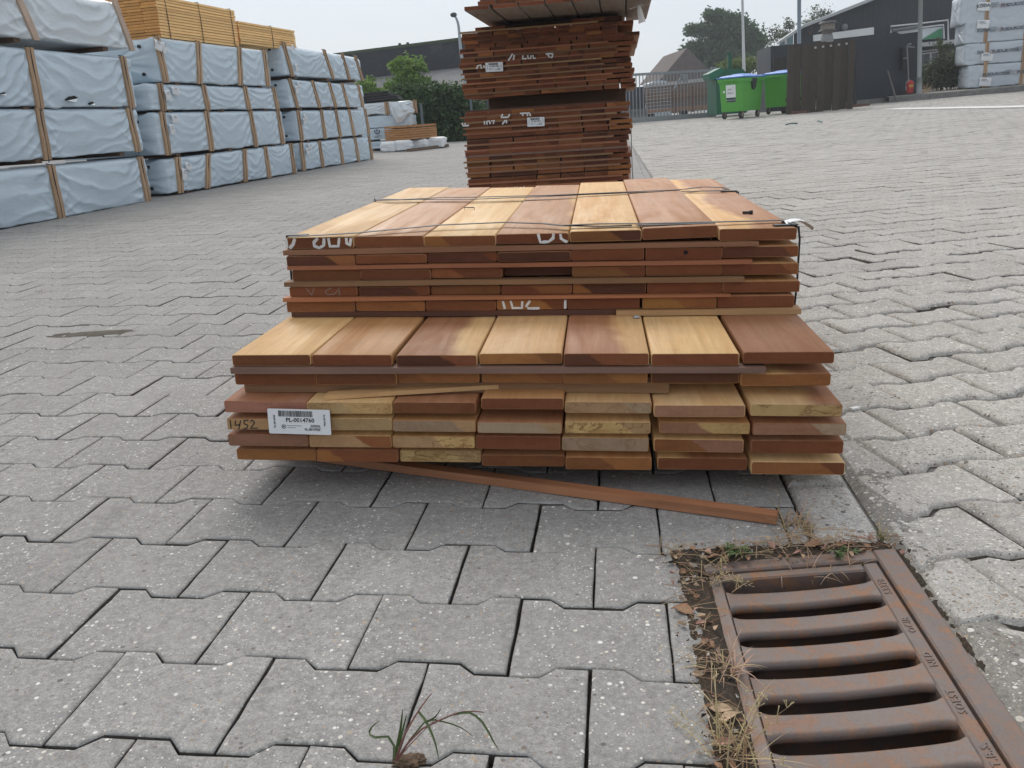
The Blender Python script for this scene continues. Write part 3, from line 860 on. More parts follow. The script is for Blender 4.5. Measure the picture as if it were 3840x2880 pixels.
def board_mesh(wd, th, L, r=.0038, seed=0, warp=.0):
    rs = random.Random(seed); prof = []
    for cx, cz, a0 in ((wd / 2 - r, th / 2 - r, 0), (-wd / 2 + r, th / 2 - r, 90), (-wd / 2 + r, -th / 2 + r, 180), (wd / 2 - r, -th / 2 + r, 270)):
        for k in range(4):
            a = rad(a0 + 30 * k); prof.append((cx + r * math.cos(a), cz + r * math.sin(a)))
    bm = bmesh.new(); n = len(prof); secs = [(0, .0012), (.0012, 0), (L * .33, 0), (L * .66, 0), (L - .0012, 0), (L, .0012)]
    R = []
    for y, ins in secs:
        sx = 1 - 2 * ins / wd; sz = 1 - 2 * ins / th
        bow = warp * math.sin(y / L * math.pi)
        R.append([bm.verts.new((x * sx, y, z * sz + bow)) for x, z in prof])
    for a, b in zip(R, R[1:]):
        for k in range(n):
            f = bm.faces.new((a[k], b[k], b[(k + 1) % n], a[(k + 1) % n])); f.smooth = True
    for ring, rev in ((R[0], False), (R[-1], True)):
        f = bm.faces.new(list(reversed(ring)) if rev else ring); f.material_index = 1
    bmesh.ops.recalc_face_normals(bm, faces=bm.faces)
    me = bpy.data.meshes.new('board'); bm.to_mesh(me); bm.free()
    me.materials.append(M_WOOD); me.materials.append(M_END)
    return me
def jitter(c, rs, s=.08):
    f = 1 + rs.gauss(0, s); return [min(.9, max(.01, q * f * (1 + rs.gauss(0, s * .3)))) for q in c]
def set_tones(o, rs, ta, tb=None, edge=9.0, ea=(.2, .1, .05), eb=None, eedge=9.0, stain=0.0):
    o['tone_a'] = jitter(ta, rs, .05); o['tone_b'] = jitter(tb or ta, rs, .05); o['edge'] = float(edge)
    o['end_a'] = jitter(ea, rs, .10); o['end_b'] = jitter(eb or ea, rs, .08); o['end_edge'] = float(eedge); o['stain'] = float(stain)

ROWS = {
 1: (1.785, [[-668,-524,388,412],[-523,-378,388,412],[-378,-229,389,411],[-229,-81,392,413],[-80,64,395,417],[65,214,398,422],[215,366,393,417]]),
 2: (1.775, [[-668,-522,353,375],[-520,-372,357,376],[-371,-227,357,377],[-226,-77,358,378],[-77,69,358,381],[72,222,357,381],[222,371,360,382]]),
 3: (1.77, [[-658,-511,323,346],[-511,-364,324,345],[-364,-217,325,345],[-215,-75,326,346],[-75,72,325,346],[73,222,326,348],[222,372,326,349]]),
 4: (1.765, [[-664,-519,292,312],[-515,-368,292,311],[-366,-221,292,310],[-219,-75,292,311],[-74,74,292,313],[76,225,290,314],[225,375,292,315]]),
 5: (1.755, [[-671,-525,260,283],[-522,-377,261,282],[-375,-230,261,281],[-229,-86,262,283],[-85,61,262,285],[66,213,262,285],[215,365,263,287]]),
 6: (1.463, [[-674,-529,227,248],[-527,-382,227,248],[-375,-232,226,247],[-229,-84,229,249],[-82,64,228,250],[67,215,227,249],[221,371,230,251]]),
 7: (1.463, [[-674,-525,191,213],[-523,-376,193,214],[-375,-230,195,214],[-226,-83,195,216],[-83,62,195,217],[68,217,194,218],[219,369,190,212]]),
 8: (1.428, [[-684,-533,150,172],[-532,-380,150,172],[-378,-233,151,172],[-224,-81,158,179],[-80,68,151,172],[71,223,147,169],[231,381,149,171]]),
 9: (1.432, [[-684,-537,117,139],[-535,-383,117,140],[-382,-234,116,138],[-232,-84,115,136],[-80,67,113,135],[81,234,114,135],[238,392,113,135]]),
 10: (1.438, [[-688,-540,84,107],[-539,-388,82,105],[-386,-238,83,106],[-237,-88,81,106],[-86,65,78,103],[73,226,78,102],[238,393,76,100]]),
 11: (1.445, [[-682,-532,51,73],[-531,-381,50,74],[-379,-231,49,72],[-230,-81,43,65],[-80,71,41,65],[81,236,40,63],[241,399,36,60]])}
# (top tone, second tone, edge, end tone, second end tone, end edge, stain)
N9 = 9.0
SPEC = {
 1: [('y','y',N9,'r','r',N9,0),('p','p',N9,'r','r',N9,0),('y','y',N9,'o','r',-.03,0),('p','y',.062,'r','r',N9,0),('y','y',N9,'b','d',.02,0),('p','p',N9,'r','r',N9,0),('y','p',-.035,'r','r',N9,0)],
 2: [('r','r',N9,'d','b',.022,0),('r','r',N9,'r','r',N9,0),('r','r',N9,'d','r',.05,0),('r','r',N9,'d','d',N9,0),('r','r',N9,'r','r',N9,0),('r','r',N9,'r','r',N9,0),('o','o',N9,'d','r',.05,0)],
 3: [('r','r',N9,'r','r',N9,0),('r','r',N9,'r','r',N9,0),('r','r',N9,'b','r',-.02,0),('r','r',N9,'d','d',N9,0),('r','r',N9,'b','r',.03,0),('r','r',N9,'r','r',N9,0),('o','o',N9,'r','b',.05,0)],
 4: [('r','r',N9,'r','r',N9,0),('r','r',N9,'d','r',.04,0),('r','r',N9,'b','b',N9,0),('r','r',N9,'r','b',.0,0),('r','r',N9,'o','d',-.045,0),('r','r',N9,'r','r',N9,0),('o','o',N9,'r','r',N9,0)],
 5: [('r','r',N9,'b','b',N9,0),('r','r',N9,'b','o',.05,0),('r','r',N9,'r','r',N9,0),('r','r',N9,'o','r',.03,0),('r','r',N9,'r','r',N9,0),('r','r',N9,'o','b',.0,0),('r','r',N9,'r','r',N9,0)],
 6: [('y','y',N9,'r','r',N9,0),('o','o',N9,'r','r',N9,0),('r','y',.015,'d','r',.02,0),('y','y',N9,'o','b',.035,0),('r','y',.020,'d','r',-.02,0),('y','y',N9,'r','r',N9,0),('r','r',N9,'r','r',N9,0)],
 7: [('r','r',N9,'r','r',N9,0),('o','o',N9,'r','r',N9,0),('o','o',N9,'b','o',-.03,0),('o','o',N9,'o','b',.03,0),('o','o',N9,'b','o',.01,0),('o','o',N9,'d','d',N9,0),('t','r',.02,'o','o',N9,0)],
 8: [('r','r',N9,'p','p',N9,0),('y','y',N9,'t','y',.0,.55),('r','r',N9,'r','r',N9,0),('o','o',N9,'r','r',N9,0),('t','t',N9,'t','g',.03,.5),('y','y',N9,'p','p',N9,0),('y','r',.035,'y','y',N9,.85)],
 9: [('r','r',N9,'t','t',N9,0),('y','y',N9,'t','t',N9,.2),('o','o',N9,'g','t',.04,.25),('r','r',N9,'g','t',.045,0),('y','y',N9,'y','t',.03,.95),('o','o',N9,'p','y',.0,.35),('r','r',N9,'p','g',.03,.3)],
 10: [('r','r',N9,'p','p',N9,.2),('t','t',N9,'t','b',.02,.3),('o','o',N9,'t','y',.01,.95),('r','r',N9,'r','r',N9,0),('t','t',N9,'g','g',N9,.5),('y','y',N9,'b','p',.0,.2),('r','r',N9,'r','r',N9,0)],
 11: [('r','r',N9,'o','o',N9,0),('r','r',N9,'o','r',-.04,0),('t','t',N9,'y','t',.03,.9),('r','r',N9,'r','r',N9,0),('o','o',N9,'b','o',.0,.15),('y','r',-.02,'r','r',N9,0),('y','y',N9,'b','r',.05,0)]}
NEAR_BOARD = {}
def near_boards():
    rs = random.Random(21); G = 'hardwood boards in the near pile'
    topn = {'y': 'pale yellow', 'p': 'pinkish brown', 'r': 'reddish brown', 'o': 'light brown', 't': 'tan'}
    for row, (Y, bs) in ROWS.items():
        for i, (x0, x1, z0, z1) in enumerate(bs):
            x0, x1, z0, z1 = x0 / 1000, x1 / 1000, z0 / 1000, z1 / 1000
            ta, tb, edge, ea, eb, ee, stn = SPEC[row][i]
            dy = rs.uniform(-.004, .004) if row != 3 or i != 3 else .022
            if row in (8, 9, 10, 11): dy = {8: 0, 9: -.003, 10: .001, 11: .004}[row] + rs.uniform(-.005, .005)
            y0 = Y + dy
            y1 = [3.03, 2.985, 2.97, 3.0, 3.04, 3.09, 3.085][i] if row == 1 else 3.02 + rs.uniform(-.03, .04)
            me = board_mesh(x1 - x0 - .0005, z1 - z0, y1 - y0, .0036 if row > 1 else .0042, row * 10 + i)
            o = new_obj('hardwood_board', me)
            roll = rs.gauss(0, .004)
            if row == 1: roll = [0, 0, .0, -.004, -.012, -.028, .0][i]
            o.matrix_world = PF @ Matrix.Translation(((x0 + x1) / 2, y0, (z0 + z1) / 2)) @ Matrix.Rotation(roll, 4, 'Y')
            set_tones(o, rs, TONE[ta], TONE[tb], edge, ENDC[ea], ENDC[eb], ee, stn)
            nm = ENDN[ea]
            if row in (1, 6): lab = '%s-topped board, %s from left in the %s row of the near pile' % (topn[ta] if ta == tb else 'two-tone', ORD[i + 1], ORD[row] if row > 1 else 'top')
            elif row == 11: lab = '%s board, %s from left in the bottom row of the near pile' % (nm, ORD[i + 1])
            else: lab = '%s board, %s from left in %s row down of the near pile' % (nm, ORD[i + 1], ORD[row])
            tag(o, lab, 'board', G)
            NEAR_BOARD[row, i] = o
near_boards()

def strip_obj(name, label, x0, x1, y, wd, zl0, zl1, zr0, zr1, col, yr=None, group='spacer strips between the near board rows', seed=0):
    """a thin square-sawn strip lying across the pile"""
    bm = bmesh.new(); yr = y if yr is None else yr
    n = 8; prev = None; rs = random.Random(seed)
    for i in range(n + 1):
        t = i / n; x = x0 + (x1 - x0) * t; a = zl0 + (zr0 - zl0) * t; b = zl1 + (zr1 - zl1) * t; yy = y + (yr - y) * t + rs.gauss(0, .0008)
        ring = [bm.verts.new((x, yy, a)), bm.verts.new((x, yy, b)), bm.verts.new((x, yy + wd, b)), bm.verts.new((x, yy + wd, a))]
        if prev:
            for k in range(4): bm.faces.new((prev[k], prev[(k + 1) % 4], ring[(k + 1) % 4], ring[k]))
        else: bm.faces.new(list(reversed(ring)))
        prev = ring
    bm.faces.new(prev)
    bmesh.ops.recalc_face_normals(bm, faces=bm.faces)
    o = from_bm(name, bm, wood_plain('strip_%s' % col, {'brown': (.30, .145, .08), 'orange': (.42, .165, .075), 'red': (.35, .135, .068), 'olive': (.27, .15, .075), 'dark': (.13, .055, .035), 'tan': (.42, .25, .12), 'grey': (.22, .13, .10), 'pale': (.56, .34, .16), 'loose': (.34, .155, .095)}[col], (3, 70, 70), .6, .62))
    o.matrix_world = PF
    tag(o, label, 'wood strip', group); return o
S_ = 'spacer_strip'
strip_obj(S_, 'brown spacer strip just under the top board row of the near pile', -.673, .292, 1.772, .032, .3765, .3868, .3835, .392, 'brown')
strip_obj(S_, 'red spacer strip between second and third board rows of near pile', -.665, .280, 1.765, .03, .3470, .3545, .3490, .3568, 'red')
strip_obj(S_, 'olive brown spacer strip between third and fourth board rows of near pile', -.672, .265, 1.756, .03, .3135, .3230, .3150, .3245, 'olive')
strip_obj(S_, 'orange spacer strip between fourth and fifth board rows of near pile', -.675, .240, 1.748, .03, .2832, .2915, .2870, .2905, 'orange')
strip_obj(S_, 'dark spacer strip at left on top of the wide lower ledge of near pile', -.663, .014, 1.757, .03, .2495, .2605, .2500, .2615, 'dark')
strip_obj(S_, 'tan spacer strip at right on top of the wide lower ledge of near pile', .014, .376, 1.742, .04, .2510, .2605, .2520, .2625, 'tan', seed=4)
strip_obj(S_, 'grey brown spacer strip below the sixth board row of near pile', -.675, .258, 1.452, .03, .2150, .2262, .2170, .2262, 'grey')
strip_obj(S_, 'dark recessed spacer strip below the seventh board row of near pile', -.664, .10, 1.478, .03, .1735, .1900, .1730, .1930, 'olive')
strip_obj(S_, 'loose pale strip lying askew on the eighth board row of near pile', -.502, -.198, 1.434, .030, .1725, .1800, .1800, .1880, 'pale', 1.478, group=None, seed=9)
# supports further back in the pile, seen only through the gaps
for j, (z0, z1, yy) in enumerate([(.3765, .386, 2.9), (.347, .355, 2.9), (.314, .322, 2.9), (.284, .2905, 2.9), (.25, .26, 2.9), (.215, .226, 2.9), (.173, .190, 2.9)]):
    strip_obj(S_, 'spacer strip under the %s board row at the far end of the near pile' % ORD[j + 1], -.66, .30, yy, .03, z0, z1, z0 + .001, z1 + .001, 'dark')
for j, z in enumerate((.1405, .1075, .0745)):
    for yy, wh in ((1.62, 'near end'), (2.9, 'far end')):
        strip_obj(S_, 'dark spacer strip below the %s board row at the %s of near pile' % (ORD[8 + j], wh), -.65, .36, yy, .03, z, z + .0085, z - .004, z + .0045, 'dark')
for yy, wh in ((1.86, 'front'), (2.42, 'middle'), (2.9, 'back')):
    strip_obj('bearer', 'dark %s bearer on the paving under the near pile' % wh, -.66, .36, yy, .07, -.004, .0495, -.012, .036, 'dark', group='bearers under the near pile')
# the long loose strip on the paving in front
def loose_strip():
    a = np.array([-.52, 1.70]); b = np.array([.409, 1.284]); d = (b - a) / np.linalg.norm(b - a); n = np.array([-d[1], d[0]])
    bm = bmesh.new(); prev = None; N = 10
    for i in range(N + 1):
        p = a + (b - a) * i / N; q = p + n * .024
        ring = [bm.verts.new((x, y, float(zg(x, y)) + z)) for (x, y), z in ((p, .002), (p, .0175), (q, .0175), (q, .002))]
        if prev:
            for k in range(4): bm.faces.new((prev[k], prev[(k + 1) % 4], ring[(k + 1) % 4], ring[k]))
        else: bm.faces.new(list(reversed(ring)))
        prev = ring
    bm.faces.new(prev)
    bmesh.ops.bevel(bm, geom=[e for e in bm.edges if len(e.link_faces) == 2 and e.calc_face_angle(0) > .8], offset=.001, segments=1, affect='EDGES')
    bmesh.ops.recalc_face_normals(bm, faces=bm.faces)
    # grain along the strip: the object's own axes follow it
    o = from_bm('loose_strip', bm, wood_plain('strip_loose', (.50, .225, .115), (5, 90, 90), .55, .5))
    M = frame((a[0], a[1], 0), (d[0], d[1], 0), (n[0], n[1], 0), (0, 0, 1)); o.data.transform(M.inverted()); o.matrix_world = M
    tag(o, 'long reddish brown strip lying on the paving in front of the pile', 'wood strip')
loose_strip()

# ---- painted and written marks on board ends (parts of their boards)
def marks(key, strokes, Y, mat, wid, name='painted_mark', th=.0005):
    o = NEAR_BOARD[key]; inv = o.matrix_world.inverted() @ PF
    bm = bmesh.new(); zc = (ROWS[key[0]][1][key[1]][2] / 1000 + .001, ROWS[key[0]][1][key[1]][3] / 1000 - .001)
    for s in strokes:
        pts = [Vector((x / 1000, 0, min(max(z / 1000, zc[0]), zc[1]))) for x, z in s]
        q = []
        for p0, p1 in zip(pts, pts[1:]): q += [p0, p0.lerp(p1, .5)]
        q.append(pts[-1])
        q = [inv @ p for p in q]
        q = [Vector((p.x, -.0002, p.z)) for p in q]
        rs = random.Random(len(q))
        ribbon(bm, q, [wid * rs.uniform(.8, 1.2) for _ in q], (0, -1, 0), th)
    bmesh.ops.recalc_face_normals(bm, faces=bm.faces)
    return from_bm(name, bm, mat, o)
marks((1, 0), [[(-667, 409), (-667, 391)], [(-648, 410), (-653, 398), (-661, 390)], [(-599, 410), (-608, 402), (-608, 394), (-598, 390), (-588, 395), (-586, 410)], [(-577, 410), (-575, 393), (-557, 393), (-554, 410)], [(-539, 410), (-539, 399), (-533, 394), (-529, 409)]], 1.785, M_CHALK, .0062)
marks((1, 3), [[(-143, 412), (-139, 395), (-122, 396), (-113, 403), (-112, 412)], [(-98, 411), (-97, 402), (-90, 397), (-84, 395)]], 1.785, M_CHALK, .0058)
marks((5, 3), [[(-216, 281), (-212, 264)], [(-200, 281), (-196, 266), (-177, 266), (-176, 280)], [(-160, 281), (-169, 268)], [(-166, 265), (-141, 265)], [(-88.5, 282), (-89, 264)]], 1.755, M_CHALK, .0052)
marks((4, 0), [[(-627, 310), (-617, 295)], [(-610, 310), (-617, 294)], [(-573, 310), (-587, 303), (-583, 295), (-568, 297), (-560, 305)], [(-558, 311), (-557, 294)]], 1.765, M_CHALKF, .0022, 'chalk_mark')
marks((9, 0), [[(-677, 136.5), (-677, 120)], [(-667, 135), (-669, 126), (-659, 127)], [(-657.5, 135.5), (-663, 118.5)], [(-643, 136), (-651.5, 135), (-652, 129), (-645, 126), (-648, 120), (-655, 119)], [(-640, 133.5), (-636, 136), (-632.5, 132), (-635, 127), (-642, 120.5), (-627, 121)]], 1.432, M_MARK, .0019, 'handwritten_number')
# drilled hole in a board end, second row, sixth board
bm = bmesh.new(); tube(bm, [(0, -.0004, 0), (0, .0006, 0)], .0045, 12)
oh = from_bm('drill_hole', bm, M_DARKIN, NEAR_BOARD[2, 5]); oh.location = (.004, 0, .003)

# ---- paper labels with barcode
def pallet_label(name, label, O, X, Z, w, h, num, sub, parent=None):
    Y = Vector(Z).cross(Vector(X)).normalized()          # out of the paper, towards the viewer
    M = frame(O, X, Z, Vector(X).cross(Vector(Z)))
    t = thing(name, label, 'label', mat=M)
    bm = bmesh.new(); N = 16; r = .05 * h
    pts = []
    for cx, cy, a0 in ((w - r, h - r, 0), (r, h - r, 90), (r, r, 180), (w - r, r, 270)):
        for k in range(5): pts.append((cx + r * math.cos(rad(a0 + 22.5 * k)), cy + r * math.sin(rad(a0 + 22.5 * k))))
    f0 = [bm.verts.new((x, y, 0)) for x, y in pts]; f1 = [bm.verts.new((x, y, .0008)) for x, y in pts]
    bm.faces.new(list(reversed(f0))); bm.faces.new(f1)
    for k in range(len(pts)): bm.faces.new((f0[k], f0[(k + 1) % len(pts)], f1[(k + 1) % len(pts)], f1[k]))
    from_bm('paper', bm, M_PAPER, t)
    bm = bmesh.new(); rs = random.Random(num); x = .175 * w
    while x < .715 * w:
        a = rs.choice((.004, .006, .010)) * w
        bx(bm, (x, .70 * h, .0009), (x + a, .935 * h, .0012)); x += a + rs.choice((.004, .006, .009)) * w
    from_bm('barcode', bm, M_INK, t)
    bm = bmesh.new()
    def T(s, cx, cy, size, rot=0, bold=0.0):
        text_bm(bm, s, size, Matrix.Translation((cx * w, cy * h, .0011)) @ Matrix.Rotation(rot, 4, 'Z'), .0002, bold=bold)
    T(num, .515, .56, .23 * h, 0, .004 * h)
    T(sub, .755, .345, .105 * h, 0, .002 * h); T(num, .705, .195, .125 * h, 0, .002 * h)
    T(num, .105, .50, .105 * h, rad(90), .001 * h); T(num, .905, .58, .095 * h, rad(-90), .001 * h)
    bx(bm, (.66 * w, .265 * h, .0009), (.85 * w, .278 * h, .0012))
    c = Vector((.245 * w, .30 * h, .0011)); R = .075 * h
    ribbon(bm, [c + Vector((R * math.cos(a), R * math.sin(a), 0)) for a in [rad(60 + 12 * i) for i in range(26)]], .018 * h, (0, 0, 1), .0003)
    for dx in (-.025, .0, .025): ribbon(bm, [c + Vector((dx * h, -.03 * h, 0)), c + Vector((dx * h, .03 * h, 0))], .014 * h, (0, 0, 1), .0003)
    q = c + Vector((R, .02 * h, 0))
    bm.faces.new([bm.verts.new(q + Vector(v) * h) for v in ((-.03, 0, .001), (.03, 0, .001), (0, .05, .001))])
    from_bm('printed_text', bm, M_INK, t)
    bm = bmesh.new()
    for yy, ln in ((.325, .22), (.245, .13)):
        x = .305
        while x < .305 + ln: 
            a = rs.uniform(.012, .03); bx(bm, (x * w, yy * h, .0009), ((x + a) * w, (yy + .028) * h, .0011)); x += a + .008
    from_bm('fine_print', bm, M_INKG, t)
    return t
o_ = PF @ Vector((-.6035, 1.4215, .1145)); zx = (PW * .1128 + PU * -.0025).normalized(); zz = (PU - zx * PU.dot(zx)).normalized()
pallet_label('pallet_label', 'white barcode label reading PL-0014760 on the near pile', o_, zx, zz, .1125, .0465, 'PL-0014760', '24/03/26')

# ---- black strapping over the upper section
def strap(name, label, lines, z, wid=.011):
    bm = bmesh.new()
    for pts in lines:
        q = []
        for p in pts:
            v = pl(p[0], p[1], z + (p[2] if len(p) > 2 else 0)); q.append(Vector(v))
        sm = []
        for a, b in zip(q, q[1:]): sm += [a, a.lerp(b, .33), a.lerp(b, .67)]
        sm.append(q[-1])
        ribbon(bm, sm, wid * 1.5, (0, 0, 1), .0012)
    return bm
def C1(x, y, *r): return (1000 + x * .4747, 650 + y * .4747) + r
def C2(x, y, *r): return (2000 + x * .5199, 650 + y * .5199) + r
bm = strap('', '', [[C1(170, 505, -.003), C1(420, 490, -.001), C1(715, 472, .001), C1(1370, 410, .004), C1(1880, 389, .005), C1(2190, 399, .005), C2(215, 379, .004), C2(480, 384, .003), C2(710, 378, .003)],
                     [C2(215, 377, .006), C2(480, 366, .006), C2(770, 365, .006), C2(1310, 353, .006), C2(1780, 341, .004), C2(1850, 352, .004), C2(1893, 372, .003)], [C2(745, 377, .005), C2(1050, 369, .005), C2(1310, 360, .006)]], .4175, .0085)
ypos = pl(*C2(1893, 372), .42)[1]
for zs in ([(.3745, .416), (.3785, .39), (.379, .30), (.376, .215), (.386, .10), (.392, .06)],):
    tube(bm, [Vector((x, ypos + .012, z)) for x, z in zs], .0022, 6)
tube(bm, [Vector((x, pl(*C1(165, 505), .41)[1] + .012, z)) for x, z in ((-.674, .41), (-.6765, .30), (-.6775, .23), (-.690, .12), (-.690, .06))], .0022, 6)
st1 = from_bm('strapping_band', bm, M_BLACK); st1.matrix_world = PF
tag(st1, 'thin black strapping band across the front end of the near pile', 'strap', 'straps round the near pile')
bm = strap('', '', [[C1(850, 216, -.002), C1(1240, 207, .001), C1(1640, 206, .003), C1(2030, 190, .004), C1(2212, 184, .004), C2(300, 158, .004), C2(660, 143, .004), C2(1050, 131, .004), C2(1390, 128, .004)],
                     [C1(930, 206, .004), C1(1060, 209, .004), C1(1230, 200, .004), C1(1400, 191, .004), C1(1640, 190, .005), C1(2212, 175, .006), C2(110, 160, .006), C2(300, 152, .006), C2(660, 136, .006), C2(1000, 122, .007), C2(1110, 114, .009), C2(1220, 99, .009), C2(1370, 104, .006), C2(1400, 118, .003)]], .4175, .010)
yb = pl(*C2(1420, 125), .42)[1]
for x in (.374, -.676):
    tube(bm, [Vector((x, yb, .417)), Vector((x * 1.006, yb, .30)), Vector((x * 1.006, yb, .2))], .0022, 6)
st2 = from_bm('strapping_band', bm, M_BLACK); st2.matrix_world = PF
tag(st2, 'doubled black strapping band across the far end of the near pile', 'strap', 'straps round the near pile')
def corner(label, x, y, sgn, L=.042):
    bm = bmesh.new()
    bx(bm, (min(0, -sgn * L), -.008, .0005), (max(0, -sgn * L), .008, .0035)); bx(bm, (min(0, sgn * .003), -.008, -.012), (max(0, sgn * .003), .008, .0035))
    o = from_bm('edge_protector', bm, M_BLACK); o.matrix_world = PF @ Matrix.Translation((x, y, .417 if x > 0 else .412)) @ Matrix.Rotation(rad(8), 4, 'Z')
    tag(o, label, 'strap guard', 'strap guards on the top board edges')
a = pl(*C1(165, 505), .412); corner('black strap guard at the front left corner of the near pile', -.6685, a[1] + .012, -1)
a = pl(*C1(848, 216), .412); corner('black strap guard at the far left edge of the near pile', -.6685, a[1], -1)
corner('black strap guard at the front right corner beside the white paper tag', .3665, ypos + .010, 1)
corner('black strap guard at the far right edge of the near pile', .3665, yb, 1)
# white paper tag on the right, folded round the strap
bm = bmesh.new(); g = []
for i in range(7):
    t = i / 6
    g.append([bm.verts.new(Vector((.352 + .062 * t, ypos + .018 + .030 * t + (.075 - .055 * t) * s, .4195 + .007 * math.sin(t * 3.1) - .016 * t * t + .004 * math.sin(s * 5 + t)))) for s in (0, .33, .67, 1)])
for a, b in zip(g, g[1:]):
    for k in range(3): bm.faces.new((a[k], b[k], b[k + 1], a[k + 1]))
o = from_bm('paper_tag', bm, M_PAPER, None, True); o.matrix_world = PF
tag(o, 'crumpled white paper tag sticking out at the right of the near pile', 'paper tag')
# bits lying on the boards
a = pl(*C1(1600, 286), .4115)
bm = bmesh.new(); tube(bm, [(-.013, 0, .0), (-.013, .001, .006), (.013, .001, .006), (.013, 0, .0)], .0013, 6)
o = from_bm('staple', bm, M_BLACK); o.matrix_world = PF @ Matrix.Translation((a[0], a[1], .4105)); tag(o, 'black staple in the third top board of the near pile', 'staple')
a = pl(*C2(1545, 296), .417)
bm = bmesh.new(); tube(bm, [(-.011, 0, .004), (.002, 0, .004), (.004, 0, .0045), (.011, 0, .0045)], [.0032, .0032, .0045, .0045], 8)
o = from_bm('strap_clip', bm, M_BLACK); o.matrix_world = PF @ Matrix.Translation((a[0], a[1], .4170)); tag(o, 'small dark metal clip on the top right board', 'clip')
a = pl(*C2(743, 1048), .25)
bm = bmesh.new(); bmesh.ops.create_icosphere(bm, subdivisions=2, radius=.006)
for v in bm.verts: v.co = Vector((v.co.x * 1.2, v.co.y * .9, v.co.z * .6)) * (1 + .4 * mnoise.noise(v.co * 400))
o = from_bm('foil_scrap', bm, simple('foil', (.45, .45, .47), .3, .3, 200, .5, .6)); o.matrix_world = PF @ Matrix.Translation((a[0], a[1], .2535)); tag(o, 'small crumpled silvery scrap on the fifth board of the wide ledge', 'scrap')
# white plastic chip on the right paving
p = at_g(3205, 1540); bm = bmesh.new(); bx(bm, (-.010, -.005, 0), (.010, .005, .004), Matrix.Rotation(.3, 4, 'Z'), 0, .001)
o = from_bm('paint_chip', bm, M_PAPER); o.location = (p[0], p[1], float(zg(p[0], p[1])) + .004); tag(o, 'small white chip on the paving right of the near pile', 'chip')

# ================================================================== THE TALL STACK BEHIND
FY = rad(8.0)
FW, FLn = Vector((math.cos(FY), -math.sin(FY), 0)), Vector((math.sin(FY), math.cos(FY), 0))
FP0 = Vector((.320, 5.685, 0))
FF = frame(FP0, FW, FLn, (0, 0, 1))
def fl(cx, cy, off=0.0):
    """local (x, z) of a point given in the 2.304x crop of the photo's tall stack"""
    p = Vector(on_plane(1700 + cx / 2.304, cy / 2.304, np.array(FP0 + FLn * off), np.array(FLn)))
    return (p - FP0).dot(FW), p.z
FAR_MESH = {}
def far_board(x0, x1, z0, z1, y0, L, rs, label, group, name='stacked_board', dark=1.0, roll=0.0):
    key = (round(x1 - x0, 3), round(z1 - z0, 4), round(L, 2))
    if key not in FAR_MESH: FAR_MESH[key] = board_mesh(x1 - x0, z1 - z0, L, .003)
    o = bpy.data.objects.new(name, FAR_MESH[key]); COL.objects.link(o)
    o.matrix_world = FF @ Matrix.Translation(((x0 + x1) / 2, y0, (z0 + z1) / 2)) @ Matrix.Rotation(roll, 4, 'Y')
    k = rs.random(); e = ENDC['d'] if k < .16 else (ENDC['r'] if k < .74 else (ENDC['b'] if k < .90 else ENDC['o']))
    e = [q * dark * f for q, f in zip(e, (.95, .88, .88))]
    two = rs.random() < .25
    tt = TONE['r'] if name != 'stacked_board' or dark < 1.1 else (.27, .225, .19)
    set_tones(o, rs, tt, tt, 9, e, [q * .7 for q in e] if two else None, rs.uniform(-.03, .03) if two else 9.0)
    tag(o, label, 'board', group); return o
STRIPC = ['brown', 'red', 'brown', 'olive', 'orange', 'grey']
def far_strip(x0, x1, y, z0, z1, col, label, wd=.03):
    bm = bmesh.new(); bx(bm, (x0, y, z0), (x1, y + wd, z1))
    o = from_bm('spacer_strip', bm, MATS['strip_' + col]); o.matrix_world = FF
    return tag(o, label, 'wood strip', 'spacer strips in the tall stack')
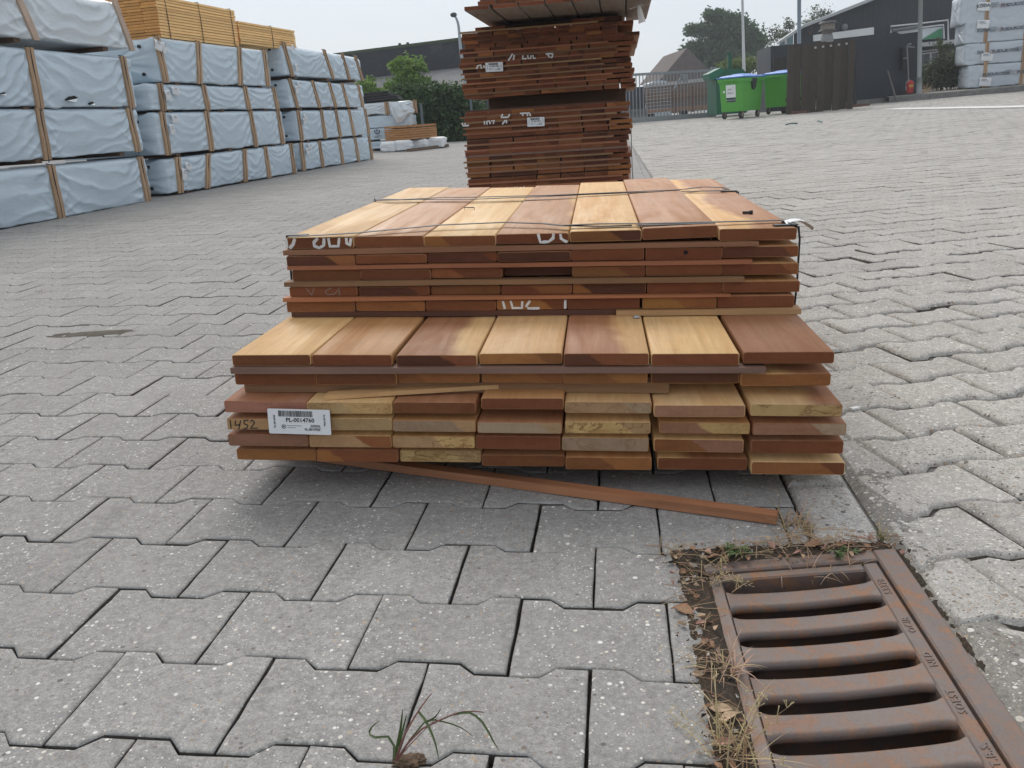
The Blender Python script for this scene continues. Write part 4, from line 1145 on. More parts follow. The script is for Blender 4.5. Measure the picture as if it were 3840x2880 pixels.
def far_stack():
    rs = random.Random(77)
    # lower pack
    z = .022; rows = 20; p = .034
    for k in range(rows):
        z0 = z + k * p; x = -.512 + rs.gauss(0, .004) + (.012 if k > 12 else 0); yr = rs.gauss(0, .004)
        n = 7; top = rows - k
        for i in range(n):
            gap = .0025 if rs.random() < .78 else rs.uniform(.006, .016)
            far_board(x, x + .143, z0, z0 + .0222, yr + rs.gauss(0, .003), 1.25, rs,
                      'dark board, %s from left, row %d down in the tall stack\'s lower pack' % (ORD[i + 1], top), 'boards in the lower pack of the tall stack', 'stacked_board')
            x += .143 + gap
        if k < rows - 1 and rs.random() < .86:
            col = rs.choice(STRIPC)
            far_strip(-.522 + rs.gauss(0, .006), .44 + rs.gauss(0, .03), -.012 + rs.gauss(0, .005), z0 + .0226, z0 + .0336, col, '%s spacer strip under row %d of the tall stack\'s lower pack' % ({'grey': 'grey brown'}.get(col, col), top - 1))
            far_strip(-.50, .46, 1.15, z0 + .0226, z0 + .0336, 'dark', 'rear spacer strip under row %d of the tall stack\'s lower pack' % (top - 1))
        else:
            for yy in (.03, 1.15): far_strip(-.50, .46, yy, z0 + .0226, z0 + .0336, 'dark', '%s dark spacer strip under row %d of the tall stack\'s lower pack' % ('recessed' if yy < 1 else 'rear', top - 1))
    ztop = z + rows * p - .0115
    # middle pack
    zb = .772; z0 = zb; rows = 14
    for k in range(rows):
        st = k < 9; top = rows - k
        wdt = .0915; x = -.497 + rs.gauss(0, .010); n = 11; yr = rs.gauss(0, .008)
        if k >= 10: x += .018
        for i in range(n):
            gap = .0015 if rs.random() < .72 else rs.uniform(.005, .014)
            if k >= 11 and i >= 10 and rs.random() < .6: continue
            far_board(x, x + wdt, z0, z0 + .0205, yr + rs.gauss(0, .003), 1.25, rs,
                      'narrow board, %s from left, row %d down in the tall stack\'s middle pack' % (ORD[i + 1], top), 'narrow boards in the middle pack of the tall stack', 'narrow_board')
            x += wdt + gap
        z0 += .0215
        if st:
            col = rs.choice(['brown', 'olive', 'red', 'tan', 'brown', 'orange'])
            far_strip(-.502 + rs.gauss(0, .006), .42 + rs.gauss(0, .06), -.014 + rs.gauss(0, .005), z0 - .0007, z0 + .0075, col, '%s spacer strip on row %d of the tall stack\'s middle pack' % (col, top))
            far_strip(-.48, .46, 1.15, z0 - .0007, z0 + .0075, 'dark', 'rear spacer strip on row %d of the tall stack\'s middle pack' % top)
            z0 += .0085
    zm = z0
    far_strip(-.49, .345, -.02, zm + .0005, zm + .0095, 'tan', 'long tan strip lying on top of the tall stack\'s middle pack')
    far_strip(-.48, .42, 1.12, zm + .0005, zm + .0095, 'dark', 'rear dark strip on top of the tall stack\'s middle pack')
    # loose boards and bearers between middle and top pack
    zt = 1.2075
    for (a, b, j) in ((.19, .285, 1), (.29, .385, 2), (.39, .49, 3)):
        far_board(a, b, zm + .0105, zm + .031, .0 + .01 * j, 1.1, rs, 'short board, %s of three on the right top of the tall stack\'s middle pack' % ORD[j], 'boards loose on the middle pack', 'narrow_board')
    for j, (a, b) in enumerate(((-.40, -.31), (-.305, -.215))):
        far_board(a, b, zm + .0105, zm + .031, .02, 1.1, rs, 'short board, %s of two on the left top of the tall stack\'s middle pack' % ORD[j + 1], 'boards loose on the middle pack', 'narrow_board')
    def bearer(y, z0, z1, lab, x0=-.40, x1=.50):
        bm = bmesh.new(); bx(bm, (x0, y, z0), (x1, y + .09, z1), None, 0, .003)
        o = from_bm('bearer', bm, M_BEARER); o.matrix_world = FF; tag(o, lab, 'bearer', 'bearers of the tall stack')
    bearer(.34, ztop + .001, zb - .001, 'dark front bearer between lower and middle pack of the tall stack', -.395, .50)
    bearer(1.05, ztop + .001, zb - .001, 'dark rear bearer between lower and middle pack of the tall stack')
    bearer(.22, zm + .032, zt - .001, 'dark front bearer under the top pack of the tall stack', -.30, .47); bearer(.75, zm + .032, zt - .001, 'dark rear bearer under the top pack of the tall stack', -.30, .47)
    for yy, wh in ((.15, 'front'), (1.0, 'rear')):
        bm = bmesh.new(); bx(bm, (-.48, yy, -.02), (.48, yy + .09, .0215)); o = from_bm('bearer', bm, M_BEARER); o.matrix_world = FF
        tag(o, 'dark %s bearer on the paving under the tall stack' % wh, 'bearer', 'bearers of the tall stack')
    # top pack, pushed forward over the packs below
    z0 = zt
    for k in range(8):
        x = -.345 + rs.gauss(0, .012) + (.0 if k == 0 else (.075 if k < 3 else .11)); n = 7 if k == 0 else (9 if k < 3 else 8); wdt = .135 if k == 0 else .097
        for i in range(n):
            far_board(x, x + wdt, z0, z0 + .0215, -.62 + (0 if k == 0 else .03) + rs.gauss(0, .010), 1.3, rs,
                      'board, %s from left, row %d up in the tall stack\'s top pack' % (ORD[i + 1], k + 1), 'boards in the top pack of the tall stack', 'stacked_board', 1.15)
            x += wdt + (.002 if rs.random() < .7 else rs.uniform(.004, .012)) + (.006 if k == 0 else 0)
        z0 += .0235
    # thin straps on the lower pack
    for x, lab in ((-.532, 'left'), (.528, 'right')):
        bm = bmesh.new(); tube(bm, [(x, .2, ztop), (x - .003, .21, .4), (x + .004 * (1 if x > 0 else -1), .2, .0)], .0028, 6)
        o = from_bm('strap', bm, simple('grey_wire', (.10, .11, .12), .5)); o.matrix_world = FF
        tag(o, 'thin grey strap hanging down the %s side of the tall stack\'s lower pack' % lab, 'strap')
    # white painted figures across the board ends
    def fmark(strokes, lab, wid=.009, mat=M_CHALK):
        bm = bmesh.new()
        for s in strokes:
            q = [Vector((fl(*p)[0], -.0165, fl(*p)[1])) for p in s]
            if len(q) == 2: q = [q[0], q[0].lerp(q[1], .5), q[1]]
            ribbon(bm, q, wid, (0, -1, 0), .0015)
        bmesh.ops.recalc_face_normals(bm, faces=bm.faces)
        o = from_bm('painted_mark', bm, mat); o.matrix_world = FF
        tag(o, lab, 'painted mark', 'white painted figures on the tall stack')
    fmark([[(515, 465), (495, 500), (478, 525)], [(530, 475), (522, 520)]], 'white painted slash left of the middle of the tall stack\'s middle pack')
    fmark([[(605, 480), (600, 508), (635, 508)], [(645, 478), (648, 506), (670, 506), (675, 478)], [(690, 478), (695, 506), (714, 503)]], 'white painted figures at the centre of the tall stack\'s middle pack')
    fmark([[(800, 468), (862, 464)], [(815, 470), (835, 498)], [(862, 465), (856, 494), (842, 500)]], 'white painted letter right of centre on the tall stack\'s middle pack')
    fmark([[(206, 598), (212, 572), (240, 562), (248, 594)], [(266, 566), (274, 590)]], 'white painted letter left of the label on the tall stack\'s middle pack')
    fmark([[(415, 1015), (430, 985)], [(415, 1015), (452, 1013), (470, 1014), (486, 1000), (486, 985)]], 'white painted figure left of the label on the tall stack\'s lower pack')
    fmark([[(578, 980), (662, 976)], [(600, 982), (604, 1002)], [(640, 980), (645, 1003)], [(664, 980), (668, 1002)]], 'white painted figure just above the label on the lower pack')
    fmark([[(80, 1062), (88, 1086), (130, 1086), (138, 1076)], [(102, 1064), (112, 1084)]], 'white painted letter at the left edge of the tall stack\'s lower pack')
    fmark([[(272, 1045), (274, 1076)], [(292, 1045), (296, 1076)], [(296, 1046), (316, 1044), (322, 1072)], [(332, 1046), (358, 1040), (348, 1070)]], 'white painted number near the left of the tall stack\'s lower pack', .008)
    fmark([[(452, 1038), (426, 1074)], [(462, 1036), (462, 1066)]], 'white painted slash near the left of the tall stack\'s lower pack')
    fmark([[(470, 1616), (466, 1634)], [(512, 1616), (516, 1632)], [(532, 1612), (540, 1634)], [(556, 1612), (560, 1632)], [(585, 1612), (592, 1628)], [(608, 1612), (618, 1610)]], 'white painted figures low on the tall stack just above the near pile')
    fmark([[(760, 1106), (765, 1124), (790, 1120), (786, 1104)], [(830, 1100), (842, 1098), (836, 1118)]], 'faint chalk figures below the label on the lower pack', .004, M_CHALKF)
    # labels
    for (x, zz, num, lab) in ((-.347, .919, 'PL-0014766', 'white barcode label PL-0014766 on the tall stack\'s middle pack'), (-.111, .582, 'PL-0014751', 'white barcode label PL-0014751 on the tall stack\'s lower pack')):
        X = (FW + Vector((0, 0, -.02))).normalized(); Z = (Vector((0, 0, 1)) - X * X.z).normalized()
        pallet_label('pallet_label', lab, FF @ Vector((x, -.024, zz)), X, Z, .107, .054, num, '24/03/26')
    # paper streamer fluttering from the strap of the top pack
    bm = bmesh.new()
    def sheet(pts, w0, w1):
        n = len(pts); prev = None
        for i, p in enumerate(pts):
            w_ = w0 + (w1 - w0) * i / (n - 1); s = Vector((.9, .3, .25)).normalized() * w_
            p = Vector(p); c = (bm.verts.new(p - s), bm.verts.new(p + Vector((0, -.01, 0))), bm.verts.new(p + s))
            if prev:
                for k in (0, 1): bm.faces.new((prev[k], prev[k + 1], c[k + 1], c[k]))
            prev = c
    K = Vector(at(2395, 22, 5.15)); E = lambda x, y: Vector(at(x, y, 5.15)) - K
    sheet([E(2395, 20), E(2400, 45), E(2408, 85)], .008, .022)
    sheet([E(2385, 28), E(2400, 20), E(2418, 18)], .006, .012)
    tube(bm, [E(2360, 35), E(2380, 27), E(2395, 22)], .0015, 5)
    o = from_bm('paper_streamer', bm, simple('streamer_paper', (.74, .70, .66), .7, .06), None, True); o.location = K
    tag(o, 'torn off-white paper streamer fluttering at the top right of the tall stack', 'paper')
far_stack()

# ================================================================== WRAPPED BUNDLES
def fold(s, v, bays, seed, amp):
    """outward displacement of the sheet: swags hung between the battens"""
    d = 0.0
    for k, (a, b) in enumerate(zip(bays, bays[1:])):
        if a <= s <= b:
            u = (s - a) / (b - a); L = b - a; rs = random.Random(seed * 31 + k)
            sag = rs.uniform(.35, .75); K = rs.uniform(2.6, 4.6); ph = rs.uniform(0, 1); tilt = rs.uniform(-.35, .35)
            wv = mnoise.noise((s * 1.8, v * 1.6, seed + .5)) * .35 + mnoise.noise((s * 5.5, v * 3.5, seed + 9.5)) * .10
            q = K * (v + sag * 4 * u * (1 - u) * min(1, L / .5) + tilt * u + wv) + ph
            f = q - math.floor(q); ridge = (1 - abs(2 * f - 1)) ** 2.3
            q2 = K * 2.3 * (v + sag * .7 * 4 * u * (1 - u) - tilt * u + wv * 1.3) + ph * 3; f2 = q2 - math.floor(q2); r2 = (1 - abs(2 * f2 - 1)) ** 2
            near = math.exp(-min(u, 1 - u) * L / .12)
            e = .30 + .7 * near + .35 * mnoise.noise((s * 2.2, v * 2, seed + 3))
            d = amp * (max(.08, e) * ridge * 1.2 + .38 * max(.1, near + .3 * mnoise.noise((s * 4, v * 4, seed))) * r2) + amp * 1.1 * math.sin(math.pi * u) * (.3 + .7 * math.sin(math.pi * min(1, max(0, v))))
            # radiating pleats from the battens
            d += amp * .35 * near * math.sin((v * 9 + u * 3) * 2.2 + k)
            # pleats fanning out of the batten corners
            H_ = .38
            for (ux, vy, sg) in ((u * L, .97, 1), ((1 - u) * L, .97, -1), (u * L, .03, 2), ((1 - u) * L, .03, -2)):
                dy = (v - vy) * H_; r = math.hypot(ux, dy); an = math.atan2(abs(dy), ux + 1e-4) + .12 * mnoise.noise((s * 3, v * 3, seed + sg))
                d += amp * .75 * (max(0, math.sin(an * (9 + 2 * ((k + seed + sg) % 3)) + k * 1.7 + sg)) ** 2) * math.exp(-((r - .10) / .13) ** 2) * (1 if abs(sg) == 1 else .7)
            return d
    return amp * .9 * (mnoise.noise((s * 6, v * 4, seed + 2)) + .5 * mnoise.noise((s * 14, v * 9, seed + 4)))
def wrapped_bundle(name, label, group, A, tdir, ndir, s0, s1, z0, z1, dep, battens, seed, mat=None, amp=.013, nu=150, nv=26, batmat=None, bat_w=.034, double=True,
                   tags=(), hem=.012, bearers=True, capdots=True, straps=True, rnd=.03, slope=0.0, topscale=0.0):
    """A: world point at s=0 on the face plane, tdir along, ndir outward; battens: list of (s_top, s_bottom)"""
    mat = mat or M_WRAP
    t = thing(name, label, 'timber bundle', group=group, mat=frame(Vector(A) + Vector(tdir) * s0 + Vector((0, 0, z0)), tdir, -Vector(ndir), (0, 0, 1)))
    L, H = s1 - s0, z1 - z0
    bats = [((a + b) / 2 - s0) for a, b in battens]
    bays = sorted(bats)
    bays = [b for b in bays]
    bm = bmesh.new(); rs = random.Random(seed)
    # cross-section loop: bottom inner -> front face up -> top -> back
    prof = [(.10, .0, 0)]
    nf = nv
    for j in range(nf + 1):
        v = j / nf
        r = rnd
        z = v * H
        y = 0.0
        if z < r: y = r - math.sqrt(max(0, r * r - (r - z) ** 2)) if False else 0.0
        if z > H - r: y = r - math.sqrt(max(0, r * r - (z - (H - r)) ** 2))
        prof.append((y, z, 1))
    for yy in (.10, .25, .5, .75, .93): prof.append((yy * dep, H, 2))
    prof += [(dep - .01, H - .02, 3), (dep, H * .5, 3), (dep, .0, 3)]
    rings = []
    for i in range(nu + 1):
        s = L * i / nu; ring = []
        ce = min(s, L - s); endr = max(0, 1 - ce / .03)
        for (y, z, k) in prof:
            v = z / H
            if k == 1:
                d = fold(s, v, [-.25] + bays + [L + .25] if False else (bays if bays and bays[0] <= s <= bays[-1] else [0]), seed, amp)
                for b, (bt, bb) in zip(bats, battens):
                    c = (bt - s0) * v + (bb - s0) * (1 - v)
                    d *= 1 - .97 * math.exp(-((s - c) / (bat_w * 1.9)) ** 4)
                zz = z
                if v < .12: zz = z + (1 - v / .12) * hem * (mnoise.noise((s * 3.1, seed, 0)) * 1.2 + .5 * mnoise.noise((s * 11, seed, 1)))
                fade = 1 - .6 * max(0, (z - (H - rnd)) / rnd)
                ring.append(Vector((s, y - d * fade + .02 * endr ** 2, zz + slope * (s / L) * v)))
            elif k == 2:
                wv = .006 * mnoise.noise((s * 3, y * 3, seed)) - .004
                ring.append(Vector((s, y, z + wv + slope * (s / L) - .012 * endr)))
            else: ring.append(Vector((s, y, z + slope * (s / L) * v)))
        rings.append([bm.verts.new(p) for p in ring])
    n = len(prof)
    for a, b in zip(rings, rings[1:]):
        for k in range(n - 1): bm.faces.new((a[k], b[k], b[k + 1], a[k + 1]))
        bm.faces.new((a[n - 1], b[n - 1], b[0], a[0]))
    # end sheets with gift-wrap creases
    for ring, e in ((rings[0], -1), (rings[-1], 1)):
        prev = ring; m = 7
        cx = Vector((ring[0].co.x, dep * .5, H * .5))
        for q in range(1, m + 1):
            f = 1 - q / (m + .6)
            cur = []
            for vtx, (y, z, k) in zip(ring, prof):
                p = cx.lerp(vtx.co, f)
                cr_ = mnoise.noise((y * 5 + e, z * 7, seed + 11)) + .6 * mnoise.noise((y * 13, z * 15, seed + 5)) + .9 * abs(mnoise.noise(((y - .4) * 4 + z * 6, (z - y * .6) * 9, seed)))
                p.x = ring[0].co.x + e * (.028 * min(1, q / 2) + .022 * cr_)
                cur.append(bm.verts.new(p))
            for k in range(n):
                bm.faces.new((prev[k], prev[(k + 1) % n], cur[(k + 1) % n], cur[k]))
            prev = cur
        bm.faces.new(prev)
    bmesh.ops.recalc_face_normals(bm, faces=bm.faces)
    from_bm('wrapping', bm, mat, t, True)
    bmat = batmat or M_BATTEN
    for j, (bt, bb) in enumerate(battens):
        pb, pt = Vector((bb - s0, -.001, -.012)), Vector((bt - s0, -.001, H + (.004) + slope * (bt - s0) / L))
        for off in ((-.5, .5) if double else (0,)):
            b2 = bmesh.new(); w_ = bat_w if double else bat_w * 2; o_ = off * (bat_w + .009)
            rr = [(-.016, -w_ / 2), (-.016, w_ / 2), (.004, w_ / 2), (.004, -w_ / 2)]; pr = None
            for i in range(7):
                p = pb.lerp(pt, i / 6); ring = [b2.verts.new((p.x + o_ + x, p.y + y - (.004 * math.sin(i)), p.z)) for y, x in rr]
                if pr:
                    for k in range(4): b2.faces.new((pr[k], pr[(k + 1) % 4], ring[(k + 1) % 4], ring[k]))
                else: b2.faces.new(list(reversed(ring)))
                pr = ring
            b2.faces.new(pr); bmesh.ops.recalc_face_normals(b2, faces=b2.faces)
            from_bm('batten', b2, bmat, t)
        if straps:
            b2 = bmesh.new(); tube(b2, [pb + Vector((0, -.0135, -.02)), pb.lerp(pt, .5) + Vector((0, -.0145, 0)), pt + Vector((0, -.013, .004)), pt + Vector((0, .03, .010))], .0042, 5)
            from_bm('strap', b2, M_BLACK, t)
    for (s, v, w_, h_, ang) in tags:
        b2 = bmesh.new(); M = Matrix.Translation((s - s0, -.030, v * H)) @ Matrix.Rotation(ang, 4, 'Y')
        pv = None
        for i in range(5):
            f = i / 4; rw = [b2.verts.new(M @ Vector((w_ * (x - .5), -.012 * math.sin(f * 2.6) - .006 * x, h_ * (.5 - f)))) for x in (0, .5, 1)]
            if pv:
                for k in (0, 1): b2.faces.new((pv[k], pv[k + 1], rw[k + 1], rw[k]))
            pv = rw
        from_bm('paper_tag', b2, M_PAPER, t, True)
        b2 = bmesh.new()
        for i, (a, b) in enumerate(((.12, .6), (.2, .5), (.32, .75))):
            bx(b2, (-w_ * .36, -.026, h_ * (.40 - a)), (w_ * (b - .45), -.024, h_ * (.44 - a)), M)
        from_bm('tag_print', b2, M_INKG, t)
    if bearers:
        for j, fr in enumerate((.12, .5, .88)):
            box('bearer', (fr * L - .035, .012, -.032), (fr * L + .035, dep - .02, -.001), M_BEARER, t)
    if capdots:
        for yy, zz in ((.14, .80), (.14, .18)):
            b2 = bmesh.new(); tube(b2, [(-.062, yy, zz * H), (-.045, yy, zz * H)], .016, 10)
            from_bm('black_cap', b2, M_BLACK, t)
    return t
UPV = Vector((0, 0, 1))
def face_line(a, b):
    a, b = Vector(a), Vector(b); d = (b - a); d.z = 0; d.normalize(); return a, d, Vector((d.y, -d.x, 0))
A1, T1, N1 = face_line((-3.434, 6.161, 0), (-3.099, 8.108, 0))
A2, T2, N2 = face_line((-3.116, 8.199, 0), (-2.454, 11.104, 0))
A3, T3, N3 = face_line((-2.480, 11.363, 0), (-1.902, 13.771, 0))
def sof(A, T, N, px, py):
    p = Vector(on_plane(px, py, np.array(A), np.array(N))); return (p - A).dot(T)
def c2p(x, y): return 450 + x * .4521, y * .4521
def bat(A, T, N, xt, yt, xb, yb): return (sof(A, T, N, *c2p(xt, yt)), sof(A, T, N, *c2p(xb, yb)))
GB1, GB2, GB3 = 'wrapped bundles in the nearest left stack', 'wrapped bundles in the middle left stack', 'wrapped bundles in the far left stack'
WB = 'wrapped_bundle'
LEFT = -.95
wrapped_bundle(WB, 'blue-grey wrapped bundle at the bottom of the nearest left stack', GB1, A1, T1, N1, LEFT, 1.985, .150, .530, 1.1, [(-.62, -.62), (.665, .660), (1.875, 1.879)], 1, amp=0.0187, nu=220, nv=34, capdots=False)
wrapped_bundle(WB, 'blue-grey wrapped bundle, second from bottom of the nearest left stack', GB1, A1, T1, N1, LEFT + .1, 1.985, .585, .938, 1.1, [(-.5, -.5), (.667, .642), (1.84, 1.86)], 2, amp=0.0169, nu=220, nv=34, capdots=False)
TORN = wrapped_bundle(WB, 'blue-grey wrapped bundle with torn lower edge, third up in the nearest left stack', GB1, A1, T1, N1, LEFT + .05, 2.02, .950, 1.355, 1.1, [(-.5, -.5), (.701, .68), (1.893, 1.89)], 3, amp=0.0187, nu=220, nv=34, capdots=False, hem=.02)
wrapped_bundle(WB, 'pale wrapped bundle with slanting battens on top of the nearest left stack', GB1, A1, T1, N1, LEFT + .15, 2.03, 1.425, 1.80, 1.1, [(-.4, -.3), (.655, .80), (1.925, 2.06)], 4, M_WRAP_L, amp=0.0205, nu=220, nv=34, capdots=False, batmat=M_BATTEN_P, double=False, straps=False, hem=.02, rnd=.06)
def tear(t, s, z, w_, h_, seed):
    '''ragged rip in the sheet: dark opening with a curled lip of film'''
    rs = random.Random(seed); bm = bmesh.new(); n = 14
    vs = [bm.verts.new((s + w_ * math.cos(a) * rs.uniform(.7, 1.1), -.030, z + h_ * math.sin(a) * rs.uniform(.5, 1.2) + w_ * .12 * math.cos(a))) for a in [2 * math.pi * i / n for i in range(n)]]
    vb = [bm.verts.new((v.co.x, -.012, v.co.z)) for v in vs]
    bm.faces.new(vs)
    for i in range(n): bm.faces.new((vs[i], vs[(i + 1) % n], vb[(i + 1) % n], vb[i]))
    bmesh.ops.recalc_face_normals(bm, faces=bm.faces); from_bm('tear', bm, M_DARKIN, t)
    bm = bmesh.new(); pv = None
    for i in range(8):
        f = i / 7; x = s - w_ + 2 * w_ * f; d = math.sin(f * math.pi)
        c = [bm.verts.new((x, -.031 - .012 * k * d, z - h_ * .5 - h_ * 1.1 * k * d + rs.uniform(-.3, .3) * h_ * k + w_ * .12 * (2 * f - 1))) for k in (0, .5, 1)]
        if pv:
            for k in (0, 1): bm.faces.new((pv[k], pv[k + 1], c[k + 1], c[k]))
        pv = c
    from_bm('torn_flap', bm, M_WRAP_L, t, True)
for s_, z_, w_, h_, sd in ((.30 - LEFT - .05, .085, .028, .008, 1), (1.05 - LEFT - .05, .060, .075, .018, 2), (1.30 - LEFT - .05, .025, .03, .01, 3)): tear(TORN, s_, z_, w_, h_, sd)
# middle left stack
B2 = lambda *a: bat(A2, T2, N2, *a)
wrapped_bundle(WB, 'blue-grey wrapped bundle at the bottom of the middle left stack', GB2, A2, T2, N2, .245, 3.03, .178, .490, 1.0, [B2(475, 1330, 490, 1545), B2(728, 1275, 718, 1545), B2(1028, 1235, 1040, 1525), B2(1198, 1205, 1235, 1480), B2(1412, 1190, 1440, 1420)], 5, amp=0.0142, tags=((B2(540, 1400, 540, 1400)[0], .72, .085, .07, .3), (B2(500, 1430, 500, 1430)[0], .5, .065, .11, .25)), slope=.03)
wrapped_bundle(WB, 'blue-grey wrapped bundle, second from bottom of the middle left stack', GB2, A2, T2, N2, .20, 2.83, .532, .905, 1.0, [B2(345, 945, 395, 1280), B2(712, 925, 750, 1215), B2(1075, 910, 1118, 1175), B2(1305, 920, 1340, 1155)], 6, amp=0.0142, tags=((B2(425, 980, 425, 980)[0], .83, .10, .075, .1), (B2(400, 1060, 400, 1060)[0], .58, .07, .09, .05)))
wrapped_bundle(WB, 'thin blue-grey wrapped bundle, third up in the middle left stack', GB2, A2, T2, N2, .20, 2.735, .925, 1.155, 1.0, [B2(325, 690, 350, 880), B2(685, 700, 720, 875), B2(1030, 715, 1060, 880), B2(1268, 725, 1298, 870)], 7, amp=0.0124, tags=((B2(430, 755, 430, 755)[0], .72, .11, .07, .15), (B2(365, 780, 365, 780)[0], .55, .075, .09, -.05)))
wrapped_bundle(WB, 'wrapped bundle with one wide slanting batten on top of middle left stack', GB2, A2, T2, N2, .44, 2.66, 1.175, 1.560, 1.0, [B2(305, 330, 375, 675), B2(645, 345, 650, 655), B2(985, 390, 990, 675), B2(1192, 425, 1220, 690)], 8, amp=0.0133, tags=((B2(240, 385, 240, 385)[0] + .09, .80, .10, .09, .25), (B2(335, 395, 335, 395)[0], .76, .045, .10, 0)), hem=.016)
# far left stack
B3 = lambda *a: bat(A3, T3, N3, *a)
wrapped_bundle(WB, 'blue-grey wrapped bundle at the bottom of the far left stack', GB3, A3, T3, N3, .14, 2.57, .185, .515, 1.0, [B3(1500, 1180, 1525, 1420), B3(1650, 1170, 1680, 1395), B3(1815, 1165, 1845, 1360), B3(1945, 1145, 1975, 1325), B3(2062, 1140, 2085, 1300)], 9, amp=0.0133, tags=((B3(1550, 1205, 1550, 1205)[0], .82, .09, .06, .3), (B3(1532, 1245, 1532, 1245)[0], .66, .07, .08, .1)))
wrapped_bundle(WB, 'blue-grey wrapped bundle, second from bottom of the far left stack', GB3, A3, T3, N3, .14, 2.54, .545, .905, 1.0, [B3(1472, 910, 1500, 1125), B3(1665, 905, 1695, 1125), B3(1785, 910, 1822, 1115), B3(1895, 905, 1935, 1100), B3(2030, 920, 2060, 1095)], 10, amp=0.0124, tags=((B3(1515, 965, 1515, 965)[0], .78, .07, .07, .2), (B3(1505, 990, 1505, 990)[0], .62, .06, .08, .1)))
wrapped_bundle(WB, 'blue-grey wrapped bundle, third up in the far left stack', GB3, A3, T3, N3, .03, 2.50, .942, 1.275, 1.0, [B3(1400, 645, 1465, 865), B3(1590, 665, 1650, 870), B3(1730, 685, 1785, 880), B3(1838, 700, 1888, 880), B3(1972, 715, 2010, 880)], 11, amp=0.0133, tags=((B3(1460, 690, 1460, 690)[0], .80, .08, .06, .3), (B3(1440, 720, 1440, 720)[0], .62, .07, .09, 0)), slope=-.03)
wrapped_bundle(WB, 'bulging blue-grey wrapped bundle on top of the far left stack', GB3, A3, T3, N3, .0, 2.52, 1.315, 1.690, 1.0, [B3(1355, 365, 1420, 590), B3(1690, 430, 1765, 650), B3(1840, 460, 1900, 670), B3(1950, 490, 2010, 690)], 12, amp=0.0151, tags=((B3(1415, 415, 1415, 415)[0], .86, .08, .07, .3), (B3(1442, 560, 1442, 560)[0], .25, .055, .09, 0)), slope=-.05, rnd=.10, hem=.02)
# bare planks stacked on top
M_PLK = wood_plain('sawn_yellow_plank', (.93, .575, .25), (60, 60, 2.5), .75, .84)
M_PLKE = wood_plain('sawn_plank_end', (.62, .31, .10), (60, 60, 60), .8, .7)
def plank_pack(word, A, T, N, s0, s1, z0, rows, cols, pitch, th, wid, back, seed, grp, ragged):
    rs = random.Random(seed); L = s1 - s0
    bm = bmesh.new(); bx(bm, (0, 0, 0), (L, wid - .004, th), None, 0, .0015)
    for f in bm.faces:
        f.material_index = 1 if abs(f.normal.x) > .8 else 0
    bm.normal_update()
    for f in bm.faces: f.material_index = 1 if abs(f.normal.x) > .8 else 0
    me = bpy.data.meshes.new('plank'); bm.to_mesh(me); bm.free()
    me.materials.append(M_PLK); me.materials.append(M_PLKE)
    F = frame(A + T * s0 - N * back + UPV * z0, T, -N, UPV)
    for r in range(rows):
        for c in range(cols):
            o = bpy.data.objects.new('sawn_plank', me); COL.objects.link(o)
            o.matrix_world = F @ Matrix.Translation((rs.uniform(-ragged, ragged), c * wid + (rs.uniform(-.004, .004) if c == 0 else 0), r * pitch))
            tag(o, 'yellow sawn plank, %s row from bottom, %s from the yard side, %s plank pack' % (ORD[r + 1], ORD[c + 1], word), 'plank', grp)
        bm = bmesh.new(); 
        for fr in (.06, .42, .95): bx(bm, (fr * L - .02, .012, th + .0003), (fr * L + .02, cols * wid - .02, pitch - .0003))
        if r < rows - 1:
            o = from_bm('spacer_laths', bm, M_BEARER); o.matrix_world = F @ Matrix.Translation((0, 0, r * pitch))
            tag(o, 'thin dark spacer laths on the %s row from bottom of the %s plank pack' % (ORD[r + 1], word), 'spacer laths', 'spacer laths in the plank packs')
        else: bm.free()
    H = rows * pitch
    for k, fr in enumerate((.10, .50, .93) if word == 'nearer' else (.55,)):
        b2 = bmesh.new(); tube(b2, [(fr * L, .3, H + .004), (fr * L, -.006, H + .002), (fr * L - .004, -.010, H * .5), (fr * L, -.006, -.004)], .0042, 5)
        o = from_bm('strap', b2, simple('brown_strap', (.13, .085, .05), .6)); o.matrix_world = F
        tag(o, '%s dark strap round the %s plank pack' % (ORD[k + 1], word), 'strap', 'straps round the plank packs')
plank_pack('nearer', A2, T2, N2, .60, 2.07, 1.570, 14, 6, .0262, .0215, .165, .03, 5, 'planks in the nearer bare pack on the wrapped stacks', .006)
plank_pack('farther', A3, T3, N3, -.935, .47, 1.612 + .012, 9, 6, .0262, .0215, .165, .03, 6, 'planks in the farther bare pack on the wrapped stacks', .008)

# ================================================================== BACKGROUND
def V3(x, y, Y): return Vector(at(x, y, Y))
def c3p(x, y): return 1250 + x * .2834, 150 + y * .2834
def c5p(x, y): return 2350 + x / 3.403, y / 3.403
def c6p(x, y): return 2800 + x / 2.127, y / 2.127
def slab(name, pts, depth, mat, parent=None, dirn=(0, 1, 0)):
    """closed solid: polygon of world points pushed back by depth along dirn"""
    bm = bmesh.new(); d = Vector(dirn) * depth
    a = [bm.verts.new(p) for p in pts]; b = [bm.verts.new(Vector(p) + d) for p in pts]; n = len(pts)
    bm.faces.new(a); bm.faces.new(list(reversed(b)))
    for i in range(n): bm.faces.new((a[i], b[i], b[(i + 1) % n], a[(i + 1) % n]))
    bmesh.ops.recalc_face_normals(bm, faces=bm.faces)
    o = from_bm(name, bm, mat)
    if parent is not None:
        o.parent = parent; o.matrix_parent_inverse = parent.matrix_world.inverted()
    return o
def under(o, parent):
    bpy.context.view_layer.update()
    o.parent = parent; o.matrix_parent_inverse = parent.matrix_world.inverted(); return o
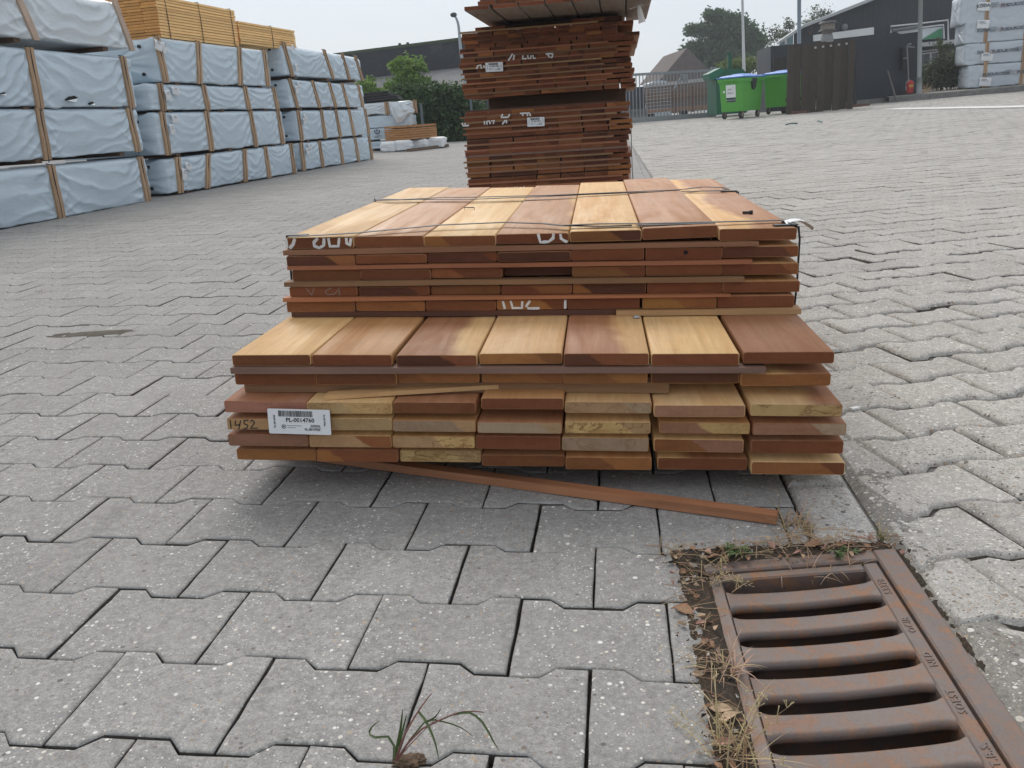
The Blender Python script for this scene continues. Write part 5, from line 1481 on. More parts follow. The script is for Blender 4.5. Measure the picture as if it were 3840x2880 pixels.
def leaf_mat(name, c0, c1):
    k = NB(name); oi = k.n('ShaderNodeNewGeometry')
    c = k.mix(oi.outputs['Random Per Island'], c0, c1)
    k.b.inputs['Subsurface Weight'].default_value = 0
    tr = k.n('ShaderNodeBsdfTranslucent'); k.put(tr.inputs['Color'], k.vmath('SCALE', c, scale=1.1))
    mx = k.n('ShaderNodeMixShader'); mx.inputs[0].default_value = .25
    k.fin(c, .6, .3); k.l(k.b.outputs[0], mx.inputs[1]); k.l(tr.outputs[0], mx.inputs[2]); k.l(mx.outputs[0], k.o.inputs['Surface'])
    return k.m
LEAF = {'dark': [leaf_mat('leaf_dark', (.060, .115, .050), (.09, .155, .07)), leaf_mat('leaf_dark_b', (.045, .090, .045), (.07, .125, .058))],
        'hedge': [leaf_mat('leaf_hedge', (.035, .075, .025), (.07, .13, .035)), leaf_mat('leaf_hedge_b', (.025, .055, .025), (.05, .09, .03))],
        'light': [leaf_mat('leaf_light', (.15, .25, .05), (.23, .34, .09)), leaf_mat('leaf_light_b', (.10, .19, .045), (.16, .26, .06))],
        'yellow': [leaf_mat('leaf_yellow', (.13, .19, .035), (.20, .26, .06)), leaf_mat('leaf_yellow_b', (.10, .16, .03), (.15, .21, .05))],
        'olive': [leaf_mat('leaf_olive', (.06, .085, .035), (.11, .13, .06)), leaf_mat('leaf_olive_b', (.045, .06, .03), (.08, .095, .045))]}
M_BARK = wood_plain('bark', (.10, .075, .055), (20, 20, 3), .9, .5)
def leaves(bm, centres, size, per, spread, rs, flat=.6):
    for (c, r) in centres:
        mi = 0 if rs.random() < .55 else 1
        for _ in range(per):
            v = Vector((rs.gauss(0, 1), rs.gauss(0, 1), rs.gauss(0, flat))) * r * spread
            p = c + v; L = size * rs.uniform(.55, 1.25)
            n = Vector((rs.gauss(0, 1), rs.gauss(0, 1), rs.gauss(.4, 1))).normalized()
            u = n.orthogonal().normalized(); u = (Matrix.Rotation(rs.uniform(0, 6.28), 3, n) @ u); w_ = n.cross(u)
            q = [p - u * L * .5, p + w_ * L * .28 + n * L * .05, p + u * L * .5, p - w_ * L * .28 + n * L * .05]
            f = bm.faces.new([bm.verts.new(x) for x in q]); f.material_index = mi
def plant(name, label, cat, base, blobs, kind, leaf, nclump, per, rs_seed, group=None, trunk=True, trunk_r=.12, cl=.22, fill=.35):
    """crown of leaf clumps on the shells of several blobs (centre, radii), limbs reaching into them"""
    rs = random.Random(rs_seed)
    t = thing(name, label, cat, base, group)
    B = Vector(base); cs = []
    tot = sum(r[0] * r[2] for _, r in blobs)
    for c, r in blobs:
        k = max(4, int(nclump * r[0] * r[2] / tot))
        for _ in range(k):
            d = Vector((rs.gauss(0, 1), rs.gauss(0, 1), rs.gauss(0, 1))).normalized()
            q = rs.uniform(fill, 1.0) ** .6
            cs.append((Vector(c) - B + Vector((d.x * r[0], d.y * r[1], d.z * r[2])) * q, min(r) * cl * rs.uniform(.6, 1.3)))
    bm = bmesh.new(); leaves(bm, cs, leaf, per, 1.0, rs)
    o = from_bm('crown' if trunk else 'foliage', bm, LEAF[kind]); o.parent = t
    bm = bmesh.new()
    if trunk:
        top = sum((Vector(c) - B for c, r in blobs), Vector()) / len(blobs)
        mid = Vector((top.x * .5, top.y * .5, top.z * .55))
        tube(bm, [Vector((0, 0, -.1)), mid * .5 + Vector((.05, 0, 0)), mid, top], [trunk_r, trunk_r * .8, trunk_r * .6, trunk_r * .3], 8)
        for c, r in blobs:
            for _ in range(3):
                e = Vector(c) - B + Vector((rs.uniform(-.6, .6) * r[0], rs.uniform(-.6, .6) * r[1], rs.uniform(-.3, .5) * r[2]))
                tube(bm, [mid, mid.lerp(e, .5) + Vector((0, 0, -.05 * r[2])), e], [trunk_r * .4, trunk_r * .25, trunk_r * .08], 5, 0, False)
        o = from_bm('trunk', bm, M_BARK)
    else:
        for c, r in blobs:
            for _ in range(4):
                e = Vector(c) - B + Vector((rs.uniform(-.7, .7) * r[0], rs.uniform(-.5, .5) * r[1], rs.uniform(.0, .7) * r[2])); s = Vector((e.x * .8, e.y * .8, 0))
                tube(bm, [s, s.lerp(e, .5), e], [trunk_r * .5, trunk_r * .35, trunk_r * .1], 5, 0, False)
        o = from_bm('stem', bm, M_BARK)
    o.parent = t
    return t

# ---- behind the left stacks: odd bundles, plank pile, hedge, shed
Yb = 16.9
def zz(x, y): return float(zg(x, y))
p0 = V3(*c3p(440, 1470), Yb); p1 = V3(*c3p(1062, 1440), Yb)
Ab, Tb, Nb = Vector((p0.x, p0.y, 0)), Vector((1, .0, 0)), Vector((0, -1, 0))
def hz(cy, cx=800): return V3(*c3p(cx, cy), Yb).z
Lb = p1.x - p0.x
GBK = 'odd wrapped bundles beyond the left stacks'
wrapped_bundle('wrapped_bundle', 'blue-grey wrapped bundle at the bottom, behind the white wrapped packs', GBK, Ab, Tb, Nb, -.6, Lb - .02, zz(p0.x, Yb) + .03, hz(1325), 1.0, [], 31, amp=.010, nu=60, nv=14, capdots=False)
bl = wrapped_bundle('wrapped_bundle', 'blue-grey wrapped bundle with a round black emblem beside the bare plank pile', GBK, Ab, Tb, Nb, -.6, Lb - .03, hz(1318) + .02, hz(1150), 1.0, [], 32, amp=.007, nu=60, nv=14, capdots=False)
wrapped_bundle('wrapped_bundle', 'smooth blue-grey wrapped bundle under the torn bundle behind the far left stack', GBK, Ab, Tb, Nb, -.6, Lb, hz(1145), hz(985), 1.0, [], 33, amp=.006, nu=60, nv=14, capdots=False)
def sb(cx): return V3(*c3p(cx, 1000), Yb).x - p0.x
wrapped_bundle('wrapped_bundle', 'torn pale wrapped bundle with one batten below the dark boards', GBK, Ab, Tb, Nb, -.6, Lb + .02, hz(975), hz(815), 1.0, [(-.4, -.4), (sb(718), sb(722)), (Lb + .1, Lb + .1)], 34, M_WRAP_L, amp=.03, nu=80, nv=18, capdots=False, hem=.05)
# round emblem on the second bundle: ring, roof-like mark and a few short lines of print
bm = bmesh.new(); R = .046
cx = sb(558); cz = hz(1192) - hz(1318) - .02
ribbon(bm, [Vector((cx + .6 + R * math.cos(a), -.022, cz + R * 1.0 * math.sin(a))) for a in [rad(-210 + 12 * i) for i in range(21)]], .013, (0, -1, 0), .002)
ribbon(bm, [Vector((cx + .6 - .03, -.022, cz + .02)), Vector((cx + .6 + .03, -.022, cz + .02))], .010, (0, -1, 0), .002)
ribbon(bm, [Vector((cx + .6, -.022, cz + .045)), Vector((cx + .6, -.022, cz - .03))], .010, (0, -1, 0), .002)
for k in range(2):
    ribbon(bm, [Vector((cx + .6 - .06, -.022, cz - .085 - .022 * k)), Vector((cx + .6 + .075 - .05 * k, -.022, cz - .085 - .022 * k))], .007, (0, -1, 0), .002)
bmesh.ops.recalc_face_normals(bm, faces=bm.faces)
o = from_bm('printed_emblem', bm, M_INK); o.parent = bl
# loose flap of torn sheet
bm = bmesh.new(); gx, gy = 16, 14; gr = []
TP = [c3p(735, 815), c3p(800, 820), c3p(900, 830), c3p(985, 870), c3p(1078, 925)]
BP = [c3p(770, 985), c3p(840, 1100), c3p(905, 1085), c3p(985, 985), c3p(1050, 985)]
for i in range(gx + 1):
    f = i / gx * 4; k = min(3, int(f)); u = f - k
    a = Vector((*TP[k], 0)).lerp(Vector((*TP[k + 1], 0)), u); b = Vector((*BP[k], 0)).lerp(Vector((*BP[k + 1], 0)), u)
    row = []
    for j in range(gy + 1):
        q = a.lerp(b, j / gy); n = mnoise.noise((i * .45, j * .22, 3)) * .05 + .05 + .03 * math.sin(j / gy * 3)
        row.append(bm.verts.new(V3(q.x, q.y, Yb - n)))
    gr.append(row)
for a, b in zip(gr, gr[1:]):
    for j in range(gy): bm.faces.new((a[j], b[j], b[j + 1], a[j + 1]))
o = from_bm('loose_sheet', bm, M_WRAP_L, None, True)
tag(o, 'loose torn flap of pale sheet hanging off the bundle near the hedge', 'plastic sheet')
# dark boards on top of it
M_DKB = wood_plain('weathered_dark_board', (.055, .055, .058), (3, 60, 60), .85, .6)
for k in range(4):
    zl = hz(828, 430) + k * .042; 
    bm = bmesh.new(); bx(bm, (0, 0, 0), (Lb * .72 - .03 * k + (.1 if k < 2 else 0), .9, .034), None, 0, .003)
    o = from_bm('weathered_board', bm, M_DKB); o.matrix_world = Matrix.Translation((p0.x - .05, Yb + .02 + .01 * (k % 2), zl)) @ Matrix.Rotation(rad(-2.5), 4, 'Y')
    tag(o, 'blackened board, %s from bottom of the dark stack on the torn bundle' % ORD[k + 1], 'board', 'blackened boards on the torn bundle')
# bare plank pile on low white packs
def plank_pile():
    Yc = 16.3; c = V3(*c3p(1025, 1318), Yc); top = V3(*c3p(1018, 1125), Yc).z
    l = V3(*c3p(690, 1330), Yc + .35); r = V3(*c3p(1375, 1290), Yc + 1.0)
    dl = (l - c); dl.z = 0; dr = (r - c); dr.z = 0
    t = thing('plank_pile', 'orange-brown bare plank pile lying on the low white wrapped packs', 'plank pile', c)
    rows = 6; H = (top - c.z)
    M = simple('orange_plank', (.40, .19, .07), .75, .3, 14, stretch=(1, 1, 6))
    for k in range(rows):
        bm = bmesh.new(); g = .004; off = dl * (.03 if k == rows - 1 else 0)
        b = [Vector((0, 0, 0)), dr, dr + dl, dl]
        z0, z1 = H * k / rows + g, H * (k + 1) / rows - (.002 if k != rows - 2 else .012)
        va = [bm.verts.new(q + off * 0 + Vector((0, 0, z0))) for q in b]; vb = [bm.verts.new(q + Vector((0, 0, z1))) for q in b]
        bm.faces.new(va); bm.faces.new(vb)
        for i in range(4): bm.faces.new((va[i], va[(i + 1) % 4], vb[(i + 1) % 4], vb[i]))
        bmesh.ops.recalc_face_normals(bm, faces=bm.faces)
        from_bm('plank_layer', bm, M, t)
    return c
plank_pile()
def white_pack(cx0, cx1, cy0, cy1, Y, dep, lab, seed):
    a, b = V3(*c3p(cx0, cy1), Y), V3(*c3p(cx1, cy1), Y); zt = V3(*c3p((cx0 + cx1) / 2, cy0), Y).z
    zb = zz(a.x, Y) + .012
    wrapped_bundle('white_pack', lab, 'low white wrapped packs beyond the left stacks', Vector((a.x, a.y, 0)), Vector((1, 0, 0)), Vector((0, -1, 0)), 0, b.x - a.x, zb, zt, dep, [], seed, M_WRAP_W, amp=.016, nu=40, nv=12, capdots=False, hem=.02, rnd=.05, bearers=False)
white_pack(640, 818, 1345, 1470, 16.15, .9, 'rounded white wrapped pack, leftmost of the low white packs', 41)
white_pack(824, 1020, 1325, 1462, 16.2, .9, 'white wrapped pack right of the rounded one under the plank pile', 42)
white_pack(1034, 1232, 1318, 1440, 16.6, 1.1, 'white wrapped pack below the right half of the plank pile', 43)
white_pack(1238, 1452, 1292, 1418, 17.0, 1.1, 'white wrapped pack at the right end, nearest the hedge', 44)
a, b = V3(*c3p(1020, 1445), 16.0), V3(*c3p(1530, 1385), 17.4)
bm = bmesh.new(); d = (b - a); d.z = 0; L = d.length; d.normalize()
bx(bm, (0, 0, 0), (L, .08, .05), None, 0, .004)
o = from_bm('beam', bm, wood_plain('old_beam', (.19, .13, .09), (3, 60, 60), .85, .6)); o.matrix_world = frame((a.x, a.y, zz(a.x, a.y) + .002), d, UPV.cross(d), UPV)
tag(o, 'weathered brown beam on the ground in front of the white packs', 'beam')

def blob(px, py, Y, rx, rz, ry=None): return (V3(px, py, Y), (rx, ry if ry else rx, rz))
def c3b(cx, cy, Y, rx, rz, ry=.5): return blob(*c3p(cx, cy), Y, rx * .2834 * Y / FPX, rz * .2834 * Y / FPX, ry)
hb = V3(*c3p(1350, 1340), 20.5)
plant('hedge', 'tall dark green hedge beyond the white packs, left of the tall stack', 'hedge', (hb.x, hb.y, zz(hb.x, hb.y)),
      [c3b(1000, 980, 20.5, 170, 330), c3b(1180, 940, 20.6, 190, 350), c3b(1400, 960, 20.8, 200, 360), c3b(1600, 960, 21, 190, 360), c3b(1780, 960, 21, 190, 360), c3b(930, 760, 20.6, 150, 180), c3b(1250, 700, 20.7, 200, 150), c3b(1580, 720, 20.9, 180, 140), c3b(1100, 1200, 20.4, 220, 160), c3b(1450, 1200, 20.6, 260, 160), c3b(1700, 1180, 20.8, 180, 180)],
      'hedge', .085, 1500, 16, 51, None, False, .05, .30, .0)
sbp = V3(*c3p(980, 700), 22.3)
plant('shrub', 'light green leafy shrub rising above the hedge', 'shrub', (sbp.x, sbp.y, zz(sbp.x, sbp.y)),
      [c3b(1000, 560, 22.3, 130, 170), c3b(1030, 330, 22.3, 75, 150), c3b(870, 330, 22.4, 40, 120), c3b(800, 350, 22.4, 60, 60), c3b(1150, 330, 22.3, 50, 90), c3b(900, 480, 22.3, 120, 80), c3b(760, 620, 22.3, 100, 90), c3b(1150, 560, 22.4, 140, 80), c3b(1220, 410, 22.3, 40, 35)],
      'light', .095, 250, 13, 52, None, True, .05, .40, .1)
sbp = V3(*c3p(450, 800), 21.5)
plant('shrub', 'small green shrub peeping out beside the top of the far left stack', 'shrub', (sbp.x, sbp.y, zz(sbp.x, sbp.y)), [c3b(450, 600, 21.5, 90, 130), c3b(600, 690, 21.6, 90, 60), c3b(400, 690, 21.5, 90, 100)], 'light', .09, 110, 13, 53, None, True, .04, .4, .1)
# fence posts in front of the hedge
for cx, cy0, cy1, Y, lab in ((1158, 850, 1340, 19.4, 'thin grey fence post standing against the dark hedge'), (1815, 790, 1300, 19.9, 'thin grey fence post at the hedge beside the tall stack')):
    a = V3(*c3p(cx, cy0), Y); bm = bmesh.new(); g_ = zz(a.x, Y)
    tube(bm, [(0, 0, -.05), (0, 0, a.z - g_)], .028, 8); tube(bm, [(0, 0, a.z - g_), (0, 0, a.z - g_ + .02)], .033, 8)
    o = from_bm('fence_post', bm, simple('galvanised_dark', (.10, .12, .14), .5, .1, 20)); o.location = (a.x, Y, g_); tag(o, lab, 'post', 'posts by the hedge')
# white rendered wall behind the hedge
slab_pts = [V3(*c3p(1290, 545), 27), V3(*c3p(1760, 575), 27), V3(*c3p(1760, 1000), 27), V3(*c3p(1290, 1000), 27)]
wl = slab('garden_wall', slab_pts, .25, simple('old_white_render', (.50, .48, .43), .9, .3, 6)); tag(wl, 'patchy whitish wall glimpsed behind the top of the hedge', 'wall')
# long dark shed
def shed():
    a, b = V3(*c3p(-300, 235), 38), V3(*c3p(1980, -45), 31)
    a2, b2 = V3(*c3p(-300, 600), 38), V3(*c3p(1980, 335), 31)
    e0, e1 = V3(*c3p(-300, 830), 35), V3(*c3p(1980, 590), 28)
    t = thing('shed', 'long dark slate shed with ribbed grey lean-to roof behind the hedge', 'building', (a2.x, a2.y, 0))
    k = NB('dark_slate'); o = k.tc.outputs['Object']; n = k.noise(o, .9, 6, .7); n2 = k.noise(k.mapping(o, (6, 6, 9)), 3, 4)
    c = k.ramp(n, [(.3, (.030, .033, .040)), (.55, (.040, .043, .050)), (.72, (.075, .08, .088))])
    c = k.mix(k.rng(n2, .5, .8, 0, .5), c, (.022, .024, .03)); br = k.n('ShaderNodeTexBrick'); 
    br.inputs['Scale'].default_value = 3; k.l(k.mapping(o, (1, 1, 1), (0, 0, 0), (rad(90), 0, 0)), br.inputs['Vector'])
    k.bump(br.outputs['Fac'], .4, .02); ms = k.fin(c, .85, .2)
    slab('wall', [a, b, b2, a2], 6, ms, t, (0.12, 1, 0))
    slab('coping', [a + Vector((0, -.04, .06)), b + Vector((0, -.04, .06)), b + Vector((0, -.04, -.04)), a + Vector((0, -.04, -.04))], .4, simple('mossy_coping', (.06, .085, .045), .9), t, (.1, 1, 0))
    # lean-to of ribbed sheets
    k = NB('ribbed_sheet'); o = k.tc.outputs['Object']; n = k.noise(o, 2, 4)
    c = k.ramp(n, [(.3, (.085, .09, .10)), (.7, (.125, .13, .14))]); ml = k.fin(c, .6, .4)
    bm = bmesh.new(); N = 26; prev = None
    A2, B2_, E0, E1 = a2 + Vector((0, -.06, 0)), b2 + Vector((0, -.06, 0)), e0, e1
    for i in range(N + 1):
        f = i / N; rise = .035 if i % 2 else 0
        l, r = A2.lerp(E0, f) + Vector((0, -rise * .3, rise)), B2_.lerp(E1, f) + Vector((0, -rise * .3, rise))
        cur = (bm.verts.new(l), bm.verts.new(r))
        if prev: bm.faces.new((prev[0], prev[1], cur[1], cur[0]))
        prev = cur
    from_bm_o = from_bm('lean_to_roof', bm, ml); under(from_bm_o, t)
    g0, g1 = Vector((e0.x, e0.y + .2, -.2)), Vector((e1.x, e1.y + .2, -.2))
    slab('lean_to_wall', [e0 + Vector((0, .2, -.03)), e1 + Vector((0, .2, -.03)), g1, g0], .2, simple('grey_blockwork', (.22, .21, .20), .9), t)
    slab('end_wall', [b2 + Vector((0, .02, -.02)), Vector((b2.x, b2.y + .02, -.2)), Vector((a2.x, a2.y + .02, -.2)), a2 + Vector((0, .02, -.02))], 5.9, ms, t, (.12, 1, 0))
    for cx in (880, 985):
        q = V3(*c3p(cx, 62 + (985 - cx) * .1), 34.5)
        bm = bmesh.new(); tube(bm, [q + Vector((0, 0, -.1)), q + Vector((0, 0, .08))], [.09, .05], 6); o = from_bm('roof_vent', bm, simple('vent_dark', (.04, .045, .04), .8)); under(o, t)
shed()
# street lamp behind the tall stack, left
def lamp():
    Y = 27.0
    q = lambda x, y: V3(1700 + x / 2.304, y / 2.304, Y)
    b = q(66, 420); t = thing('street_lamp', 'grey street lamp with curved arm left of the tall stack', 'street lamp', (b.x, Y, zz(b.x, Y)))
    bm = bmesh.new(); O = Vector(t.location)
    top = [q(62, 420), q(55, 330), q(46, 230), q(38, 190), q(24, 155), q(8, 132)]
    tube(bm, [Vector((b.x + .12, Y, O.z)) - O] + [p - O for p in top], [.055, .045, .042, .038, .035, .032, .03], 8)
    from_bm('post', bm, simple('lamp_grey', (.36, .40, .43), .5, .08), t)
    bm = bmesh.new(); h = q(2, 128) - O; bmesh.ops.create_icosphere(bm, subdivisions=2, radius=.1)
    for v in bm.verts: v.co = Vector((v.co.x * 1.0, v.co.y * .8, v.co.z * .7)) + h
    from_bm('lamp_head', bm, simple('lamp_head_dark', (.07, .08, .09), .5), t, True)
lamp()

# ---- gate and what stands behind it
def gate():
    t0 = np.array([4.485, 30.51]); t1 = np.array([7.44, 31.43]); d = (t1 - t0); Ln = np.hypot(*d); d = d / Ln
    zb = lambda s: zz(t0[0] + d[0] * s, t0[1] + d[1] * s)
    zt = V3(*c5p(1060, 890), t1[1]).z
    t = thing('sliding_gate', 'grey steel bar gate closing the yard behind the tall stack', 'gate', (t0[0], t0[1], 0))
    F = frame((0, 0, 0), (d[0], d[1], 0), (-d[1], d[0], 0), UPV)
    M = simple('gate_grey', (.26, .275, .29), .5, .1, 8, .5)
    g0 = zb(0); s0, s1 = -1.0, Ln
    z1 = zt - .0; zl = z1 - .06 * 0
    box('bottom_rail', (s0, -.06, g0 + .03), (s1, .06, g0 + .19), M, t, F)
    box('top_rail', (s0, -.035, z1 - .06), (s1, .035, z1 + .02), M, t, F)
    n = int((s1 - s0) / .127)
    for i in range(n + 1):
        s = s0 + .04 + i * .127
        if s > s1 - .03: break
        box('bar', (s - .0125, -.0125, g0 + .191), (s + .0125, .0125, z1 - .061), M, t, F)
    bm = bmesh.new(); tube(bm, [F @ Vector((1.75, .03, g0 + 1.05)), F @ Vector((2.05, .03, z1 - .1))], .03, 6); from_bm('brace', bm, M, t)
    box('hinge_plate', (2.0, -.05, z1 - .36), (2.22, -.037, z1 - .10), M, t, F)
    b0 = V3(*c5p(1105, 1490), t1[1]); zt2 = V3(*c5p(1100, 868), t1[1]).z
    p = thing('gate_post', 'square grey gate post with black guide at the right end of the gate', 'gate post', (b0.x, t1[1], zz(b0.x, t1[1])))
    hh = zt2 - p.location.z
    box('post', (-.06, -.06, 0), (.09, .09, hh), M, p); box('guide', (-.125, -.04, 0), (-.062, .04, hh * .95), M_BLACK, p); box('post_cap', (-.075, -.075, hh), (.105, .105, hh + .03), M, p)
gate()
def plank_wall():
    Y = 37.5
    tl, tr = V3(*c5p(235, 1120), Y), V3(*c5p(1215, 1020), Y - 1.0)
    bl_, br = V3(*c5p(270, 1475), Y), V3(*c5p(1215, 1395), Y - 1.0)
    t = thing('plank_wall', 'long wall of brown planks with a white capping behind the gate', 'wall', (tl.x, tl.y, 0))
    hbt = [Vector((tl.x, tl.y, 0)), Vector((tr.x, tr.y, 0))]
    def band(name, f0, f1, m, push=0.0, x0=0, x1=1):
        pts = []
        for x, f in ((x0, f0), (x1, f0), (x1, f1), (x0, f1)):
            q = tl.lerp(tr, x).lerp(bl_.lerp(br, x), f); pts.append(q + Vector((0, -push, 0)))
        return slab(name, pts, .3, m, t)
    mb = [wood_plain('old_plank_%d' % i, c, (3, 3, 60), .85, .6) for i, c in enumerate(((.22, .16, .125), (.19, .115, .075), (.205, .12, .08), (.18, .125, .10), (.19, .155, .14), (.36, .19, .11)))]
    fs = [0.0, .10, .20, .32, .44, .56, .68, .80, .93]
    for i, (a, b) in enumerate(zip(fs, fs[1:])): band('plank', a, b - .012, mb[[0, 0, 1, 2, 1, 3, 4, 5][i]], .02 * (i % 2))
    band('white_cap', -.12, -.005, simple('cap_white', (.52, .50, .49), .7, .1, 5), .08)
    for x in (.375, .62): band('post', .12 if x > .5 else .25, 1.0, simple('red_brown_post', (.17, .075, .05), .8, .2, 9), .06, x - .012, x + .012)
    for x in (.05, .5, .95): band('foot', .94, 1.12, M_DARKIN, -.02, x - .05, x + .05)
plank_wall()
dk = simple('navy_panel', (.024, .029, .039), .65, .12, 3)
o = slab('dark_container', [V3(*c5p(-300, 1140), 40), V3(*c5p(238, 1105), 40), V3(*c5p(238, 1400), 40), V3(*c5p(-300, 1420), 40)], 2.4, simple('ribbed_navy', (.03, .035, .05), .6, .3, 30, stretch=(4, 4, .01)))
tag(o, 'dark navy container beyond the left part of the gate', 'container')
t = thing('low_wall', 'low grey wall with two courses behind the left part of the gate', 'wall', V3(*c5p(100, 1500), 34.5))
for nm, y0, y1, push in (('coping', 1390, 1420, .06), ('wall_body', 1421, 1475, 0), ('footing', 1476, 1560, .1)):
    slab(nm, [V3(*c5p(-300, y0 + 12), 34.5 - push), V3(*c5p(262, y0), 34.5 - push), V3(*c5p(262, y1), 34.5 - push), V3(*c5p(-300, y1 + 12), 34.5 - push)], .4, simple('grey_concrete', (.20, .205, .21), .9, .15, 5), t)
# white domed roof beyond
def dome():
    Y = 44; a, b = V3(*c5p(205, 1110), Y), V3(*c5p(560, 1085), Y); top = V3(*c5p(440, 1022), Y)
    bm = bmesh.new(); N = 14; prev = None
    for i in range(N + 1):
        f = i / N; x = a.x + (b.x - a.x) * f; z = a.z + (b.z - a.z) * f + (top.z - a.z) * (1 - abs(2 * f - 1.2) ** 2.2 if f < .99 else 0) * .95
        z = max(z, a.z + .02); cur = [bm.verts.new((x, Y, a.z - 1.5)), bm.verts.new((x, Y, z)), bm.verts.new((x, Y + 2.2, z)), bm.verts.new((x, Y + 2.2, a.z - 1.5))]
        if prev:
            for k in range(3): bm.faces.new((prev[k], cur[k], cur[k + 1], prev[k + 1]))
        prev = cur
    bmesh.ops.recalc_face_normals(bm, faces=bm.faces)
    o = from_bm('domed_tent', bm, simple('pale_blue_cover', (.55, .62, .68), .5, .12, 3)); tag(o, 'pale blue-white domed cover showing above the plank wall', 'tent')
dome()
# house with a brown roof
def house():
    Y = 66; ap, l = V3(*c5p(770, 610), Y), V3(*c5p(415, 1030), Y)
    t = thing('house', 'house with a steep brown tiled roof left of the big tree', 'house', (ap.x, Y, 0))
    r = Vector((2 * ap.x - l.x, Y, l.z))
    k = NB('brown_tiles'); o = k.tc.outputs['Object']; n = k.noise(o, 2.5, 5); wv = k.n('ShaderNodeTexWave', bands_direction='Z'); wv.inputs['Scale'].default_value = 2.2; k.l(o, wv.inputs['Vector'])
    c = k.ramp(n, [(.3, (.105, .085, .08)), (.7, (.16, .125, .115))]); c = k.mix(k.rng(wv.outputs['Fac'], 0, .5, .4, 0), c, (.07, .055, .05)); m = k.fin(c, .85, .2)
    slab('roof', [l, ap, r], 9, m, t)
    slab('wall', [Vector((l.x + .3, Y + .2, l.z)), Vector((r.x - .3, Y + .2, r.z)), Vector((r.x - .3, Y + .2, -.3)), Vector((l.x + .3, Y + .2, -.3))], 8.6, simple('brown_brick_house', (.20, .13, .10), .9, .2, 5), t)
house()
def c5b(cx, cy, Y, rx, rz, ry=None): return blob(*c5p(cx, cy), Y, rx / 3.403 * Y / FPX, rz / 3.403 * Y / FPX, ry if ry else rx / 3.403 * Y / FPX * .8)
bt = V3(*c5p(1250, 900), 72)
plant('broadleaf_tree', 'large dark green broadleaf tree behind the bins and flagpole', 'tree', (bt.x, 72, zz(bt.x, 72)),
      [c5b(1130, 200, 72, 170, 75), c5b(1350, 260, 72, 160, 75), c5b(950, 380, 72, 180, 80), c5b(1200, 400, 72, 200, 90), c5b(1480, 400, 72, 170, 120), c5b(900, 620, 72, 160, 100), c5b(1100, 640, 72, 200, 110), c5b(820, 790, 72, 120, 110), c5b(1020, 800, 72, 180, 110), c5b(1350, 620, 72, 200, 130), c5b(1600, 540, 72, 140, 130), c5b(1700, 520, 72, 70, 90), c5b(1250, 780, 72, 160, 110), c5b(1500, 700, 72, 140, 110), c5b(1180, 140, 72, 80, 22), c5b(790, 720, 72, 120, 90), c5b(900, 860, 72, 150, 70), c5b(960, 700, 72, 150, 90)],
      'dark', .30, 1000, 28, 61, None, True, .35, .40, .12)
yh = V3(*c5p(1450, 930), 46)
plant('hedge', 'yellow-green clipped hedge behind the dark green skip', 'hedge', (yh.x, 46, zz(yh.x, 46)), [c5b(1290, 860, 46, 100, 80), c5b(1430, 830, 46, 120, 80), c5b(1580, 820, 46, 110, 85), c5b(1500, 900, 46, 160, 60), c5b(1330, 920, 46, 130, 60)], 'yellow', .13, 260, 16, 62, None, False, .05, .4, .1)
for nm, cs, Y, sd, lab in (('sapling', [c5b(1860, 470, 60, 110, 70), c5b(1880, 370, 60, 80, 60), c5b(1950, 420, 60, 70, 70)], 60, 63, 'thin sparse tree left of the black building\'s gable'), ('sapling', [c5b(2060, 290, 58, 60, 55), c5b(2080, 370, 58, 60, 60), c5b(2010, 450, 58, 60, 50)], 58, 64, 'wispy twiggy tree just left of the tall grey lamp pole')):
    b = cs[0][0]
    plant(nm, lab, 'tree', (b.x, Y, zz(b.x, Y)), cs, 'olive', .14, 60, 9, sd, 'thin trees by the black building', True, .022, .5, .2)
cs = [blob(*c6p(570, 110), 62, .5, .55), blob(*c6p(610, 140), 62, .6, .35), blob(*c6p(500, 170), 62, .5, .3)]
plant('sapling', 'tree top showing over the sloping roof of the black building', 'tree', (cs[0][0].x, 62, 0), cs, 'olive', .15, 70, 12, 65, 'thin trees by the black building', True, .03, .45, .2)
# white flagpole
b = V3(*c5p(1500, 960), 36); tp = V3(*c5p(1476, -30), 36)
t = thing('flagpole', 'tall white flagpole behind the green bins', 'flagpole', (b.x, 36, zz(b.x, 36)))
bm = bmesh.new(); O = Vector(t.location); b2 = V3(*c5p(1497, 880), 36)
dirp = (tp - b2).normalized(); foot = b2 - dirp * ((b2.z - O.z) / dirp.z)
tube(bm, [foot - O, b2 - O, b2.lerp(tp, .6) - O, tp + dirp * 1.5 - O], [.068, .062, .05, .042], 10); from_bm('pole', bm, simple('pole_white', (.66, .67, .67), .4, .05), t, True)
bm = bmesh.new(); tube(bm, [foot - O + Vector((0, 0, .0)), foot - O + Vector((0, 0, .12))], .10, 10); from_bm('base', bm, M_INKG, t)
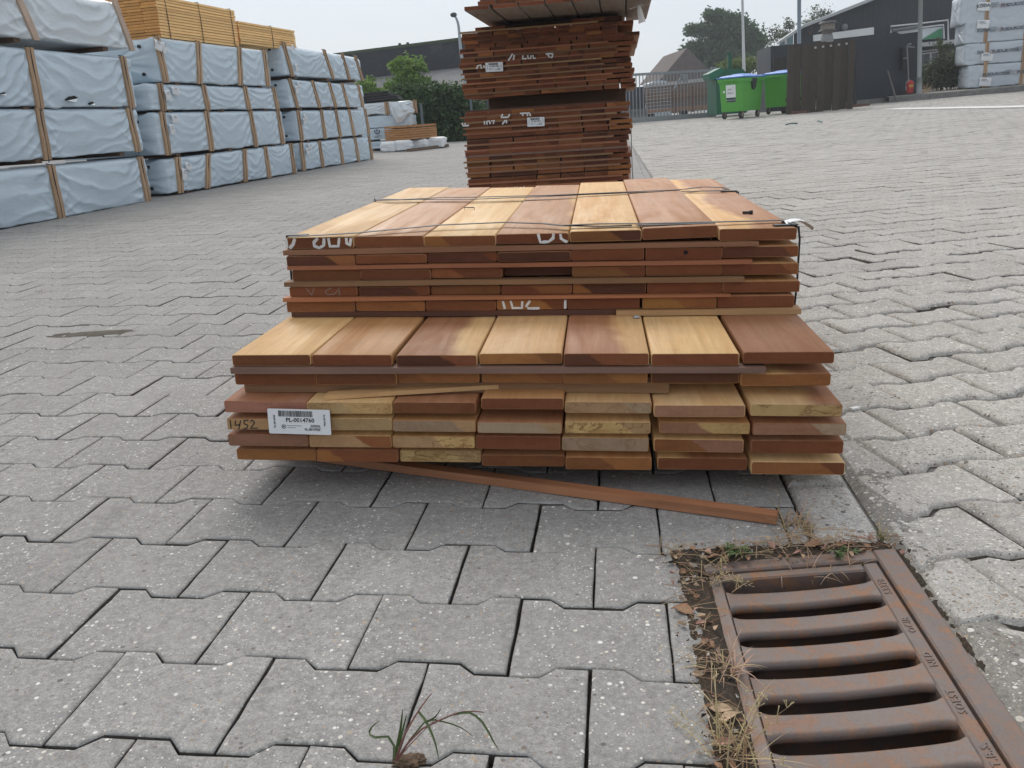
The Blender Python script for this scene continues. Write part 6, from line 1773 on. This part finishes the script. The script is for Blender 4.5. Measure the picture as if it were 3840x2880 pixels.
# dark green skip with open lid
def skip():
    Y = 29.5; M = simple('skip_green', (.012, .115, .062), .45, .15, 5); t = thing('skip', 'dark green skip with its lid open and an upright post behind bins', 'skip', V3(*c5p(1300, 1300), Y))
    P = lambda x, y, dy=0: V3(*c5p(x, y), Y + dy)
    slab('body', [P(1225, 905), P(1250, 880), P(1480, 875), P(1525, 925), P(1525, 1440), P(1150, 1465), P(1140, 1010)], 1.3, M, t)
    slab('lid', [P(1045, 945, -.25), P(1205, 862, -.25), P(1240, 880, -.25), P(1225, 935, -.25), P(1100, 1028, -.25), P(1060, 1010, -.25)], .9, simple('skip_lid_green', (.016, .15, .085), .4, .1, 5), t)
    bm = bmesh.new(); a, b = P(1312, 900, .4), P(1306, 695, .4)
    bx(bm, (-.055, -.05, 0), (.055, .05, b.z - a.z), Matrix.Translation(a)); o = from_bm('upright', bm, M); under(o, t)
    bm = bmesh.new(); bx(bm, (-.09, -.08, 0), (.09, .08, .035), Matrix.Translation((b.x, b.y, b.z))); o = from_bm('upright_cap', bm, M); under(o, t)
skip()
# wheeled bins
def bin_(base, yaw, label, sign):
    MG = simple('bin_green', (.085, .36, .045), .42, .05, 6, .5); MBk = simple('bin_black', (.016, .017, .018), .5)
    M = Matrix.Translation(base) @ Matrix.Rotation(yaw, 4, 'Z')
    t = thing('wheeled_bin', label, 'bin', group='green wheeled bins', mat=M)
    w0, w1, l0, l1 = .33, .385, .56, .64; zb, zt = .20, 1.10     # half widths, x = long side
    bm = bmesh.new(); prev = None
    for z, a, b in ((zb, l0, w0), (zb + .02, l0 + .006, w0 + .006), (zt - .10, l1 - .01, w1 - .01), (zt - .10, l1 + .025, w1 + .025), (zt - .02, l1 + .03, w1 + .03), (zt, l1 + .02, w1 + .02)):
        r = .05; ring = []
        for cx, cy, a0 in ((a - r, b - r, 0), (-a + r, b - r, 90), (-a + r, -b + r, 180), (a - r, -b + r, 270)):
            for k in range(4): ring.append(bm.verts.new((cx + r * math.cos(rad(a0 + 30 * k)), cy + r * math.sin(rad(a0 + 30 * k)), z)))
        if prev:
            for k in range(16): bm.faces.new((prev[k], prev[(k + 1) % 16], ring[(k + 1) % 16], ring[k]))
        else: bm.faces.new(list(reversed(ring)))
        prev = ring
    bm.faces.new(prev); from_bm('body', bm, MG, t)
    bm = bmesh.new(); G_ = []
    for i in range(13):
        x = -l1 - .04 + (2 * l1 + .08) * i / 12; row = []
        for j in range(9):
            y = -w1 - .045 + (2 * w1 + .09) * j / 8; e = min(i, 12 - i, j, 8 - j)
            row.append(bm.verts.new((x, y, zt + .012 + min(e, 3) * .026 + .008 * math.sin(i * 1.7) * (e > 0) + .008 * mnoise.noise((x * 4, y * 4, 2)))))
        G_.append(row)
    for a, b in zip(G_, G_[1:]):
        for j in range(8): bm.faces.new((a[j], b[j], b[j + 1], a[j + 1]))
    geom = bm.faces[:]; ret = bmesh.ops.extrude_face_region(bm, geom=geom)
    for v in [q for q in ret['geom'] if isinstance(q, bmesh.types.BMVert)]: v.co.z += .03
    bmesh.ops.recalc_face_normals(bm, faces=bm.faces); from_bm('lid', bm, simple('bin_lid_blue', (.11, .27, .72), .4, .06, 5, .5), t, False)
    for sx in (-1, 1):
        for sy in (-1, 1):
            wx, wy = sx * (l0 - .08), sy * (w0 - .06); bm = bmesh.new(); tube(bm, [(wx, wy - .025, .1), (wx, wy + .025, .1)], .098, 16)
            wo = from_bm('wheel', bm, MBk, t); bm = bmesh.new(); tube(bm, [(wx, wy - .028, .1), (wx, wy + .028, .1)], .045, 10); from_bm('hub', bm, simple('hub_tan', (.34, .28, .2), .6), wo)
            bm = bmesh.new(); bx(bm, (wx - .03, wy - .04, .1), (wx + .03, wy - .029, .21)); bx(bm, (wx - .03, wy + .029, .1), (wx + .03, wy + .04, .21)); from_bm('fork', bm, simple('hub_tan', (.34, .28, .2), .6), wo)
    for s in (-1, 1):   # lifting lug on the long sides
        bm = bmesh.new(); pts = [(-.16, zt - .02), (.16, zt - .02), (.13, zt - .16), (.09, zt - .28), (0, zt - .33), (-.09, zt - .28), (-.13, zt - .16)]
        a = [bm.verts.new((x, s * (w1 + .002 + .028), z)) for x, z in pts]; b = [bm.verts.new((x, s * (w1 - .04), z)) for x, z in pts]
        bm.faces.new(a); bm.faces.new(list(reversed(b)))
        for i in range(7): bm.faces.new((a[i], a[(i + 1) % 7], b[(i + 1) % 7], b[i]))
        bmesh.ops.recalc_face_normals(bm, faces=bm.faces); from_bm('lifting_lug', bm, MBk, t)
        bm = bmesh.new(); tube(bm, [(s * (l1 + .03), -.15, zt - .05), (s * (l1 + .07), -.13, zt - .05), (s * (l1 + .07), .13, zt - .05), (s * (l1 + .03), .15, zt - .05)], .016, 6); from_bm('handle', bm, MG, t)
    if sign:
        xx = -l1 + .028; lean = Matrix.Translation((-(l0 + .045), 0, .68)) @ Matrix.Rotation(rad(-5.1), 4, 'Y') 
        R = lean @ frame((0, 0, 0), (0, -1, 0), (0, 0, 1), (-1, 0, 0))
        so = from_bm('sign', (lambda b: (bx(b, (-.15, -.09, .0), (.15, .25, .004), R), b)[1])(bmesh.new()), M_PAPER, t)
        bm = bmesh.new(); text_bm(bm, 'pre', .095, R @ Matrix.Translation((-.03, .135, .006)), .0008); text_bm(bm, 'zero', .095, R @ Matrix.Translation((-.02, .035, .006)), .0008); from_bm('lettering', bm, simple('sign_grey_ink', (.10, .11, .12), .6), so)
        bm = bmesh.new(); ribbon(bm, [R @ Vector(p) for p in ((.02, .175, .005), (.09, .185, .005), (.10, .10, .005), (.09, .02, .005), (.05, .01, .005))], .008, R.to_3x3() @ Vector((0, 0, 1)), .001); from_bm('green_swoosh', bm, simple('sign_green', (.25, .5, .2), .6), so)
        lo_ = from_bm('lower_sign', (lambda b: (bx(b, (-.14, -.215, .0), (.14, -.105, .004), R), b)[1])(bmesh.new()), simple('sign_navy', (.02, .03, .06), .5), t)
        bm = bmesh.new(); text_bm(bm, 'papier & karton', .042, R @ Matrix.Translation((0, -.16, .006)), .0008); from_bm('lettering', bm, M_PAPER, lo_)
        bm = bmesh.new(); tube(bm, [R @ Vector((-.215, .07, .0)), R @ Vector((-.215, .07, .006))], .032, 10); from_bm('round_sticker', bm, M_PAPER, t)
q0 = at_g(*c5p(1440, 1530)); 
bdir = rad(47)     # long axis runs away from the viewer
ax = Vector((math.cos(bdir), math.sin(bdir), 0))
fc = V3(*c5p(1330, 1500), 26.2)
bc = Vector((fc.x, 26.2, 0)) + ax * .60
bin_((bc.x, bc.y, zz(bc.x, bc.y)), bdir, 'green wheeled bin with blue lid and white sign, in front', True)
bc2 = bc + Vector((1.50, .75, 0))
bin_((bc2.x, bc2.y, zz(bc2.x, bc2.y)), bdir, 'green wheeled bin with blue lid partly behind the dark board screen', False)
# dark board screen
def screen():
    a = Vector(at_g(*c6p(318, 915))); b = Vector(at_g(*c6p(848, 868)))
    t = thing('board_screen', 'free-standing screen of dark upright boards beside the green bins', 'screen', a)
    M = wood_plain('dark_stained_board', (.060, .048, .038), (40, 40, 2.5), .8, .6)
    ed = [318, 372, 430, 495, 556, 618, 682, 738, 798, 848]
    Lx = b - a
    for i in range(9):
        f0, f1 = (ed[i] - 318) / 530, (ed[i + 1] - 318) / 530
        A, B = a.lerp(b, f0), a.lerp(b, f1 - .006)
        zt = V3(*c6p(ed[i], 362 - (ed[i] - 318) * .083 - (6 if i % 3 == 1 else 0)), A.y).z
        A = Vector((A.x, A.y, zz(A.x, A.y) + .015 * (i % 2))); B = Vector((B.x, B.y, A.z)); push = Vector((0, .03 * (i % 2), 0))
        s = slab('board', [Vector((A.x, A.y, zt)) + push, Vector((B.x, B.y, zt)) + push, B + push, A + push], .03, M, t)
        if 4 <= i + 1 <= 8:
            c = V3(*c6p([0, 0, 0, 0, 548, 609, 672, 735, 797][i + 1 if i + 1 < 9 else 8] if i + 1 >= 4 else 0, [0, 0, 0, 0, 380, 372, 364, 356, 348][i + 1]), A.y - .012)
            bm = bmesh.new(); bx(bm, (-.028, -.012, -.026), (.028, .01, .026), Matrix.Translation(c)); o = from_bm('white_cap', bm, simple('cap_plastic', (.42, .40, .38), .5)); under(o, t)
    for z in (.45, 1.35):
        slab('rail', [a + Vector((0, .075, z)), b + Vector((0, .075, z)), b + Vector((0, .075, z - .09)), a + Vector((0, .075, z - .09))], .04, M, t)
    rust = simple('rusty_tube', (.14, .07, .05), .75, .3, 20)
    for x0, x1, y0, lab in ((362, 585, 913, 'near'), (732, 982, 868, 'far')):
        q = Vector(at_g(*c6p(x0, y0))); e = V3(*c6p(x1, y0 - 14), q.y + .3); d = (e - q); d.z = 0; L = d.length; d.normalize(); R = frame((q.x, q.y, zz(q.x, q.y) + .002), d, UPV.cross(d), UPV)
        fo = box('steel_foot', (0, 0, 0), (L, .09, .085), rust, None, R, .006); under(fo, t)
        bm = bmesh.new(); bx(bm, (L + .0005, .012, .012), (L + .004, .078, .073), R); o = from_bm('open_end', bm, M_DARKIN); under(o, fo)
    return a, b
sa, sbb = screen()
p = thing('post', 'slim black post beside the dark board screen', 'post', at_g(*c6p(862, 850)))
ptop = V3(*c6p(862, 400), p.location.y); h = ptop.z - p.location.z
box('post_body', (-.045, -.03, 0), (.045, .03, h), simple('black_post', (.014, .015, .018), .5), p, None, .004); box('foot_plate', (-.10, -.06, 0.001), (.10, .06, .05), simple('black_post', (.014, .015, .018), .5), p)
# navy wall with a concrete foot
NL, NR = Vector(at_g(*c6p(872, 840))), Vector(at_g(*c6p(1330, 795)))
ndw = (NR - NL); ndw.z = 0; ndw.normalize()
def nw(cx, cy, push=0.0):
    n = np.array([ndw.y, -ndw.x, 0]); return Vector(on_plane(*c6p(cx, cy), np.array(NL) + n * push, n))
t = thing('navy_wall', 'smooth dark navy wall on a concrete foot behind the board screen', 'wall', NL)
slab('panel', [nw(600, 352), nw(850, 322), nw(1385, 250), nw(1385, 752), nw(875, 800), nw(600, 830)], .25, dk, t)
slab('concrete_foot', [nw(600, 832, .05), nw(875, 802, .05), nw(1385, 754, .05), nw(1385, 800, .05), nw(875, 850, .05), nw(600, 880, .05)], .3, simple('foot_concrete', (.20, .195, .185), .9, .2, 6), t)
t = thing('dark_shed', 'dark panelled enclosure left of the board screen behind the bins', 'shed', V3(*c6p(200, 700), 31))
slab('side_panel', [V3(*c6p(88, 405), 33), V3(*c6p(193, 368), 31), V3(*c6p(193, 960), 31), V3(*c6p(88, 940), 33)], .1, simple('dark_panel', (.05, .055, .065), .6, .2, 3, stretch=(6, 6, .1)), t)
slab('front_panel', [V3(*c6p(194, 368), 31), V3(*c6p(460, 345), 31), V3(*c6p(460, 960), 31), V3(*c6p(194, 960), 31)], .1, simple('dark_panel_b', (.035, .039, .047), .6, .2, 3), t)
slab('inner_boards', [V3(*c6p(215, 468), 30.6), V3(*c6p(315, 450), 30.6), V3(*c6p(315, 760), 30.6), V3(*c6p(215, 760), 30.6)], .05, wood_plain('grey_brown_boards', (.055, .048, .042), (14, 14, .4), .8, .5), t)
# black building
def black_building():
    Y = 38; P = lambda x, y, d=0.0: V3(*c6p(x, y), Y - d)
    base = P(700, 800); t = thing('black_building', 'black clad building with a sloping roof and white band window', 'building', (base.x, Y, 0))
    k = NB('black_cladding'); o = k.tc.outputs['Object']; n = k.noise(o, .7, 4); wv = k.n('ShaderNodeTexWave', bands_direction='X'); wv.inputs['Scale'].default_value = 1.6; k.l(o, wv.inputs['Vector'])
    c = k.ramp(n, [(.3, (.020, .023, .029)), (.7, (.030, .034, .041))]); k.bump(wv.outputs['Fac'], .25, .02); mb = k.fin(c, .6, .4)
    r0, r1, r2 = P(375, 262), P(435, 222), P(985, 6)
    sl = (r2 - r1); far_r = r1 + sl * 1.25; rb = P(2600, 800)
    slab('gable_wall', [P(375, 800), r0, r1, far_r, Vector((rb.x, Y, far_r.z)), Vector((rb.x, Y, -.3))], 14, mb, t, (.33, 1, 0))
    M_TR = simple('roof_trim_grey', (.45, .47, .48), .5, .06)
    up = Vector((0, -.25, .0)); q0 = P(240, 354); 
    for nm, a, b in (('roof_trim', r1, far_r), ('eaves_trim', q0, r1)):
        slab(nm, [a + Vector((0, -.3, .10)), b + Vector((0, -.3, .10)), b + Vector((0, -.3, -.02)), a + Vector((0, -.3, -.02))], .3, M_TR, t)
    slab('teal_panel', [P(265, 345, .05), P(372, 270, .05), P(372, 352, .05), P(262, 362, .05)], .1, simple('teal_glass', (.22, .33, .36), .3, .1), t)
    bm = bmesh.new(); tube(bm, [P(312, 352, .2), P(310, 300, .2)], .045, 8); o = from_bm('downpipe', bm, simple('pole_white', (.66, .67, .67), .4, .05)); under(o, t)
    slab('band_window', [P(533, 280, .08), P(1015, 216, .08), P(1015, 275, .08), P(533, 330, .08)], .1, simple('frosted_band', (.74, .75, .75), .35, .10, 1.2), t)
    # extractor cowl
    cw = P(640, 300); MC = simple('cowl_tan', (.24, .20, .16), .6, .2, 10); px = Y / FPX / 2.127
    v = thing('extractor_cowl', 'tan round extractor cowl standing before the black building', 'vent', P(642, 315, 1.6)); O = Vector(v.location)
    z = lambda cy: P(642, cy, 1.6).z - O.z
    for nm, ya, yb, ra, rb_, m in (('duct', 315, 272, 44, 36, simple('duct_grey', (.27, .27, .27), .6, .1)), ('lower_dish', 268, 250, 36, 40, MC), ('lower_rim', 249, 236, 64, 56, simple('cowl_dark', (.07, .07, .07), .6)), ('drum', 235, 190, 50, 50, MC), ('cap', 188, 168, 66, 52, simple('cowl_dark', (.07, .07, .07), .6))):
        bm = bmesh.new(); tube(bm, [(0, 0, z(ya)), (0, 0, z(yb))], [ra * px, rb_ * px], 18); from_bm(nm, bm, m, v)
    bm = bmesh.new(); tube(bm, [(0, 0, z(315) - .6), (0, 0, z(315))], 44 * px, 14); from_bm('stack', bm, simple('duct_grey', (.27, .27, .27), .6, .1), v)
    bm = bmesh.new(); bmesh.ops.create_uvsphere(bm, u_segments=12, v_segments=8, radius=.13)
    o = from_bm('wall_lamp', bm, simple('lamp_grey2', (.20, .21, .22), .5), None, True); o.location = P(782, 216, .1); under(o, t)
    # window with white framing; reflected sky and greenery are painted on the pane
    slab('window_pane', [P(1205, 252, .10), P(1375, 232, .10), P(1560, 212, .10), P(1560, 305, .10), P(1390, 318, .10), P(1205, 262, .10)], .05, simple('painted_sky_reflection', (.74, .78, .80), .3, .05), t)
    gp = [P(1392, 316, .16), P(1430, 296, .16), P(1475, 268, .16), P(1520, 240, .16), P(1558, 224, .16), P(1558, 304, .16)]
    slab('painted_green_reflection', gp, .03, simple('painted_green_reflection', (.055, .27, .13), .35, .08), t)
    def rail(pts, r, m, nm='window_frame'):
        bm = bmesh.new(); tube(bm, [P(x, y, .3) for x, y in pts], r, 6); o = from_bm(nm, bm, m); under(o, t)
    MW = simple('frame_white', (.62, .63, .64), .5, .05)
    rail([(1150, 262), (1150, 210), (1375, 188), (1605, 160), (1608, 322)], .035, MW); rail([(1190, 245), (1376, 222), (1570, 198), (1574, 310)], .035, MW)
    rail([(1160, 244), (1376, 212)], .07, simple('rail_grey', (.16, .17, .18), .5), 'handrail')
    slab('canopy', [P(1380, 342, 1.0), P(1760, 304, 1.0), P(1760, 336, 1.0), P(1380, 374, 1.0)], .9, simple('canopy_grey', (.42, .42, .43), .6, .08), t)
    slab('lower_window', [P(1392, 432, .1), P(1535, 410, .1), P(1535, 505, .1), P(1392, 526, .1)], .05, simple('dark_glass', (.06, .075, .085), .15, .1, 3, .6), t)
    for pts in ([(1392, 412), (1535, 392)], [(1392, 432), (1535, 410)], [(1392, 526), (1535, 506)], [(1468, 418), (1466, 516)]): rail(pts, .03, MW)
    bm = bmesh.new(); tube(bm, [P(500, 264, .06), P(506, 264, .06)], .06, 6); o = from_bm('alarm_box', bm, simple('alarm_red', (.35, .12, .08), .5)); under(o, t)
black_building()
# poles
def pole(label, ctop, cbot, Y, r, mat, g=None):
    a, b = V3(*c6p(*ctop), Y), V3(*c6p(*cbot), Y); d = (a - b).normalized(); z0 = zz(b.x, Y) if g is None else g
    foot = b - d * ((b.z - z0) / d.z) if g is None else b
    t = thing('lamp_pole', label, 'pole', foot); bm = bmesh.new(); top = a + d * 2.5
    tube(bm, [Vector((0, 0, 0)), top - foot], [r, r * .92], 12); from_bm('shaft', bm, mat, t, True)
    bm = bmesh.new(); tube(bm, [Vector((0, 0, .002)), d * .45], [r * 1.25, r * 1.2], 12); from_bm('base_sleeve', bm, mat, t, True)
pole('thick blue-grey pole rising behind the dark board screen', (419, 0), (418, 352), 28.5, .060, simple('pole_blue_grey', (.22, .26, .30), .45, .08))
# raised pavement with kerb, right
def pavement():
    K0, K1 = Vector(at_g(*c6p(1190, 815))), Vector(at_g(*c6p(2212, 727)))
    d = K1 - K0; d.z = 0; L = d.length; d.normalize(); n = Vector((-d.y, d.x, 0))
    if n.y < 0: n = -n
    kb, pv = bmesh.new(), bmesh.new(); N = 24; prev = None; hgt = .17
    for i in range(N + 1):
        s = -.2 + (L + 8) * i / N; p = K0 + d * s; z = zz(p.x, p.y); sec = []
        for off, dz in ((0, -.02), (0, hgt - .02), (.02, hgt), (.14, hgt)): q = p + n * off; sec.append((q.x, q.y, z + dz))
        pav = []
        for off, dz in ((.141, hgt - .004), (1.2, hgt + .02), (2.6, hgt + .05), (9, hgt + .1)): q = p + n * off; pav.append((q.x, q.y, z + dz))
        cur = [kb.verts.new(v) for v in sec]; cur2 = [pv.verts.new(v) for v in pav]
        if prev:
            for k in range(3): kb.faces.new((prev[0][k], cur[k], cur[k + 1], prev[0][k + 1])); pv.faces.new((prev[1][k], cur2[k], cur2[k + 1], prev[1][k + 1]))
        prev = (cur, cur2)
    for b_ in (kb, pv): bmesh.ops.recalc_face_normals(b_, faces=b_.faces)
    structure(from_bm('kerb', kb, simple('kerb_concrete', (.19, .185, .175), .9, .22, 8)))
    structure(from_bm('pavement', pv, simple('pavement_sand', (.30, .285, .26), .95, .2, 6)))
    return K0, d, n
K0, KD, KN = pavement()
def pav(cx, cy, back):
    """point on the pavement: on the sight line of the photo pixel, 'back' metres behind the kerb face"""
    p = Vector(on_plane(*c6p(cx, cy), np.array(K0 + KN * back), np.array(KN)))
    s = (p - K0).dot(KD); q = K0 + KD * s + KN * back; kz = K0 + KD * s; return Vector((q.x, q.y, zz(kz.x, kz.y) + .17 + .02 * min(back, 2.6)))
f = pav(1375, 740, .35)
a = V3(*c6p(1388, 0), f.y)
t = thing('lamp_pole', 'slim grey lamp pole on the pavement beside the navy wall', 'pole', f); bm = bmesh.new(); d_ = (a - f); tube(bm, [Vector((0, 0, 0)), d_ * 1.25], [.068, .058], 12); from_bm('shaft', bm, simple('pole_galv', (.27, .29, .29), .5, .08), t, True)
bm = bmesh.new(); tube(bm, [Vector((0, 0, .002)), d_.normalized() * .5], [.085, .08], 12); from_bm('base_sleeve', bm, simple('pole_galv', (.27, .29, .29), .5, .08), t, True)
# things against the navy wall
def NWp(cx, cy, out): return nw(cx, cy, out)
o = slab('meter_box', [NWp(1242, 382, .16), NWp(1338, 372, .16), NWp(1338, 545, .16), NWp(1242, 556, .16)], .15, simple('meter_black', (.014, .016, .019), .6)); tag(o, 'black meter box on the navy wall behind the standpipe', 'box')
bm = bmesh.new(); tube(bm, [NWp(1292, 640, .30), NWp(1286, 500, .30), NWp(1279, 368, .30), NWp(1284, 356, .30), NWp(1312, 349, .30)], .022, 8); tube(bm, [NWp(1286, 372, .30), NWp(1340, 378, .30)], .02, 6); tube(bm, [NWp(1250, 466, .30), NWp(1284, 462, .30)], .018, 6)
o = from_bm('standpipe', bm, simple('pipe_grey', (.20, .205, .21), .5)); tag(o, 'bent grey standpipe with two arms in front of the navy wall', 'pipe')
def extinguisher():
    b = NWp(1300, 742, .32); tp = NWp(1300, 632, .32); H = tp.z - b.z
    t = thing('fire_extinguisher', 'red fire extinguisher at the foot of the standpipe', 'fire extinguisher', b)
    MR = simple('extinguisher_red', (.50, .035, .03), .4, .1, 10); r = .105
    bm = bmesh.new(); tube(bm, [(0, 0, 0), (0, 0, .03), (0, 0, H * .75), (0, 0, H * .88), (0, 0, H * .93)], [r * .9, r, r, r * .6, r * .3], 16); from_bm('cylinder', bm, MR, t, True)
    bm = bmesh.new(); tube(bm, [(0, 0, H * .9), (0, 0, H)], .035, 8); bx(bm, (-.10, -.02, H * .97), (.05, .02, H)); from_bm('valve', bm, M_BLACK, t)
    bm = bmesh.new(); tube(bm, [(-.04, -.03, H * .96), (-.15, -.05, H * .8), (-.15, -.04, H * .4), (-.13, -.03, H * .2)], .016, 6); from_bm('hose', bm, simple('hose_pale', (.40, .38, .36), .6), t)
    bm = bmesh.new(); n = 8; 
    A = [bm.verts.new((math.cos(a) * (r + .002), math.sin(a) * (r + .002), H * .42)) for a in [rad(-130 + 80 * i / n) for i in range(n + 1)]]
    B = [bm.verts.new((v.co.x, v.co.y, H * .60)) for v in A]
    for i in range(n): bm.faces.new((A[i], A[i + 1], B[i + 1], B[i]))
    from_bm('yellow_label', bm, simple('label_yellow', (.60, .36, .06), .5), t)
extinguisher()
bm = bmesh.new(); tube(bm, [NWp(1192, 792, .9), NWp(1160, 680, .5), NWp(1126, 566, .12)], [.030, .026, .024], 6)
o = from_bm('leaning_stick', bm, wood_plain('grey_stick', (.17, .155, .14), (20, 20, 20))); tag(o, 'grey weathered stick leaning on the navy wall', 'stick')
# shrubs behind the pavement
def c6b(cx, cy, Y, rx, rz, ry=.5): return blob(*c6p(cx, cy), Y, rx / 2.127 * Y / FPX, rz / 2.127 * Y / FPX, ry)
f2 = pav(1560, 690, 2.4); Ys = f2.y
plant('shrub', 'straggly olive shrub between the lamp pole and the right wrapped stack', 'shrub', f2,
      [c6b(1460, 610, Ys, 90, 90), c6b(1560, 570, Ys, 90, 110), c6b(1660, 540, Ys, 100, 130), c6b(1740, 560, Ys, 90, 130), c6b(1500, 540, Ys, 80, 60), c6b(1600, 650, Ys, 130, 40), c6b(1440, 660, Ys, 60, 40), c6b(1700, 440, Ys, 60, 50)], 'olive', .10, 420, 14, 71, None, False, .03, .42, .05)
f3 = pav(1545, 690, 2.2)
plant('sapling', 'thin sapling with a few leaves before the black building window', 'tree', f3, [c6b(1535, 340, f3.y, 30, 30, .2), c6b(1545, 400, f3.y, 25, 40, .2), c6b(1600, 370, f3.y, 40, 20, .2), c6b(1555, 470, f3.y, 30, 40, .2)], 'olive', .10, 40, 8, 72, None, True, .03, .6, .1)
f4 = pav(1420, 700, 1.2); bm = bmesh.new(); rs = random.Random(8)
for _ in range(26): blade(bm, (rs.gauss(0, .08), rs.gauss(0, .05), 0), (rs.gauss(0, .6), rs.gauss(0, .4), 1), rs.uniform(.25, .5), .02, .8, rs.randrange(2), 5)
o = from_bm('grass_clump', bm, [M_DRY, M_STRAWG]); o.location = f4; tag(o, 'dry grass clump at the foot of the lamp pole on the pavement', 'grass')
# wrapped stack on the right pavement
def right_stack():
    G_ = 'printed wrapped bundles on the right pavement'
    f = pav(1765, 702, .9); A = Vector((f.x, f.y, 0)); T = KD.copy(); N = -KN
    nn = np.array(N)
    P = lambda x, y: Vector(on_plane(*c6p(x, y), np.array(A), nn))
    S = lambda x, y: (P(x, y) - A).dot(T)
    px = (S(1900, 500) - S(1800, 500)) / 100
    rows = [(1762, 700, 520, 1910, 6, (1900, 652)), (1740, 514, 345, 1910, 7, (1915, 452)), (1738, 342, 155, 1890, 8, (1884, 193)), (1708, 188, -40, 1885, 9, (1890, 52))]
    words = {6: [(1985, 590, 'PUIDUKODA'), (2262, 566, 'PUIDUKODA')], 7: [(1862, 418, 'DA'), (2060, 404, 'PUIDUKODA')], 8: [(1888, 242, 'KODA'), (2130, 226, 'PUIDUKODA')], 9: [(1885, 48, 'KODA'), (2135, 34, 'PUIDUKODA')]}
    marks_ = {6: [(2085, 577), (2140, 575)], 7: [(2165, 392), (1955, 412)], 8: [(1963, 236), (2025, 232)], 9: [(1975, 42), (2040, 42)]}
    labs = ['wrapped bundle with grey print at the bottom of the right stack', 'wrapped bundle with grey print, second up in the right stack', 'wrapped bundle with grey print, third up in the right stack', 'wrapped bundle with grey print and flaring sheet on top of right stack']
    for i, (x0, yb, yt, xb, sd, tg) in enumerate(rows):
        s0 = S(x0, (yb + yt) / 2); z0, z1 = P(1900, yb - (0 if i else 6)).z + .02, P(1900, yt - 8).z
        if i == 0: z0 = f.z + .035
        b1 = S(xb, 480); b2 = S(2203, 480)
        t = wrapped_bundle('wrapped_bundle', labs[i], G_, A, T, N, s0, s0 + 4.2, z0, z1, 1.2, [(b1, b1), (b2 + .02, b2), (b2 + 1.9, b2 + 1.9)], 60 + i, M_WRAP_L if False else M_WRAP_G, amp=.022, nu=120, nv=20, bat_w=.05, batmat=M_BATTEN, hem=.04, rnd=.05, capdots=False,
                           tags=((S(*tg), max(.05, min(.95, (P(*tg).z - z0) / (z1 - z0))), .33, .24, .1),))
        for (x, y, wd) in words[sd]:
            q = P(x, y); bm = bmesh.new()
            M = frame((q - A).dot(T) * Vector((1, 0, 0)) - Vector((s0, 0, 0)) + Vector((0, -.052, q.z - z0)), (1, 0, 0), (0, 0, 1), (0, -1, 0)) @ Matrix.Rotation(rad(1.5), 4, 'Z')
            text_bm(bm, wd, .128, M, .002, bold=.004)
            from_bm('printed_text', bm, simple('print_grey', (.10, .12, .15), .6, .2, 6), t)
        for k, (x, y) in enumerate(marks_[sd]):
            q = P(x, y); c = Vector(((q - A).dot(T) - s0, -.052, q.z - z0)); bm = bmesh.new()
            if k == 0:
                for dz, hw in ((.05, .10), (.0, .12), (-.05, .08)): ribbon(bm, [c + Vector((-hw, 0, dz)), c + Vector((hw, 0, dz + .012))], .03, (0, -1, 0), .002)
                from_bm('printed_mark', bm, simple('print_grey_b', (.26, .29, .32), .6), t)
            else:
                ribbon(bm, [c + Vector((.08 * math.cos(a), 0, .05 * math.sin(a))) for a in [rad(24 * i) for i in range(16)]], .03, (0, -1, 0), .002); from_bm('printed_mark', bm, simple('print_pink', (.42, .36, .38), .6), t)
M_WRAP_G = mat_wrap('printed_wrap', (.53, .58, .63), .42)
right_stack()
# white line on the yard and a few scraps
def line():
    a, b = Vector(at_g(*c6p(1140, 872))), Vector(at_g(*c6p(2212, 853))); d = b - a; d.z = 0; L = d.length; d.normalize(); n = Vector((-d.y, d.x, 0)); bm = bmesh.new(); prev = None
    for i in range(41):
        q = a + d * ((L + 6) * i / 40); cur = []
        for s in (-.26, .26): 
            u = q + n * s; cur.append(bm.verts.new((u.x, u.y, zz(u.x, u.y) + .012)))
        if prev: bm.faces.new((prev[0], prev[1], cur[1], cur[0]))
        prev = cur
    bmesh.ops.recalc_face_normals(bm, faces=bm.faces)
    structure(from_bm('painted_line', bm, simple('road_paint', (.72, .71, .69), .7, .12, 12)))
line()
for (x0, y0, x1, y1, lab) in ((312, 1000, 405, 990, 'dark teal scrap of strapping on the paving before the screen'), (565, 972, 600, 979, 'short teal scrap of strapping on the paving, nearer the kerb')):
    a, b = Vector(at_g(*c6p(x0, y0))), Vector(at_g(*c6p(x1, y1))); bm = bmesh.new(); m = a.lerp(b, .5) + Vector((0, .05, .015)); O = a.copy()
    up_ = Vector((0, 0, .014)); tube(bm, [a - O + up_, m - O + up_, b - O + up_], .014, 5); o = from_bm('strap_scrap', bm, simple('teal_strap', (.03, .13, .13), .5)); o.location = O; tag(o, lab, 'strap scrap', 'teal strap scraps on the paving')

# ================================================================== HAZE
def haze():
    bm = bmesh.new(); bx(bm, (-330, -330, -1.6), (330, 330, 24))
    m = bpy.data.materials.new('haze'); m.use_nodes = True; t = m.node_tree; t.nodes.clear()
    o = t.nodes.new('ShaderNodeOutputMaterial'); v = t.nodes.new('ShaderNodeVolumePrincipled')
    v.inputs['Color'].default_value = (.90, .95, 1.0, 1); v.inputs['Density'].default_value = .0016; v.inputs['Anisotropy'].default_value = .3
    t.links.new(v.outputs[0], o.inputs['Volume'])
    ob = from_bm('haze', bm, m); ob['kind'] = 'stuff'; ob['label'] = 'thin pale haze filling the air over the yard'; ob.display_type = 'WIRE'
haze()
